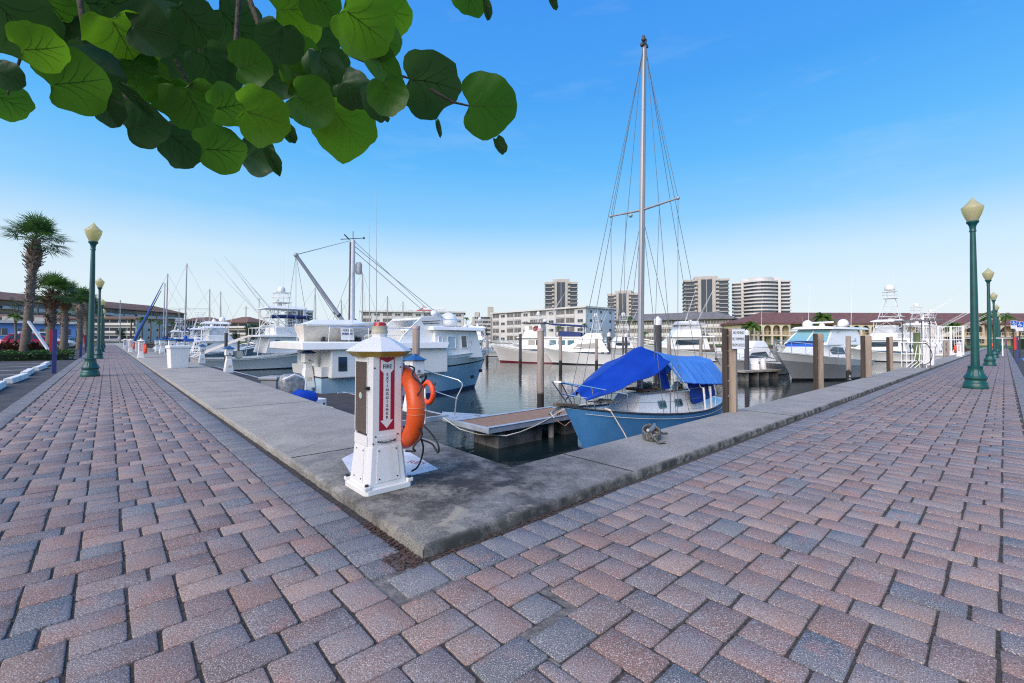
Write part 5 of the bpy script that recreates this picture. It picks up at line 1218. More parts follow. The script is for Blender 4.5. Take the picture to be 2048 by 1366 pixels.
g=MB(); rs=random.Random(3); g.sph((0,0,0),.3,18,12,(1.1,.8,.6)); g.v=[tuple(Vector(p)*(1+.18*math.sin(p[0]*17+p[1]*9)*math.cos(p[2]*15))) for p in g.v]; g.build('sheet',TARP1,nt_,smooth=70)
b=at(631,797,-.4); t=thing('dock_step','small white plastic step box on the dock beside the blue bundle','dock step',(b.x,b.y,DZ),YR+.3); g=MB(); g.box((0,0,.2),(.36,.36,.4)); g.box((0,-.1,.06),(.42,.4,.12)); g.build('steps',WHITEP,t,bevel=.02); g=MB(); [g.cyl((x,-.18,.28),(x,-.186,.28),.025,n=10) for x in(-.08,.1)]; g.build('dark_hole',BLACK,t)
g_=thing('gangplank_bin','grey plastic bin hanging at the stern of the sport boat','bin',at(546,775,-.5),YR); g=MB(); g.lathe([(.3,-.35),(.36,.25),(.42,.26),(.42,.34),(.3,.36)],(0,0,0),4); g.build('bin',M('grey_bin',(.3,.32,.34),.6),g_,bevel=.02)
# ================================================================ other boats
def sportfish(label,loc,rz,L_=11,B_=3.8,hullm=None,tow=None,bim=None,curt=False,outr=None,cover=None,domez=None,ants=(),boot=None,group='sport fishing boats in the basin',detail=True,fb=True):
    """convertible sport fisher: tall flared bow, low cockpit, cabin with wrap window, flybridge, tower"""
    t=thing('sport_fishing_boat',label,'fishing boat',loc,rz,group); k=L_/11
    s=hull(t,L_,B_,(.85*k,1.0*k,1.95*k),1.3*k,.88,[hullm or HW,boot or BOOTK],16,None,.05,2.4,.8,.1,WHITE,1.5)
    c=Cab((-1.6*k,3.2*k),(-1.3*k,1.6*k),(1.15*k,2.3*k),(1.6*k,.75*k),(1.45*k,1.15*k)); c.build(t,'cabin',WHITE,.08*k,.06)
    c.win([(-.95*k,1.62*k),(1.5*k,1.55*k),(1.35*k,2.05*k),(-.95*k,2.1*k)],GLASS,frame=None)
    c2=Cab((-2.0*k,1.8*k),(-2.0*k,1.75*k),(2.3*k,2.42*k),(1.65*k,1.35*k),(1.6*k,1.3*k)); c2.build(t,'bridge_deck',WHITE,.04,.03)
    if fb:
        f=Cab((-.9*k,1.7*k),(-.9*k,1.25*k),(2.42*k,3.05*k),(1.35*k,1.1*k),(1.3*k,.95*k)); f.build(t,'flybridge',WHITE,.07,.0)
        if curt:
            v=Cab((-.8*k,1.25*k),(-.7*k,.95*k),(3.05*k,3.85*k),(1.25*k,.95*k),(1.15*k,.85*k)); v.build(t,'curtain',CLEAR,.02,0)
    g=MB()
    for sd in(1,-1): g.tube([(-2.1*k,sd*1.5*k,.95*k),(-1.9*k,sd*1.5*k,2.3*k)],.03,6)
    rl=[(-2.3*k,-1.3*k,2.42*k),(-2.3*k,1.3*k,2.42*k)]
    g.tube([(-.9*k,1.35*k,2.95*k),(-1.95*k,1.4*k,2.95*k),(-1.95*k,-1.4*k,2.95*k),(-.9*k,-1.35*k,2.95*k)],.022,5)
    for y in(1.4,.5,-.5,-1.4): g.tube([(-1.95*k,y*k,2.4*k),(-1.95*k,y*k,2.95*k)],.018,5)
    # ladder to the bridge
    for y in(.75,1.1): g.tube([(-2.35*k,y*k,.9*k),(-1.95*k,y*k,2.45*k)],.02,5)
    for q in range(1,6): z=.9+q*.26; g.tube([(lerp(-2.35,-1.95,q/6)*k,.75*k,z*k),(lerp(-2.35,-1.95,q/6)*k,1.1*k,z*k)],.014,4)
    g.build('bridge_rail',WALU,t,smooth=50)
    g=MB(); g.box((-2.9*k,.0,1.05*k),(.45*k,.5*k,.5*k)); g.build('fighting_chair',CREAM,t,bevel=.1)
    rail(t,s,1.2*k,L_/2*.94,.45*k,6,.016)
    if bim is not None:
        z=bim if bim>0 else 3.95*k
        g=MB(); g.loft([[(-1.5*k,1.3*k,z),(1.4*k,1.2*k,z),(1.4*k,-1.2*k,z),(-1.5*k,-1.3*k,z)],[(-1.4*k,1.2*k,z+.1),(1.3*k,1.1*k,z+.1),(1.3*k,-1.1*k,z+.1),(-1.4*k,-1.2*k,z+.1)],[(-1.1*k,.8*k,z+.26),(.9*k,.8*k,z+.26),(.9*k,-.8*k,z+.26),(-1.1*k,-.8*k,z+.26)]]); g.build('hardtop',cover or WHITE,t,bevel=.03)
        g=MB(); 
        for x in(-1.3,1.1):
            for sd in(1,-1): g.tube([(x*k,sd*1.25*k,2.45*k),(x*k*.95,sd*1.15*k,z)],.03,6)
        for sd in(1,-1): g.tube([(-1.3*k,sd*1.25*k,2.9*k),(0,sd*1.18*k,z),(1.0*k,sd*1.2*k,2.9*k)],.018,5); g.tube([(-1.3*k,sd*1.25*k,2.46*k),(1.1*k,sd*1.25*k,2.46*k)],.014,4)
        g.tube([(-1.3*k,-1.25*k,2.46*k),(-1.3*k,1.25*k,2.46*k)],.014,4)
        g.build('hardtop_frame',WALU,t,smooth=50); topz=z+.1
        dome(t,(-.2*k,.3,z+.25),.2*k)
    if tow:
        tower(t,(-1.5*k,1.2*k),1.35*k,2.42*k,tow,(-.55*k,.25*k),.5*k)
        if domez: dome(t,(-.15*k,0,tow+.9),domez); g=MB(); g.box((-.15*k,0,tow+.85),(1.0*k,.8*k,.06)); g.build('top_plate',WHITE,t,bevel=.02)
        # belly band station
        zb=lerp(2.42*k,tow,.55); g=MB(); g.box((-.3*k,0,zb),(1.9*k,1.9*k,.05)); g.build('tower_deck',WHITE,t,bevel=.02)
    if outr:
        for sd in(1,-1):
            outrigger(t,(.2*k,sd*1.45*k,2.5*k),(-outr[1],sd*outr[2],outr[3]),outr[0],WALU if detail else WALU)
    antennas(t,ants)
    return t
def a_b(u,v,z=ZW): return AB(at(u,v,z))
# left of the trawler: sport boat with tower, stern to the quay
S1=sportfish('white sport fishing boat with open tower and long outrigger poles, left of the trawler',W(38,9.6,ZW),YR+R(2),12,3.9,HW,5.3,4.75,False,(6.8,.66,.14,.74),None,.3,[((.2,.6,5),5,-.02),((-.4,-.7,5),4.6,-.02),((.9,.9,5),3.2,0)])
for p,d in(((-.9,.6,3.4),(-.6,.05,.8)),((-.5,-.5,3.4),(-.55,-.05,.72))): outrigger(S1,p,d,6.4,WALU,.025)
g=MB(); g.tube([(-1.2,-1.2,4.1),(0,-1.3,4.16),(1.6,-1.2,4.1)],.15,8); g.build('rolled_canvas',NAVYC,S1,smooth=50)
g=MB(); g.slab([(-6.2,-1.6,1.0),(-6.1,1.5,1.0),(-2.6,1.4,2.5),(-2.6,-1.5,2.6)],(0,0,1),.02); g.build('cockpit_awning',BEIGEC,S1)
t=thing('folded_canvas','teal canvas cover bundled on the sport boat bridge','canvas cover',S1.matrix_basis@Vector((1.6,-.6,3.4)),YR); g=MB(); g.sph((0,0,0),.5,14,9,(1.3,.9,.5)); g.v=[tuple(Vector(p)*(1+.15*math.sin(p[0]*11+p[1]*8))) for p in g.v]; g.build('cover',TEALC,t,smooth=60)
# hardtop yacht further left
S2=sportfish('white flybridge yacht with clear curtains and blue-grey hull side, left of the tower boat',W(54,7.4,ZW),YR-R(3),10,3.9,M('steel_blue_topsides',(.32,.42,.5),.25,coat=.3),None,3.9,True,(6.5,-.2,.75,.55),None,None,[((-.5,.6,4.2),4.2,0),((.6,-.5,4.2),3.0,0)])
dome(S2,(.5,-.2,4.2),.3)
g=MB(); g.tube([(-4.9,1.2,1.0),(-3.5,1.3,1.25),(-3.5,-1.3,1.25),(-4.9,-1.2,1.0)],.15,8); g.build('bundled_awning',NAVYC,S2,smooth=50)
def sloop(label,loc,rz,L_=9,mh=12,hullm=None,cover=BLUEC,sc=1,ketch=False,group='masted sailing boats in the basin',jib=None,sprd=True):
    t=thing('sailing_boat',label,'sailing boat',loc,rz,group); B_=L_*.31
    s=hull(t,L_,B_,(.95,.85,1.2),L_*.11,.6,[hullm or HW,BOOTB],14,None,.4,1.9,.72,.03,WHITE)
    c=Cab((-L_*.18,L_*.22),(-L_*.16,L_*.16),(.9,1.4),(B_*.33,B_*.22),(B_*.28,B_*.18)); c.build(t,'cabin',WHITE,.05,.06)
    c.win([(-L_*.1,1.1),(L_*.1,1.1),(L_*.1,1.25),(-L_*.1,1.25)],GLASS)
    g=MB(); g.tube([(L_*.08,0,1.3),(L_*.07,0,mh)],[.085,.06],8); g.build('mast',GREYMAST,t,smooth=50)
    g=MB(); g.tube([(L_*.08,0,2.2),(-L_*.33,0,2.1)],[.2,.13],8); g.sph((L_*.07,0,2.4),.26,8,6,(.8,.7,1.6)); g.build('sail_cover',cover,t,smooth=50)
    g=MB(); z=mh*.55; g.tube([(L_*.075,B_*.3,z),(L_*.075,-B_*.3,z)],.025,5); g.build('spreader',GREYMAST,t)
    g=MB(); top=Vector((L_*.07,0,mh-.05)); r=.011
    for p in((L_*.47,0,1.2),(-L_*.48,0,1.0)): g.tube([top,p],r,4)
    for sd in(1,-1): g.tube([top,(L_*.075,sd*B_*.3,z)],r,4); g.tube([(L_*.075,sd*B_*.3,z),(L_*.06,sd*B_*.46,.95)],r,4); g.tube([(L_*.075,0,z-.3),(L_*.0,sd*B_*.46,.95)],r,4)
    g.build('rigging',WIRE,t)
    if jib: g=MB(); g.tube([top.lerp(Vector((L_*.47,0,1.2)),.12),top.lerp(Vector((L_*.47,0,1.2)),.5),top.lerp(Vector((L_*.47,0,1.2)),.95)],[.04,.08,.1],6); g.build('furled_jib',jib,t,smooth=50)
    if ketch: g=MB(); g.tube([(-L_*.3,0,1.1),(-L_*.31,0,mh*.68)],[.06,.045],6); g.tube([(-L_*.31,0,mh*.66),(-L_*.48,0,1.0)],.01,4); g.build('mizzen_mast',GREYMAST,t,smooth=50)
    g=MB(); 
    for sd in(1,-1): g.tube([s(L_*.2,sd,.05)+Vector((0,0,.55)),s(-L_*.2,sd,.05)+Vector((0,0,.55)),s(-L_*.44,sd,.05)+Vector((0,0,.55))],.01,4); [g.tube([s(x*L_,sd,.05),s(x*L_,sd,.05)+Vector((0,0,.55))],.012,4) for x in(.2,0,-.2,-.44)]
    g.build('guard_rail',STEEL,t); return t
def mastboat(label,u,vt,a,cover=BLUEC,b=None,flip=False,L_=9,**k):
    # choose b so the mast stands at pixel u
    d=ray(u,690); q=(d.x*(C0.y+UL.y*a)-d.y*(C0.x+UL.x*a))/(d.y*UR.x-d.x*UR.y); b=q
    p=W(a,b,0); zt=atY(u,vt,p.y).z; 
    t=sloop(label,(0,0,0),0,L_,zt-ZW,cover=cover,**k); rz=YR+(PI if flip else 0); t.rotation_euler=(0,0,rz)
    off=Matrix.Rotation(rz,3,'Z')@Vector((L_*.08,0,0)); t.location=(p.x-off.x,p.y-off.y,ZW); return t
mastboat('sailboat with a tall pale mast and bright blue sail cover at the left moorings',369,527,66,BLUEC,flip=True)
mastboat('sailboat with a blue furled jib running down toward the left quay',331,547,71,NAVYC,flip=True,jib=BLUEC)
mastboat('sailboat mast close beside the one with the blue furled jib',326,566,82,NAVYC,flip=True,jib=M('dark_jib',(.03,.03,.035),.8))
mastboat('two-masted sailboat far behind the flybridge yacht, the taller dark mast',419,578,73,BLUEC,ketch=True)
mastboat('slim-masted sailboat behind the flybridge yacht, right of the two-master',441,583,79,BLUEC)
mastboat('sailboat with a white mast behind the trawler boom',630,575,62,TEALC)
mastboat('sailboat with pale mast directly behind the trawler mast',725,545,52,GREYC)
for u_,v_,a_,l_ in((556,598,70,'far sailboat mast seen through the open-tower sport boat'),(683,600,66,'far sailboat mast between the trawler boom and mast'),(806,602,74,'far sailboat mast over the trawler pilothouse roof'),(846,610,80,'far sailboat mast right of the trawler radar domes'),(240,600,112,'far sailboat mast beside the white motel')): mastboat(l_,u_,v_,a_,[BLUEC,GREYC,NAVYC][a_%3],L_=8.5)
def mooring(label,pts,r=.014,mat=None):
    t=thing('mooring_rope',label,'rope',pts[0],0,'mooring ropes to the docks'); P=[Vector(p)-Vector(pts[0]) for p in pts]; g=MB(); g.stube(P,r,5,5); g.build('line',mat or ROPE,t,smooth=60)
def sagl(a,b,s): a=Vector(a);b=Vector(b); return [a,a.lerp(b,.3)-Vector((0,0,s*.85)),a.lerp(b,.6)-Vector((0,0,s*.95)),b]
mooring('pale rope from the trawler side to the floating dock corner',sagl(Tm@Vector((-1.5,-1.85,1.05)),W(11.5,4.0,-.58),.3))
mooring('pale rope from the quay edge to the stern of the open-tower boat',sagl(W(27.5,1.6,.05),W(36.3,4.0,.3),.3),.02)
mooring('second rope from the quay edge to the stern of the open-tower boat',sagl(W(31.5,1.7,.05),W(39.5,4.0,.3),.3),.02)
mastboat('far sailboat whose short mast rises before the apartment block',900,622,58,NAVYC,L_=8)
mastboat('far sailboat masts right of the trawler pilothouse',775,592,66,NAVYC,L_=8)
for a,l in((62,'small white flybridge boat third in the row along the left quay'),(72,'white open-tower boat fourth in the row along the left quay'),(83,'far white flybridge boat fifth in the row along the left quay'),(96,'farthest white boat in the row along the left quay')):
    sportfish(l,W(a,8.4,ZW),YR+R(RND.uniform(-3,3)),RND.uniform(8.5,10),3.4,HW,None if a in(62,83) else 5.2,3.6,a in(62,83),(5,-.1,.5,.8),NAVYC if a==83 else None,None,[((0,.5,3.7),2.5,0)],detail=False)
# ---- centre: classic double deck trawler, bow to the left
def classic(label,loc,rz,L_=12):
    t=thing('classic_trawler',label,'trawler',loc,rz); k=L_/12
    s=hull(t,L_,4,(1.25*k,1.3*k,2.15*k),1.0*k,.9,[M('pale_grey_topsides',(.62,.6,.57),.4,ns=.8,na=.06),BOOTR,HW],18,[(.12,1),(.8,0),(2,2)],.1,2.6,.86,.12,CREAM,1.2)
    h=Cab((-4.6*k,2.4*k),(-4.6*k,2.1*k),(1.5*k,2.75*k),(1.75*k,1.4*k),(1.7*k,1.3*k)); h.build(t,'saloon',WHITE,.06,.03)
    for x in(-3.9,-2.9,-1.9,-.4,.5): h.win([(x*k,1.95*k),((x+.75)*k,1.95*k),((x+.75)*k,2.5*k),(x*k,2.5*k)],GLASS if x>-.5 else BGLASS)
    for f0,f1 in((-.9,-.34),(-.28,.28),(.34,.9)): h.fwin(f0,f1,2.0*k,2.5*k,GLASS)
    r_=Cab((-5.2*k,2.6*k),(-5.2*k,2.5*k),(2.75*k,2.87*k),(1.9*k,1.6*k),(1.85*k,1.5*k)); r_.build(t,'saloon_roof',WHITE,.03,.03)
    p=Cab((-.2*k,1.9*k),(-.1*k,1.65*k),(2.87*k,4.35*k),(1.25*k,1.1*k),(1.2*k,1.0*k)); p.build(t,'wheelhouse',WHITE,.05,.05)
    for x in(.2,.85): p.win([(x*k,3.6*k),((x+.45)*k,3.6*k),((x+.45)*k,4.1*k),(x*k,4.1*k)],GLASS)
    for f0,f1 in((-.9,-.34),(-.28,.28),(.34,.9)): p.fwin(f0,f1,3.6*k,4.1*k,GLASS)
    q=Cab((-.5*k,2.1*k),(-.5*k,2.05*k),(4.35*k,4.47*k),(1.45*k,1.3*k),(1.4*k,1.25*k)); q.build(t,'wheelhouse_roof',DARKTRIM,.02,.02)
    g=MB(); g.loft([[(-4.9*k,1.6*k,3.95*k),(-1.0*k,1.5*k,4.2*k),(-1.0*k,-1.5*k,4.2*k),(-4.9*k,-1.6*k,3.95*k)],[(-4.8*k,1.4*k,4.1*k),(-1.1*k,1.3*k,4.35*k),(-1.1*k,-1.3*k,4.35*k),(-4.8*k,-1.4*k,4.1*k)]]); g.build('aft_awning',NAVYC,t,bevel=.03)
    for sd in(1,-1): MB().slab([(-4.6*k,sd*1.75*k,2.9*k),(-2.2*k,sd*1.7*k,2.9*k),(-2.2*k,sd*1.6*k,3.5*k),(-4.6*k,sd*1.65*k,3.35*k)],(0,-sd,0),.04).build('weather_cloth',NAVYC,t)
    g=MB(); 
    for x in(-4.8,-3,-1.2):
        for sd in(1,-1): g.tube([(x*k,sd*1.5*k,2.87*k),(x*k,sd*1.5*k,4.1*k)],.025,5)
    g.build('awning_frame',WALU,t)
    g=MB(); g.torus((.55*k,1.27*k,3.75*k),.2*k,.05*k,'y',18,8); g.torus((.55*k,-1.27*k,3.75*k),.2*k,.05*k,'y',18,8); g.build('red_life_ring',RED,t,smooth=60)
    rail(t,s,1.5*k,5.5*k,.6*k,7,.018); dome(t,(-.3*k,0,4.5*k),.24)
    antennas(t,[((-.2*k,.5*k,4.5*k),6,0),((-.2*k,-.5*k,4.5*k),5.4,0),((.2*k,.8*k,4.5*k),4.5,0)],.02)
    outrigger(t,(-.3*k,-.3,4.4*k),(-.55,.1,.8),4.5,WALU); return t
bw=at(989,723,ZW); yaw=R(163); 
cl_=classic('cream double-decked classic trawler with dark awning and red life ring, bow to the left',Vector((bw.x,bw.y,ZW))-Matrix.Rotation(yaw,3,'Z')@Vector((5.3,0,0)),yaw,11.2)
def cruiser(label,loc,rz,L_=8.5,hullm=None,group=None):
    t=thing('cabin_cruiser',label,'cabin cruiser',loc,rz,group); k=L_/8.5
    s=hull(t,L_,3.2,(1.0*k,1.1*k,1.65*k),1.3*k,.92,[hullm or HW,BOOTK],16,[(.1,1),(2,0)],.05,2.3,.85,.06,WHITE,1.4)
    c=Cab((-2.4*k,2.6*k),(-1.7*k,.3*k),(1.2*k,2.35*k),(1.45*k,.6*k),(1.15*k,.9*k)); c.build(t,'cabin',WHITE,.12,.08)
    c.win([(-1.5*k,1.55*k),(1.0*k,1.5*k),(.55*k,1.95*k),(-1.2*k,2.05*k)],GLASS)
    c2=Cab((-1.9*k,.6*k),(-1.6*k,-.3*k),(2.35*k,3.0*k),(1.15*k,.9*k),(.9*k,.7*k)); c2.build(t,'flybridge',WHITE,.1,0)
    g=MB(); g.slab([(-2.3*k,-1.4*k,2.2*k),(-2.3*k,1.4*k,2.2*k),(-3.8*k,1.35*k,1.05*k),(-3.8*k,-1.35*k,1.05*k)],(0,0,1),.02); g.build('cockpit_cover',BEIGEC,t)
    rail(t,s,.2*k,4.0*k,.5*k,7,.016); antennas(t,[((-1.2*k,.6,3),2.6,-.05)]); return t
bw=at(1095,727,ZW); yaw=R(168); cruiser('white cabin cruiser with one dark angular side window, moored right of the classic trawler',Vector((bw.x,bw.y,ZW))-Matrix.Rotation(yaw,3,'Z')@Vector((3.6,0,0)),yaw,8.6)
# ---- right: express cruiser with radar domes, bow toward the camera
bw=at(1580,762,ZW); yaw=R(222-8); EXL=9.2
X_=thing('express_cruiser','white express cruiser with two radar domes, shade-greyed lower hull and blue sun-pad cover','motor yacht',Vector((bw.x,bw.y,ZW))-Matrix.Rotation(yaw,3,'Z')@Vector((3.1,0,0)),yaw)
sx_=hull(X_,EXL,3.7,(1.15,1.3,1.75),1.9,.92,[HG,BOOTK,HW],20,[(.1,1),(.72,0),(2,2)],.05,2.2,.8,.05,WHITE,1.5)
fd_=Cab((-1.2,3.4),(-.9,1.2),(1.35,2.15),(1.65,.5),(1.35,.95)); fd_.build(X_,'foredeck_trunk',WHITE,.15,.1)
sl=Cab((-3.2,1.25),(-2.9,-.2),(2.1,3.05),(1.5,1.2),(1.3,.95)); sl.build(X_,'windscreen_house',WHITE,.06,.02)
sl.win([(-2.4,2.3),(-.0,2.3),(-.55,2.9),(-2.3,2.9)],M('aqua_glass',(.2,.4,.45),.08,spec=.8))
for f0,f1 in((-.93,-.04),(.04,.93)): sl.fwin(f0,f1,2.25,2.95,M('aqua_glass',(.2,.4,.45),.08,spec=.8))
ht=Cab((-4.2,.35),(-4.1,.1),(3.05,3.2),(1.55,1.2),(1.4,1.05)); ht.build(X_,'hardtop',WHITE,.06,.1)
dome(X_,(-1.6,1.0,3.22),.3); dome(X_,(-1.6,-1.0,3.22),.3); scanner(X_,(-1.2,0,3.22),1.5,R(70))
g=MB(); g.box((1.1,0,2.2),(1.1,1.9,.16),rot=Matrix.Rotation(R(14),3,'Y')); g.build('sun_pad_cover',NAVYC,X_,bevel=.05); g=MB(); g.box((1.62,0,2.02),(.1,1.7,.24)); g.build('sun_pad_edge',BLUEC,X_,bevel=.03)
for sd in(1,-1):
    g=MB(); g.slab([fd_.side(x,z,sd,.01) for x,z in((-.6,1.55),(.5,1.55),(.65,1.8),(.2,1.98),(-.5,1.98))],(0,sd,0),.012); g.build('port_window',GLASS,fd_.o)
rail(X_,sx_,-.5,4.6,.62,8,.02); 
g=MB(); g.tube([(5.1,0,1.8),(5.35,0,1.7),(5.45,0,1.45)],.04,6); g.tube([(5.3,-.2,1.35),(5.5,0,1.42),(5.3,.2,1.35)],[.02,.05,.02],6); g.build('anchor',GALV,X_,smooth=50)
antennas(X_,[((-2.2,1.2,3.2),3.2,-.1),((-2.2,-1.2,3.2),3.0,-.1)],.015)
bw=at(1530,741,ZW); yaw=R(200); cruiser('small white runabout with teal-tinted windscreen behind the no fishing sign',W(10.2,31.5,ZW),YR+PI-R(10),6.6,M('pale_topsides',(.6,.58,.56),.35))
# ---- right: sport fishers with towers, behind the express cruiser
sportfish('tall-towered sport fishing boat with the big round radome, right of the express cruiser',W(7.3,66.5,ZW),YL,12,4.3,HW,7.3,4.6,True,(10,.75,.12,.6),None,.5,[((.2,.6,6.8),4.8,-.05),((.2,-.6,6.8),4.4,-.05),((-.5,.5,7.4),3.6,0),((-.5,-.5,7.4),3.3,0)])
sportfish('sport fishing boat with a dark-ringed tower top, second in the right-hand row',W(5.9,76,ZW),YL,10,4.2,HW,5.9,4.4,True,(10,.75,.1,.55),None,.3,[((.2,.6,5.6),4,0),((.2,-.6,5.6),3.6,0)])
sportfish('sport fishing boat with hoop-shaped antenna top, third in the right-hand row',W(5.7,90,ZW),YL,10,4.2,HW,5.8,4.4,False,(10,.8,.1,.5),None,.3,[((.2,.6,6.0),3.4,0)])
sportfish('farthest sport fishing boat of the right-hand row near the gate',W(5.6,83,ZW),YL,9.5,4.2,HW,5.6,4.4,False,(9,.85,.1,.4),BEIGEC,None,[])
# ---- far centre and left-centre boats
far=[('white sport fishing boat with a tower far behind the classic trawler bow',958,703,200,5.6,None),('tower boat far left of the classic trawler',940,701,195,5.0,None),('white covered motor boat among the far pilings right of the trawler bow',952,712,185,None,None),
('sport fishing boat with a tower behind the white cabin cruiser',1190,706,175,6.0,None),('white flybridge boat behind the sailboat mast',1245,709,178,5.6,None),('big sport fishing boat with white canvas cover right of the black piling',1375,722,176,None,GREYC),
('far small flybridge boat left of the pilings under the apartments',868,701,190,None,NAVYC),('far white sport boat behind the classic trawler awning',1075,704,170,6.6,None),('white motor boat moored at the far grass bank',1600,708,190,None,None)]
for l,u,v,yw,tw_,cv in far:
    p=at(u,v,ZW); L_=13 if 'big' in l else 10.5
    sportfish(l,(p.x,p.y,ZW),R(yw),L_,3.9,HW,tw_,4.1 if tw_ is None or 'big' in l else None,tw_ is None,(8,.35,.25,.85) if tw_ or 'big' in l else None,cv,.35 if tw_ else None,[((0,.6,4.2),4,0),((.4,-.6,4.2),3.4,0)] if tw_ else [((0,.6,4.2),2.6,0)],detail=False)
mastboat('far sailboat with a thin mast left of the sailboat bow',1112,600,70,NAVYC,L_=8)
# ================================================================ buildings across the water
STUC=M('cream_stucco',(.55,.5,.42),.8,ns=.4,na=.08); STUCW=M('white_stucco',(.6,.59,.57),.8,ns=.3,na=.06); STUCB=M('pale_blue_end_wall',(.5,.58,.66),.8,ns=.3,na=.05)
TOWC=M('tower_concrete',(.46,.43,.385),.85,ns=.2,na=.08); TOWW=M('tower_white',(.62,.6,.57),.8,ns=.2,na=.06)
DGL=M('tower_glass',(.05,.065,.085),.12,spec=.7); WINB=M('building_window',(.05,.06,.075),.15,spec=.7); SCREEN=M('dark_screened_balcony',(.15,.145,.14),.6,ns=.5,na=.4)
RAILW=M('white_balcony_rail',(.6,.59,.56),.6); TILE=M('brown_shingle_roof',(.17,.095,.065),.85,ns=1.5,na=.25,bs=6,bst=.3); TILEP=M('plum_tile_roof',(.15,.072,.06),.8,ns=1.2,na=.25,bs=8,bst=.3); GREYR=M('grey_shingle_roof',(.16,.155,.15),.85,ns=1.0,na=.25,bs=6,bst=.3)
def towerblock(label,uc,wpx,vtop,Y,n,kind,matc,yaw=0,group='apartment towers far behind the basin'):
    p=atY(uc,690,Y); W_=wpx*Y/F; H=atY(uc,vtop,Y).z; t=thing('apartment_tower',label,'tower block',(p.x,p.y,0),yaw+R(-math.degrees(math.atan2(p.x,p.y))),group)
    D=W_*.8; fh=H/(n+.8); rows=[k*fh for k in range(n)]
    if kind=='core':
        g=MB(); g.box((-W_*.34,0,H*.48),(W_*.28,D,H*.955)); g.box((W_*.34,0,H*.48),(W_*.28,D,H*.955)); g.box((0,.2,H*.49),(W_*.4,D,H*.975)); g.build('glazing',DGL,t)
        g=MB(); g.box((-W_*.16,-D*.03,H*.5),(W_*.075,D*1.02,H)); g.box((W_*.16,-D*.03,H*.5),(W_*.075,D*1.02,H)); g.box((0,-D*.5+.2,H*.49),(W_*.012,.3,H*.98)); g.build('pier',matc,t)
        g=MB(); g.box((0,0,H*1.0),(W_*.52,D*.8,fh*1.1)); g.build('crown',matc,t)
        for k,z in enumerate(rows[1:]+[rows[-1]+fh]):
            g=MB()
            for s in(-1,1): g.box((s*W_*.35,-.2,z),(W_*.3,D*1.05,fh*.17)); g.box((s*W_*.24,-D*.54,z+fh*.26),(W_*.07,.5,fh*.42)); g.box((s*W_*.5,0,z+fh*.22),(.3,D*.9,fh*.3))
            g.build('balcony',matc,t)
        g=MB(); [g.box((s*W_*.35,0,H*.965),(W_*.31,D*1.06,fh*.45)) for s in(-1,1)]; g.build('parapet',matc,t)
    else:
        def foot(k,e=0): return [(-W_*.5-e,D*.3),(-W_*.5-e,-D*.2-e),(-W_*.34,-D*.22-e)]+[(-W_*.34+W_*.62*i/10,-D*.22-e-D*.28*math.sin(PI*(i/10*.9+.05))) for i in range(11)]+[(W_*.3,-D*.2-e),(W_*.5+e,-D*.15-e),(W_*.5+e,D*.3)]
        g=MB(); g.prism(foot(0,-.6) if False else foot(0),0,H*.97); g.build('glazing',DGL,t)
        for z in rows[1:]+[rows[-1]+fh]:
            g=MB(); g.prism(foot(0,.9),z-fh*.12,z+fh*.3); g.build('balcony',matc,t)
        g=MB(); g.prism([(x*.72,y*.9-1.2) for x,y in foot(0,0)],H*.965,H+fh*.3); g.build('crown',matc,t)
        g=MB(); [g.box((x*W_,-D*.24,H*.5),(W_*.045,D*.1,H*.99)) for x in(-.345,.31)]; g.build('pier',matc,t)
    return t
towerblock('tan apartment tower with a central window strip, left of the sailboat mast',1122,64,565,330,15,'core',TOWC)
towerblock('shorter tan apartment tower directly behind the sailboat mast',1249,60,587,360,13,'core',TOWC,R(-8))
towerblock('tan apartment tower with a stepped crown, right of the sailboat mast',1410,80,560,320,16,'core',TOWC,R(6))
towerblock('white round-fronted apartment tower, rightmost on the skyline',1522,97,561,320,17,'round',TOWW,R(5))
towerblock('bluish apartment block far away on the left behind the tower boat',597,46,620,380,9,'core',M('bluish_tower',(.45,.53,.6),.8,ns=.2,na=.06),R(10))
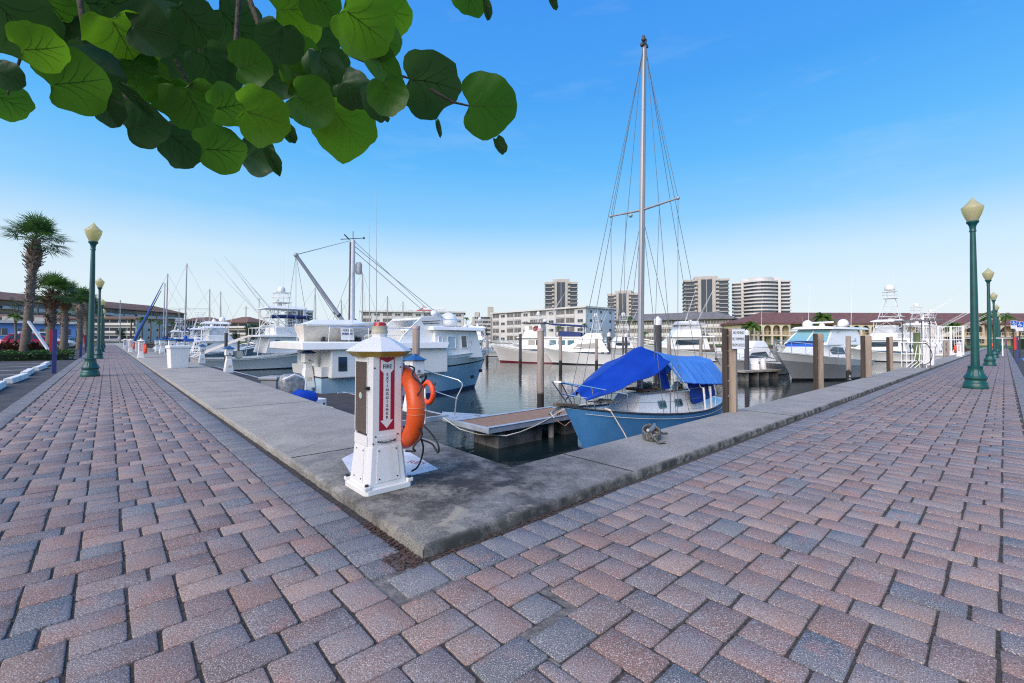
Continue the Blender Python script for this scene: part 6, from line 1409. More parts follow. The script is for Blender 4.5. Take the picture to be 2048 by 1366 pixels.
# small stepped cream block
p=atY(970,690,290); t=thing('apartment_block','small stepped cream block between the two white apartment houses','apartment house',(p.x,p.y,0),0)
g=MB(); g.box((-2,0,8),(12,9,16)); g.box((-5,-1,9.5),(3,6,19)); g.box((3.5,-1,11),(3.4,6,23)); g.build('wall',TOWC,t)
for k in range(6): g=MB(); g.box((-1.5,-4.7,2.5+2.6*k),(10,.6,.9)); g.build('balcony',DGL,t)
def block(name,label,cat,uL_,YL_,uR_,YR_,H,depth,rows,bays,matw,endm,roof,roofm,pattern,ground=-.1,over=.7,parap=.5):
    a=atY(uL_,690,YL_); b=atY(uR_,690,YR_); d=Vector((b.x-a.x,b.y-a.y,0)); l=d.length; t=thing(name,label,cat,(a.x,a.y,ground),math.atan2(d.y,d.x)); H-=ground
    g=MB(); g.box((l/2,depth/2,H/2),(l,depth,H)); w=g.build('wall',matw,t)
    [MB().box((x_,depth/2,H/2-.1),(.1,depth-.2,H-.3)).build('end_wall',endm,t) for x_ in(l+.06,-.06)]
    rh=H/rows; bw=l/bays; cnt=0
    for r in range(rows):
        for k in range(bays):
            c=pattern[k%len(pattern)]; x=(k+.5)*bw; z=(r+.5)*rh
            if c=='B':
                g=MB(); g.box((x,-.02,z+.05*rh),(bw*.86,.08,rh*.78)); o=g.build('balcony_opening',SCREEN,t)
                if cnt<95:
                    g=MB(); g.box((x,-.12,z-.28*rh),(bw*.88,.1,rh*.32)); g.box((x,-.13,z+.02),(.09,.08,rh*.8)); g.box((x,-.12,z+.46*rh),(bw*.9,.14,.14)); g.build('balcony_rail',RAILW,o)
            elif c=='W':
                g=MB(); g.box((x,-.02,z+.1*rh),(bw*.5,.08,rh*.3)); o=g.build('window',WINB,t); g=MB(); g.box((x,-.08,z+.1*rh),(.1,.06,rh*.3)); g.box((x,-.07,z+.1*rh-rh*.18),(bw*.56,.1,.1)); g.build('window_frame',RAILW,o)
            elif c=='G':
                g=MB(); g.box((x,-.02,z),(bw*.92,.08,rh*.6)); o=g.build('window',WINB,t); g=MB(); g.box((x,-.4,z-rh*.34),(bw,.9,.18)); g.box((x,-.8,z-rh*.2),(bw,.06,rh*.24)); g.build('balcony_rail',RAILW,o)
            cnt+=1
    for sd,xx in((1,l+.13),):
        for r in range(rows):
            for k in range(3): g=MB(); g.box((xx,depth*(k+.5)/3,(r+.6)*rh),(.06,1.1,rh*.28)); g.build('end_window',WINB,t)
    if roof=='flat':
        g=MB(); g.box((l/2,depth/2,H+.25),(l+2*over,depth+2*over,.5)); g.build('roof',roofm,t); [MB().box((l*f,depth*.5,H+.9),(1.6,1.4,.9)).build('roof_plant',STUC,t) for f in(.2,.45,.7)]
    else:
        h=roof; e=over*1.3
        g=MB(); g.add([(-e,-e,H),(l+e,-e,H),(l+e,depth+e,H),(-e,depth+e,H),(depth*.45,depth/2,H+h),(l-depth*.45,depth/2,H+h)],[(0,1,5,4),(1,2,5),(2,3,4,5),(3,0,4),(3,2,1,0)]); g.box((l/2,depth/2,H-.12),(l+2*e-.02,depth+2*e-.02,.22)); g.build('roof',roofm,t)
    return t
ap=block('apartment_house','long white four-storey apartment house with an orange roof peak, left of centre','apartment house',722,166,927,170,11.4,14,5,10,STUCW,STUCB,'flat',STUCW,'BW')
g=MB(); g.add([(19,2,11.9),(27,2,11.9),(27,10,11.9),(19,10,11.9),(23,6,14.2)],[(0,1,4),(1,2,4),(2,3,4),(3,0,4)]); g.build('roof_peak',M('orange_tile',(.4,.11,.05),.8,ns=2,na=.2),ap)
ap=block('apartment_house','white four-storey apartment house with pale blue end wall, in front of the tan tower','apartment house',985,176,1171,140,11.4,15,4,11,STUCW,STUCB,'flat',STUCW,'BWB')
ap=block('motel_building','three-storey screened motel with a grey shingle roof behind the sailboat','motel',1232,142,1463,122,7.3,10,3,22,M('warm_grey_stucco',(.36,.33,.29),.85,ns=.4,na=.1),STUCB,2.2,GREYR,'B')
# beige arcade building
a=atY(1488,690,112); b=atY(2130,690,112); d=b-a; AL=d.length
t=thing('arcade_building','long beige two-storey building with arches and a plum tile roof across the right side','building',(a.x,a.y,-.1),math.atan2(d.y,d.x)); BEIGE=M('beige_wall',(.70,.56,.36),.85,ns=.4,na=.06); ARCHM=M('cream_arches',(.68,.58,.44),.8,ns=.5,na=.05)
g=MB(); g.box((AL/2,6,2.85),(AL,9,5.7)); g.build('wall',BEIGE,t)
g=MB(); e=.7; H=5.75; g.add([(-e,-e,H),(AL+e,-e,H),(AL+e,11.5,H),(-e,11.5,H),(7,5.2,H+2.9),(AL-4,5.2,H+2.9)],[(0,1,5,4),(1,2,5),(2,3,4,5),(3,0,4),(3,2,1,0)]); g.box((AL/2,5.2,H-.2),(AL+2*e-.05,12.4,.36)); g.build('roof',TILEP,t)
def archrow(x0,n,w,label='arcade'):
    pw=.42
    for k in range(n):
        x=x0+k*w; g=MB(); o=[]
        r=w/2-pw/2; zc=5.35-.25-r
        inner=[(x+w/2+r*math.cos(q),zc+r*math.sin(q)) for q in [PI*i/12 for i in range(13)]]
        poly=[(x+w,2.6),(x+w,5.55),(x,5.55),(x,2.6),(x+pw/2,2.6)]+[(px,pz) for px,pz in reversed(inner)]+[(x+w-pw/2,2.6)]
        g.slab([(px,-.75,pz) for px,pz in poly],(0,1,0),.35); g.box((x,-.6,1.3),(.42,.35,2.6)); g.build('arch',ARCHM,t)
        g=MB(); g.box((x+w/2,1.46,4.0),(w*.6,.1,2.1)); g.build('dark_opening',WINB if k%3 else SCREEN,t)
        g=MB(); g.box((x+w/2,1.46,1.25),(w*.7,.1,2.0)); g.build('dark_opening',SCREEN if k%2 else STUCW,t)
    g=MB(); g.box((x0+n*w/2,.25,2.5),(n*w+.3,2.2,.26)); [g.box((x0+(k+.5)*w/3,-.72,3.0),(.06,.06,.9)) for k in range(n*3)]; g.box((x0+n*w/2,-.72,3.45),(n*w,.07,.07)); g.build('gallery',ARCHM,t)
archrow(2.2,4,2.25); archrow(22,5,2.3); archrow(44,6,2.6); archrow(63,2,5.0)
for k,x in enumerate((.9,13.5,18.8,36.5,40.5,61,74.5,77.5)):
    for z in(1.3,4.2): g=MB(); g.box((x,1.46,z),(1.5,.1,1.0)); w=g.build('window',WINB,t); g=MB(); g.box((x,1.4,z),(.09,.06,1.0)); g.box((x,1.4,z),(1.5,.06,.08)); g.build('window_frame',STUCW,w)
# flat roofed strip behind
ap=block('low_building','long flat-roofed pale building rising behind the plum tile roof','building',1450,175,1800,165,9.4,12,3,14,STUC,STUC,'flat',STUCW,'G')
# left: brown roofed condominium terraces
ap=block('terrace_building','large brown-roofed terrace building with dark balconies behind the left lamps','apartment house',-90,122,367,203,12.6,16,4,16,M('tan_terrace_wall',(.33,.24,.17),.85,ns=.3,na=.15),TILE,3.0,TILE,'BBG')
ap=block('terrace_building','lower brown-roofed wing behind the left sailboat masts','apartment house',364,205,455,216,9.4,14,3,6,M('tan_terrace_wall',(.33,.24,.17),.85),TILE,2.4,TILE,'BG')
ap=block('gable_building','small brown-roofed building with a beige end at the edge of the trees','apartment house',440,190,494,186,8.2,12,3,3,STUC,STUC,2.6,TILE,'G')
ap=block('motel_building','white three-storey motel with balconies at the end of the left walk','motel',150,152,271,150,8.0,10,3,7,STUCW,STUCW,.9,TILE,'G')
ap=block('restaurant_building','low blue building with a white upper floor behind the palms','restaurant',-120,80,150,92,4.0,8,1,6,M('blue_fascia',(.14,.28,.6),.7,ns=.5,na=.08),STUCW,'flat',STUCW,'W')
ap=block('upper_storey_building','white low upper storey behind the blue building','building',-100,104,148,112,6.2,8,2,10,STUCW,STUCW,.8,TILE,'G')
# grass bank and its retaining timber along the far shore
GRASS=M('lawn_grass',(.05,.13,.015),.9,ns=2,na=.35,bs=30,bst=.6)
g=MB(); g.quad(W(-30,B1+.6,-.02),W(A1+.6,B1+.6,-.02),W(A1+.6,B1+40,.25),W(-30,B1+40,.25)); g.quad(W(A1+.6,18,-.02),W(A1+.6,B1+.6,-.02),W(A1+60,B1+.6,.25),W(A1+60,18,.25)); struct(g.build('lawn',GRASS),'stuff','green lawn along the far bank of the basin')
# ================================================================ vegetation
def leafmat(name,c,c2,tr=.35): return M(name,c,.5,ns=.9,na=.2,col2=c2,transl=tr,spec=.35)
PALMG=leafmat('palm_leaf',(.045,.105,.03),(.095,.16,.05)); PALMG2=leafmat('bright_palm_leaf',(.06,.14,.02),(.11,.2,.03)); HEDGEM=leafmat('hedge_leaf',(.018,.05,.012),(.05,.12,.02)); DTREE=leafmat('dark_tree_leaf',(.02,.045,.015),(.045,.085,.025)); REDPL=leafmat('red_bromeliad',(.055,.018,.016),(.09,.05,.03),.2); OLIVE=leafmat('olive_frond',(.08,.08,.025),(.14,.12,.04))
BARK=M('palm_bark',(.14,.115,.095),.9,ns=5,na=.35,bs=14,bst=.6,stretch=(1,1,3)); BOOTM=M('palm_boots',(.19,.15,.12),.9,ns=7,na=.4,bs=18,bst=.5); BROWNT=M('shaggy_boots',(.13,.08,.05),.9,ns=6,na=.5)
def sabal(label,x,y,h,r,tr,seed,ball=True,shag=True,group='sabal palms along the left walk',n=30,leaf=None):
    rs=random.Random(seed); t=thing('palm_tree',label,'palm tree',(x,y,-.1),rs.uniform(0,6),group)
    g=MB(); g.tube([(0,0,0),(.04,.02,h*.3),(.02,-.02,h*.62),(0,0,h)],[tr*1.15,tr,tr*.95,tr*.8],14); g.build('trunk',BARK,t,smooth=50)
    g=MB()
    lo=h*.42
    for k in range(int(260 if shag else 110)):
        z=lo+(h-lo)*rs.random(); q=rs.uniform(0,2*PI); bulge=1.0
        if ball and z>h*.72: bulge=1+1.25*math.sin(PI*(z-h*.72)/(h*.28))
        R0=tr*.85*bulge; l=rs.uniform(.18,.4)*tr/.27*(1.2 if bulge>1.2 else 1); c=Vector((math.cos(q),math.sin(q),0)); s_=Vector((-math.sin(q),math.cos(q),0)); p=c*(R0-.05)+Vector((0,0,z)); e=p+c*l*.7+Vector((0,0,l*.75)); w=rs.uniform(.05,.1)*tr/.27
        g.add([p-s_*w,p+s_*w,e+s_*w*.3,e-s_*w*.3,p-c*.05-Vector((0,0,.05)),e-Vector((0,0,.06))],[(0,1,2,3),(0,3,5,4),(1,4,5,2)])
    if ball: g.lathe([(tr*.8,h*.7),(tr*1.5,h*.8),(tr*1.75,h*.87),(tr*1.3,h*.95),(tr*.6,h*1.0)],(0,0,0),16)
    g.build('leaf_boots',BOOTM if not (seed%2) else BROWNT,t,recalc=False)
    g=MB()
    for k in range(n):
        az=k*2.4+rs.uniform(-.3,.3); el=R(rs.uniform(-30,80)) if k>4 else R(80); pl=r*rs.uniform(.5,.72); d=Vector((math.cos(az)*math.cos(el),math.sin(az)*math.cos(el),math.sin(el)))
        base=Vector((0,0,h*.99)); hub=base+d*pl+Vector((0,0,-.08*pl)); s_=d.cross(Vector((0,0,1))); s_=s_.normalized() if s_.length>.05 else Vector((1,0,0)); up_=s_.cross(d)
        g.tube([base,base+d*pl*.55+up_*.06,hub],[.02,.014,.01],4,False)
        m=34; fl=r*rs.uniform(.5,.66)
        for i in range(m):
            an=R(-125+250*i/(m-1))+rs.uniform(-.04,.04); dd=(d*math.cos(an)+s_*math.sin(an)); L2=fl*(.72+.28*math.cos(an*.5))*rs.uniform(.85,1.05); dd=(dd+up_*rs.uniform(-.05,.12)).normalized(); q=dd.cross(up_).normalized()*.016*r
            tip=hub+dd*L2+Vector((0,0,-L2*rs.uniform(.05,.32))); mid_=hub+dd*L2*.55+Vector((0,0,-L2*.04))
            g.add([hub,mid_-q,mid_+q,tip],[(0,1,2),(1,3,2)])
    g.build('crown',leaf or PALMG,t,recalc=False); return t
for (u,v,d,vt,rpx,tr,l,sd) in((47,0,25.5,478,70,.235,'tall sabal palm with bristly trunk and ball of old leaf bases, nearest at left',4),(98,0,31,583,52,.28,'shorter sabal palm with a fat shaggy brown trunk, second in the row',7),(127,0,39,592,42,.29,'third sabal palm in the left row, crown merging with the second',9),(158,0,47,608,42,.27,'fourth sabal palm half hidden behind the nearest left lamp',6),(172,0,58,612,34,.29,'fifth sabal palm behind the left lamps',12)):
    p=atY(u,690,d); h=atY(u,vt,d).z+.1; q=sabal(l,p.x,p.y,h,rpx*d/F*1.08*cosu(u)*1.08,tr*.84,sd,True,sd in(4,7)); q.rotation_euler=(0,R({4:4.6,7:1.5}.get(sd,.5)),0)
def feather(label,u,d,vt,rpx,seed,trunk=.16,group='feather palms by the buildings',n=22,leaf=None,drop=1.0):
    rs=random.Random(seed); p=atY(u,690,d); h=atY(u,vt,d).z+.1; r=rpx*d/F*cosu(u); t=thing('palm_tree',label,'palm tree',(p.x,p.y,-.1),rs.uniform(0,6),group)
    g=MB(); g.tube([(0,0,0),(.1,0,h*.5),(0,0,h)],[trunk*1.2,trunk,trunk*.8],8); g.build('trunk',BARK,t,smooth=50)
    g=MB()
    for k in range(n):
        az=k*2.399+rs.uniform(-.2,.2); el=R(rs.uniform(-10,75)); L_=r*rs.uniform(.95,1.3); d_=Vector((math.cos(az),math.sin(az),0)); s_=Vector((-math.sin(az),math.cos(az),0)); pts=[]
        for i in range(9): q=i/8; pts.append(Vector((0,0,h))+d_*(L_*q*math.cos(el)*(1-.1*q))+Vector((0,0,L_*(math.sin(el)*q-drop*.75*q*q))))
        g.tube(pts,.012*r,3,False)
        for i in range(1,26):
            q=i/26*8; j=min(int(q),7); c=pts[j].lerp(pts[j+1],q-j); tan=(pts[j+1]-pts[j]).normalized(); ll=L_*.3*math.sin(PI*min(1,.15+i/26*.9))
            for sd in(-1,1):
                e=c+(s_*sd*.75+tan*.6).normalized()*ll+Vector((0,0,-ll*rs.uniform(.35,.8))); w=tan*.022*r*1.6
                g.add([c-w,c+w,e],[(0,1,2)])
    g.build('crown',leaf or PALMG2,t,recalc=False); return t
feather('leafy palm standing before the plum roof above the express cruiser',1645,104,634,32,3,.2)
feather('dark palm at the left end of the arcade building',1502,108,650,24,5)
feather('bright palm in front of the arches by the white gate',1903,100,650,28,6)
feather('tall drooping palm behind the right-hand lamp row',1982,100,628,34,8,.22,drop=1.2)
feather('palm with grey-green fronds right of the lamp row',2012,106,632,26,9)
feather('slender palm before the long white apartment house',880,160,648,7,11,n=14); feather('second slender palm at the right end of the long apartment house',932,162,637,9,12,n=14)
feather('palm before the white four-storey house left of centre',985+132,136,654,9,13,n=14); feather('palm at the right corner of the white four-storey house',1168,134,650,10,14,n=14); feather('palm behind the towers of the boats right of the pale end wall',1258,128,636,14,15,n=14)
feather('small palm in the motel garden left of the black piling',1290,118,666,9,16,n=14); feather('small palm in the motel garden right of the black piling',1368,116,650,10,17,n=14)
feather('young bright green palm between the blue building and the tall sabal palm',28,34,632,26,18,.08,n=16,leaf=PALMG2)
for k,(u,d,vt,rp) in enumerate(((262,120,640,9),(283,128,636,10),(300,134,640,9),(318,140,645,10),(345,150,646,11),(395,165,650,11),(420,170,652,10))): feather('palm %s terrace building'%(['near the white motel end before the','second from the motel before the','third from the motel before the','fourth from the motel before the','behind the blue jib before the','left of the two dark masts before the','among the dark masts before the'][k]),u,d,vt,rp,30+k,.2,'palms before the terrace building',16,PALMG2 if k%2 else PALMG)
def clump(g,c,rad,n,s,rs,shape=(1,1,1),up=.0):
    for _ in range(n):
        while True:
            q=Vector((rs.uniform(-1,1),rs.uniform(-1,1),rs.uniform(-1,1)))
            if .25<q.length<1: break
        p=Vector(c)+Vector((q.x*rad*shape[0],q.y*rad*shape[1],q.z*rad*shape[2])); a=Vector((rs.gauss(0,1),rs.gauss(0,1),rs.gauss(0,1)+up)).normalized(); b=a.orthogonal().normalized()*s*rs.uniform(.6,1.3); a=a*s*rs.uniform(.7,1.6)
        g.add([p-a,p-b*.5,p+a,p+b*.5],[(0,1,2,3)])
def broadleaf(label,u,d,vt,wpx,seed,mat,name='broadleaf_tree',vb=690,cat='tree',group=None,dens=1.0):
    rs=random.Random(seed); p=atY(u,690,d); h=atY(u,vt,d).z; r=wpx*d/F/2*cosu(u); t=thing(name,label,cat,(p.x,p.y,-.1),0,group); zb=max(.3,h-2.2*r) if cat=='tree' else .1
    g=MB(); g.tube([(0,0,0),(.05*r,0,zb+.2*r),(0,.05*r,h*.75)],[.1*r,.08*r,.03*r],7)
    for k in range(5): q=k*1.26; g.tube([(0,0,zb),(math.cos(q)*r*.5,math.sin(q)*r*.5,lerp(zb,h,.6))],[.05*r,.02*r],5)
    g.build('trunk',BARK,t,smooth=50); g=MB()
    for k in range(16): q=rs.uniform(0,2*PI); rr=r*rs.uniform(.15,.72); clump(g,(rr*math.cos(q),rr*math.sin(q),lerp(zb,h,rs.uniform(.2,.86))),r*rs.uniform(.25,.42),int(130*dens),r*.05,rs)
    g.build('crown',mat,t,recalc=False); return t
broadleaf('dark round shrub beside the screened motel',1412,108,664,32,41,DTREE,'shrub',cat='shrub'); broadleaf('green shrub at the foot of the arcade building palm',1452,110,660,18,42,HEDGEM,'shrub',cat='shrub')
for k,(u,d,vt,w) in enumerate(((505,176,648,42),(545,180,652,44),(585,185,655,44),(625,180,655,46),(668,178,652,46),(706,176,650,40),(963,170,652,36),(470,170,662,28),(240,118,655,34))): broadleaf('dark green tree %s'%['right of the small gabled building','behind the open-tower sport boat','under the distant bluish block','behind the trawler boom','left of the trawler mast','at the left end of the long apartment house','between the two white apartment houses','low beside the gabled building','beside the white motel end wall'][k],u,d,vt,w,50+k,DTREE,group='dark trees along the far bank')
broadleaf('thin-leaved small tree left of the tall sabal palm',30,38,590,50,70,leafmat('sparse_leaf',(.03,.05,.02),(.05,.08,.03)),dens=.25)
# hedges, bromeliads
def hedge(label,a0,a1,b0,b1,h,mat,seed,n):
    rs=random.Random(seed); c=W((a0+a1)/2,(b0+b1)/2,-.06); t=thing('hedge',label,'hedge',c,YR); g=MB(); la,lb=abs(a1-a0),abs(b1-b0)
    for _ in range(n):
        x,y,z=rs.uniform(-lb/2,lb/2),rs.uniform(-la/2,la/2),h*(1-rs.random()**2.2); s=rs.uniform(.03,.07); p=Vector((x,y,z+.05*math.sin(x*6)+.04*math.sin(y*7+x*3))); a=Vector((rs.gauss(0,1),rs.gauss(0,1),rs.gauss(.5,1))).normalized(); b=a.orthogonal().normalized()*s*.6; a*=s; g.add([p-a,p-b,p+a,p+b],[(0,1,2,3)])
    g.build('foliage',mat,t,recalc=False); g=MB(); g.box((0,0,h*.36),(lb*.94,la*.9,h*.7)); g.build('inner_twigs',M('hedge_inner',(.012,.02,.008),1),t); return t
hedge('low clipped green hedge in front of the sabal palms',29.6,31.4,-9.5,-2.35,.42,HEDGEM,3,7500)
hedge('tall dark hedge at the end of the right walk',-9,-2.4,98,99.5,1.9,HEDGEM,5,3000)
hedge('clipped green hedge beside the white cars',70,71.5,-9,-3.5,1.1,HEDGEM,6,2500)
rs=random.Random(8)
for k,(u,d,h_,l) in enumerate(((8,26,1.5,'dark red bromeliad clump at the left photo edge'),(38,26.5,1.3,'dark red bromeliad clump left of the tall palm trunk'),(70,26,1.45,'dark red bromeliad clump right of the tall palm trunk'),(92,27,1.2,'dark red bromeliad clump behind the leaning prop'),(22,25.5,1.1,'low reddish bromeliad between the larger clumps'),(112,28,.9,'small greenish bromeliad beside the navy post'))):
    p=atY(u,690,d); t=thing('bromeliad',l,'plant',(p.x,p.y,-.06),k,'bromeliads in the planting bed'); g=MB()
    for j in range(46):
        az=rs.uniform(0,6.28); el=rs.uniform(.3,1.4); L_=h_*rs.uniform(.75,1.15); dd=Vector((math.cos(az)*math.cos(el),math.sin(az)*math.cos(el),math.sin(el))); s_=Vector((-math.sin(az),math.cos(az),0))*.07*h_; m_=dd*L_*.6; e=dd*L_+Vector((0,0,-.28*L_)); g.add([-s_*.6,s_*.6,m_+s_,m_-s_,e],[(0,1,2,3),(3,2,4)])
    g.build('leaves',REDPL if k!=5 else OLIVE,t,recalc=False)
t=thing('palm_prop','pale grey timber prop leaning against the tall palm','timber prop',(0,0,0)); a=atY(101,706,24.4); b=atY(57,643,25.4); g=MB(); g.tube([a,b],.075,4); g.build('timber',M('grey_timber',(.42,.47,.52),.7,ns=8,na=.15),t)
# ================================================================ cars
def car(label,loc,rz,kind,paint,group='cars parked by the walks'):
    t=thing('parked_car',label,'car',loc,rz,group)
    L_,Wd,H=dict(sedan=(4.7,1.82,1.45),hatch=(4.3,1.78,1.5),suv=(4.75,1.9,1.78))[kind]; hw=Wd/2
    def ring(x,zb,zt,w,wt): return [(x,w*.9,zb),(x,w,zb+.22),(x,w,lerp(zb,zt,.72)),(x,wt,zt),(x,-wt,zt),(x,-w,lerp(zb,zt,.72)),(x,-w,zb+.22),(x,-w*.9,zb)]
    b=L_/2; hood=.95 if kind!='suv' else 1.08; tail=dict(sedan=1.0,hatch=1.0,suv=1.12)[kind]
    g=MB(); g.loft([ring(-b,.42,tail*.86,hw*.82,hw*.72),ring(-b+.12,.28,tail*.97,hw*.94,hw*.82),ring(-b*.6,.2,tail,hw,hw*.88),ring(0,.18,tail*.98,hw,hw*.9),ring(b*.42,.18,hood,hw,hw*.88),ring(b*.75,.2,hood*.88,hw*.98,hw*.8),ring(b*.94,.26,hood*.74,hw*.88,hw*.68),ring(b,.38,hood*.6,hw*.7,hw*.55)]); g.build('body',paint,t,smooth=45,bevel=.02)
    xa,xf,ta,tf=dict(sedan=(-b*.72,b*.46,-b*.36,b*.08),hatch=(-b*.93,b*.5,-b*.72,b*.05),suv=(-b*.95,b*.46,-b*.82,b*.14))[kind]; z0=tail*.97
    c=Cab((xa,xf),(ta,tf),(z0,H),(hw*.86,hw*.86),(hw*.66,hw*.66)); c.build(t,'cabin',paint,.06,.04)
    zm=(z0+.05,H-.08)
    def X(f,z): tt=(z-z0)/(H-z0); return lerp(lerp(xa,ta,tt),lerp(xf,tf,tt),f)
    for f0,f1 in((.1,.36),(.38,.64),(.66,.93)) if kind!='sedan' else ((.2,.5),(.52,.9)): c.win([(X(f0,zm[0]),zm[0]),(X(f1,zm[0]),zm[0]),(X(f1*.98,zm[1]),zm[1]),(X(f0*1.03,zm[1]),zm[1])],GLASS)
    c.fwin(-.9,.9,zm[0],zm[1],GLASS,1); c.fwin(-.86,.86,zm[0],zm[1],GLASS,0,name='rear_window')
    rw=.33 if kind!='suv' else .37
    for x in(-b*.58,b*.62):
        for sd in(1,-1):
            g=MB(); g.cyl((x,sd*(hw-.21),rw),(x,sd*(hw+.012),rw),rw,n=20); w=g.build('wheel',BLACK,t,smooth=40,bevel=.02)
            g=MB(); g.torus((x,sd*(hw+.012),rw),rw*.66,.025,'y',18,6); [g.box((x+math.cos(q)*rw*.33,sd*(hw+.016),rw+math.sin(q)*rw*.33),(rw*.66,.02,.055),rot=Matrix.Rotation(-q,3,'Y')) for q in [2*PI*i/7 for i in range(7)]]; g.cyl((x,sd*(hw+.005),rw),(x,sd*(hw+.03),rw),.07,n=10); g.build('rim',ALU,w,smooth=40)
    for sd in(1,-1):
        g=MB(); g.box((b*.9,sd*hw*.66,hood*.68),(.2,.36,.13),rz=-sd*.5); g.build('headlight',M('headlamp',(.7,.72,.75),.1,coat=.5),t,bevel=.03)
        g=MB(); g.box((-b+.06,sd*hw*.7,tail*.8),(.1,.3,.16)); g.build('tail_light',RED,t,bevel=.02)
        g=MB(); g.box((xf-.35,sd*(hw+.06),z0+.08),(.12,.18,.13)); g.build('mirror',paint,t,bevel=.03)
    g=MB(); g.box((b-.04,0,.42),(.1,hw*1.0,.16)); g.build('grille',DARKTRIM,t,bevel=.02); return t
def pc(n,c): return M(n,c,.25,coat=.8,ns=.5,na=.03)
CARZ=-.06
car('red hatchback parked nose toward the left walk, behind the hedge',W(57.5,-5.9,CARZ),YR,'hatch',pc('red_car_paint',(.4,.008,.02)))
car('white sedan parked beside the red hatchback',W(60.6,-6.1,CARZ),YR,'sedan',pc('white_car_paint',(.75,.75,.75)))
car('white sport utility car behind the white sedan',W(66.5,-6.0,CARZ),YR,'suv',pc('white_car_paint',(.75,.75,.75)))
car('dark red car half hidden behind the bromeliads at the left edge',W(52.5,-12.5,CARZ),YR,'hatch',pc('red_car_paint',(.4,.008,.02)))
car('dark blue sport utility car at the right photo edge',W(-5.4,58.5,CARZ),YL,'suv',pc('blue_car_paint',(.02,.06,.15)))
car('silver-blue car behind the dark blue one at the right edge',W(-5.6,65.5,CARZ),YL,'sedan',pc('grey_car_paint',(.35,.38,.42)))
car('black car parked beyond the nearest right lamp',W(3.2,97,CARZ+.05),YR,'hatch',pc('black_car_paint',(.012,.012,.014)))
# ================================================================ white gate and hose rack on the right quay
GZ=QZ
t=thing('gate','white metal picket gate and frame across the right quay','gate',W(.2,44.5,GZ),YL); g=MB()
for x in(0,.62,1.3,2.1): g.box((x,0,1.05 if x<2 else 1.5),(.09,.09,2.1 if x<2 else 3.0))
g.build('gate_post',WALU,t); g=MB()
for z in(.12,1.1,2.05): g.box((1.05,0,z),(2.1,.05,.05))
for k in range(17): g.box((.1+k*.12,0,1.1),(.022,.022,1.9))
g.build('pickets',WALU,t)
g=MB(); [g.box((-1.3*k-.6,0,.62),(.06,.06,1.24)) for k in range(3)]; g.box((-2,0,1.22),(3.9,.05,.05)); g.build('side_rail',WALU,t)
hr=at(1828,735,QZ); t=thing('hose_rack','bent pipe hose rack with a shelf, canopy plate and black hose by the green piling','hose rack',hr,YL+PI)
g=MB()
for x in(-.34,-.2,.16,.34): g.tube([(x,0,0),(x,0,.9)],.016,6)
for z in(.25,.5): g.tube([(-.34,0,z),(.34,0,z)],.014,6)
for x in(.1,.22,.34): g.tube([(x-.3,-.2,0),(x-.08,-.08,.25),(x,0,.85)],.014,6)
g.build('rack_frame',WALU,t,smooth=50); g=MB(); g.box((-.02,0,.92),(.8,.3,.03)); g.build('shelf',STEEL,t,bevel=.008)
g=MB(); g.stube([(.2,-.1,.94),(.38,-.12,.85),(.5,-.12,.5),(.42,-.12,.2),(.2,-.12,.12),(.1,-.1,.3)],.014,6); g.build('hose',BLACK,t,smooth=50)
g=MB()
for x in(-.34,-.12,.2,.42): g.tube([(x,.3,0),(x,.3,1.72)],.016,5)
g.box((.12,.3,1.73),(1.35,.4,.04)); g.build('canopy_frame',M('dark_grey_metal',(.12,.12,.13),.5),t)
# distant utility poles with wires
pl=M('utility_pole',(.16,.12,.09),.9)
for u,d,vt,l in((491,210,612,'dark utility pole above the gabled building'),(517,300,596,'far thin utility pole over the trees')):
    p=atY(u,690,d); h=atY(u,vt,d).z; t=thing('utility_pole',l,'utility pole',(p.x,p.y,0)); g=MB(); g.cyl((0,0,0),(0,0,h),.22,.15,8); g.box((0,0,h-1),(2.4,.12,.14)); g.build('pole',pl,t)
t=thing('power_lines','thin power lines crossing the pale sky at the far left','power line',(0,0,0)); g=MB()
for v0,v1 in((548,604),(556,610),(604,617),(608,620)):
    a=atY(-60,v0,70); b=atY(48 if v0<600 else 420,v1,70 if v0<600 else 190); g.tube([a,a.lerp(b,.5)-Vector((0,0,.3)),b],.02 if v0<600 else .04,3)
g.build('wire',WIRE,t)
# ================================================================ sea grape tree overhead
LV=[(25,40,78,.3),(112,22,52,.7),(78,98,46,.9),(14,150,28,.4),(10,200,40,.5),(148,165,60,.65),(172,148,62,.4),(158,85,52,.15),(205,8,72,.3),(245,78,62,1.0),(330,90,78,.2),(235,152,48,.1),(284,248,46,.25),(285,155,48,.5),(390,212,56,.6),(428,140,52,.3),(388,45,48,.1),(470,52,58,.3),(364,288,46,.4),(441,300,49,.7),(455,213,40,.55),(525,232,54,.8),(500,128,42,.5),(548,158,44,.4),(520,312,38,.4),(593,18,60,.8),(560,82,44,.35),(592,112,44,.5),(630,55,52,.15),(690,250,64,.8),(622,206,48,.55),(655,135,44,.1),(704,180,38,.4),(724,45,64,1.0),(776,22,48,.75),(762,80,40,.5),(776,190,40,.7),(857,163,65,.35),(974,211,60,.7),(940,-14,40,.55),(655,225,44,.65),(300,60,48,.3),(205,100,44,.2),(345,190,42,.45),(250,10,46,.35),(640,0,44,.5),(330,20,44,.3),(60,10,44,.4),(600,165,40,.5)]
NARROW=[(212,216,38,22,-70,.12),(268,197,44,10,55,.2),(755,115,74,24,62,.55),(748,200,42,20,80,.2),(656,140,50,26,70,.08),(998,290,20,12,60,.35),(876,255,20,5,80,.3),(973,16,22,9,80,.35),(1103,0,20,8,60,.4),(572,262,26,14,-60,.35),(543,318,34,12,70,.3),(580,224,13,6,80,.3),(768,232,14,6,55,.35)]
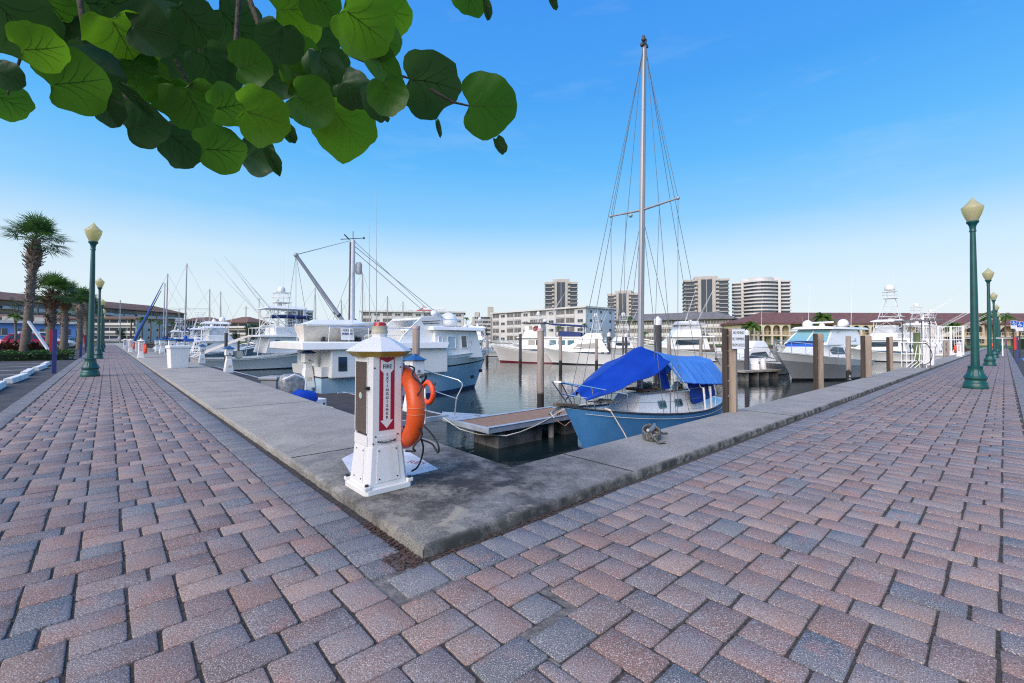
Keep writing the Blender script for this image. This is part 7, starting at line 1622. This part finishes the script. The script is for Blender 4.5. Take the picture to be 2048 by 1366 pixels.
LM=[leafmat('sea_grape_leaf_dark',(.024,.066,.02),(.036,.09,.022),.45),leafmat('sea_grape_leaf',(.045,.13,.014),(.06,.16,.016),.58),leafmat('sea_grape_leaf_backlit',(.085,.20,.014),(.12,.25,.016),.62)]
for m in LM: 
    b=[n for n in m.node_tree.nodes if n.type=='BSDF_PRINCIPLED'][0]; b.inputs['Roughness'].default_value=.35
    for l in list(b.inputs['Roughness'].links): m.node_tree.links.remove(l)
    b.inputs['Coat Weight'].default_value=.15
VEIN=[leafmat('leaf_vein_dark',(.05,.09,.03),(.06,.11,.03),.4),leafmat('leaf_vein',(.08,.17,.03),(.1,.2,.03),.5),leafmat('leaf_vein_backlit',(.16,.24,.04),(.2,.3,.05),.5)]
TWIG=M('sea_grape_twig',(.06,.05,.035),.8,ns=30,na=.4,bs=60,bst=.4)
rs=random.Random(21)
tp=Vector((-4.7,.3,-.06))
T_=thing('sea_grape_tree','sea grape tree with big round green leaves hanging over the top left of the view','tree',tp,0)
def leafmesh(r,seed,asp=1.0,fold=0.0):
    q=random.Random(seed); ph=[q.uniform(0,6.28) for _ in range(4)]; am=[q.uniform(.0,.06),q.uniform(0.01,.05),q.uniform(0.01,.04),q.uniform(0,.02)]
    g=MB(); n=36; rings=5; base=Vector((-r*.56,0,0)); cup=q.uniform(-.22,.26); tw=q.uniform(-.25,.25)
    def P(th,f):
        rr=r*(1+am[0]*math.sin(3*th+ph[0])+am[1]*math.sin(5*th+ph[1])+am[2]*math.sin(9*th+ph[2])+am[3]*math.sin(15*th+ph[3])); x=rr*math.cos(th); y=rr*math.sin(th)*1.06
        dl=abs(th-PI)                                       # heart notch at the stalk
        k=math.exp(-(dl/.32)**2); x=x*(1-.36*k)
        p=base.lerp(Vector((x,y*asp,0)),f)
        yy=p.y; z=cup*(p.x*p.x+p.y*p.y)/r*1.0+tw*p.x*p.y/r+.07*r*math.sin(5*math.atan2(p.y,p.x+r*.86))*f*f + .02*r*math.sin(p.x/r*9+ph[2])*math.sin(p.y/r*8+ph[1])
        if fold: z+=abs(yy)*fold; p.y*=math.cos(math.atan(fold))
        return Vector((p.x,p.y,z))
    for i in range(rings+1):
        f=(i/rings)**.8
        for j in range(n): g.v.append(tuple(P(2*PI*j/n+1e-3,f)))
    for i in range(rings):
        for j in range(n): g.f.append((i*n+j,i*n+(j+1)%n,(i+1)*n+(j+1)%n,(i+1)*n+j)); g.mi.append(0)
    g.cur=1
    def strip(th0,f0,f1,w,bend=0):
        a=[]; 
        for k in range(6):
            f=lerp(f0,f1,k/5); p=P(th0+bend*(f-f0),f); d=P(th0+bend*(f-f0),f+.03)-p; s_=d.cross(Vector((0,0,1))).normalized()*w*(1-.75*k/5)
            for zz in(1,-1): a.append((p-s_+Vector((0,0,zz*.0012)),p+s_+Vector((0,0,zz*.0012)),zz))
        for zz in(1,-1):
            b=[x for x in a if x[2]==zz]
            for k in range(5): g.add([b[k][0],b[k][1],b[k+1][1],b[k+1][0]],[(0,1,2,3)])
    strip(0,.02,.93,.0017)
    def side(f0,th,f1,w):
        a=P(0,f0); b=P(th,f1)
        for zz in(1,-1):
            prev=None
            for k in range(5):
                t=k/4; f=lerp(f0,f1,t); th_=th*t**.6; p=P(th_,f)+Vector((0,0,zz*.0012)); s_=Vector((-(b-a).y,(b-a).x,0)).normalized()*w*(1-.7*t)
                if prev: g.add([prev[0],prev[1],p+s_,p-s_],[(0,1,2,3)])
                prev=(p-s_,p+s_)
    for sg in(1,-1):
        side(.04,sg*1.5,.85,.0008); side(.25,sg*.85,.86,.0008); side(.5,sg*.45,.88,.0007)
    g.cur=0
    return g
def addleaf(u,v,rpx,tone,asp=1.0,ang=None,fold=0,dist=None,k=0):
    d=dist or (1.75-.35*tone+rs.uniform(-.18,.22)); p=atY(u,v,d); r=rpx*d/F*.98
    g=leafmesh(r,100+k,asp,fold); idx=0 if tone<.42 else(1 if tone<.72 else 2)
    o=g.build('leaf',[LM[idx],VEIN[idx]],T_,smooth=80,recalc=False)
    view=(EYEP-p).normalized(); nrm=(view+Vector((rs.uniform(-.35,.35),rs.uniform(-.3,.3),rs.uniform(-.45,.1)))).normalized() if not fold else (view+Vector((.2,0,.1))).normalized()
    up_=Vector((0,0,1)); x0=RT-nrm*RT.dot(nrm); x0.normalize(); y0=nrm.cross(x0); a=R(ang) if ang is not None else R(rs.uniform(-110,20))
    # ang measured in the picture: direction of the leaf tip, 0 = right, -90 = down
    X=x0*math.cos(a)+y0*math.sin(a); Y=nrm.cross(X)
    M_=Matrix(((X.x,Y.x,nrm.x,p.x),(X.y,Y.y,nrm.y,p.y),(X.z,Y.z,nrm.z,p.z),(0,0,0,1)))
    o.matrix_basis=Matrix.Translation(-tp)@M_; return p+X*(-r*.56)
pts=[]
ANG={29:-60,37:-15,38:0,21:-20,19:-15,9:-95,33:-40}
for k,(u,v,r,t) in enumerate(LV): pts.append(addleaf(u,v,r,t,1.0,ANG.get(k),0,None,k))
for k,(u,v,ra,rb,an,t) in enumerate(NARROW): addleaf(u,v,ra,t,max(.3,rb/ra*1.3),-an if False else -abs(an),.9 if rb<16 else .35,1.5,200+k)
# crown beyond the frame: the tree goes on above and behind the view
for k in range(16):
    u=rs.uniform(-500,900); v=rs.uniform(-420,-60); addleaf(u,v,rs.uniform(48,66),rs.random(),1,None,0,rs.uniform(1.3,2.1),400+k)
tw=[[(150,-60),(168,60),(212,150),(262,205),(310,232),(345,250)],[(380,-60),(392,60),(402,110),(425,132)],[(470,-80),(517,48),(548,92),(566,125),(600,160),(640,195),(668,222)],[(480,-40),(470,120),(455,188),(478,212),(505,224)],[(640,-60),(700,110),(785,146),(830,160)],[(860,178),(905,204),(940,212)],[(240,-60),(205,100),(190,160)],[(100,-80),(60,60),(15,190)],[(840,-120),(900,-50),(940,-20)],[(560,-80),(640,40),(720,30)],[(350,120),(390,190),(400,262),(430,285)]]
g=MB()
hub=atY(-260,-330,1.9); 
for l in tw:
    d0=1.7; P_=[atY(u,v,1.62+.02*i) for i,(u,v) in enumerate(l)]
    if l[0][1]<0: P_=[hub,hub.lerp(P_[0],.5)+Vector((0,0,.12))]+P_
    n=len(P_); g.tube(P_,[lerp(.014 if l[0][1]<0 else .006,.0035,i/(n-1)) for i in range(n)],7)
g.build('twigs',TWIG,T_,smooth=60).location=-tp
g=MB(); g.tube([tp,tp+Vector((.15,.05,.8)),tp+Vector((.4,.3,1.7)),tp+Vector((1.0,.9,2.6)),hub],[.17,.15,.13,.09,.03],12); g.tube([tp+Vector((.15,.05,.8)),tp+Vector((-.3,-.2,1.9)),tp+Vector((-.6,.3,3.1))],[.12,.09,.04],10); g.tube([tp+Vector((.4,.3,1.7)),tp+Vector((.3,-.6,2.6)),tp+Vector((.2,-1.3,3.2))],[.1,.07,.03],10); g.build('trunk',TWIG,T_,smooth=60).location=-tp
# remaining crown as one part: leaf discs round the limbs, all outside the frame
g=MB(); rs2=random.Random(5)
for k in range(260):
    c=rs2.choice([Vector((-4.6,-.2,3.2)),Vector((-5.6,-.6,3.4)),Vector((-5.2,.4,3.6)),Vector((-4.4,-1.2,3.4))])+Vector((rs2.gauss(0,.6),rs2.gauss(0,.6),rs2.gauss(0,.4)))
    if c.z<1.7 or c.y>1.2: continue
    q=c-EYEP; dep=q.dot(FW)
    if dep>.05 and abs(q.dot(RT)/dep*F)<1150 and (CV-q.dot(UP)/dep*F)>-120: continue
    r=rs2.uniform(.08,.13); n=Vector((rs2.gauss(0,.5),rs2.gauss(0,.5),1)).normalized(); x=n.orthogonal().normalized(); y=n.cross(x); g.add([c+x*r*math.cos(a)+y*r*math.sin(a) for a in [2*PI*i/9 for i in range(9)]],[tuple(range(9))])
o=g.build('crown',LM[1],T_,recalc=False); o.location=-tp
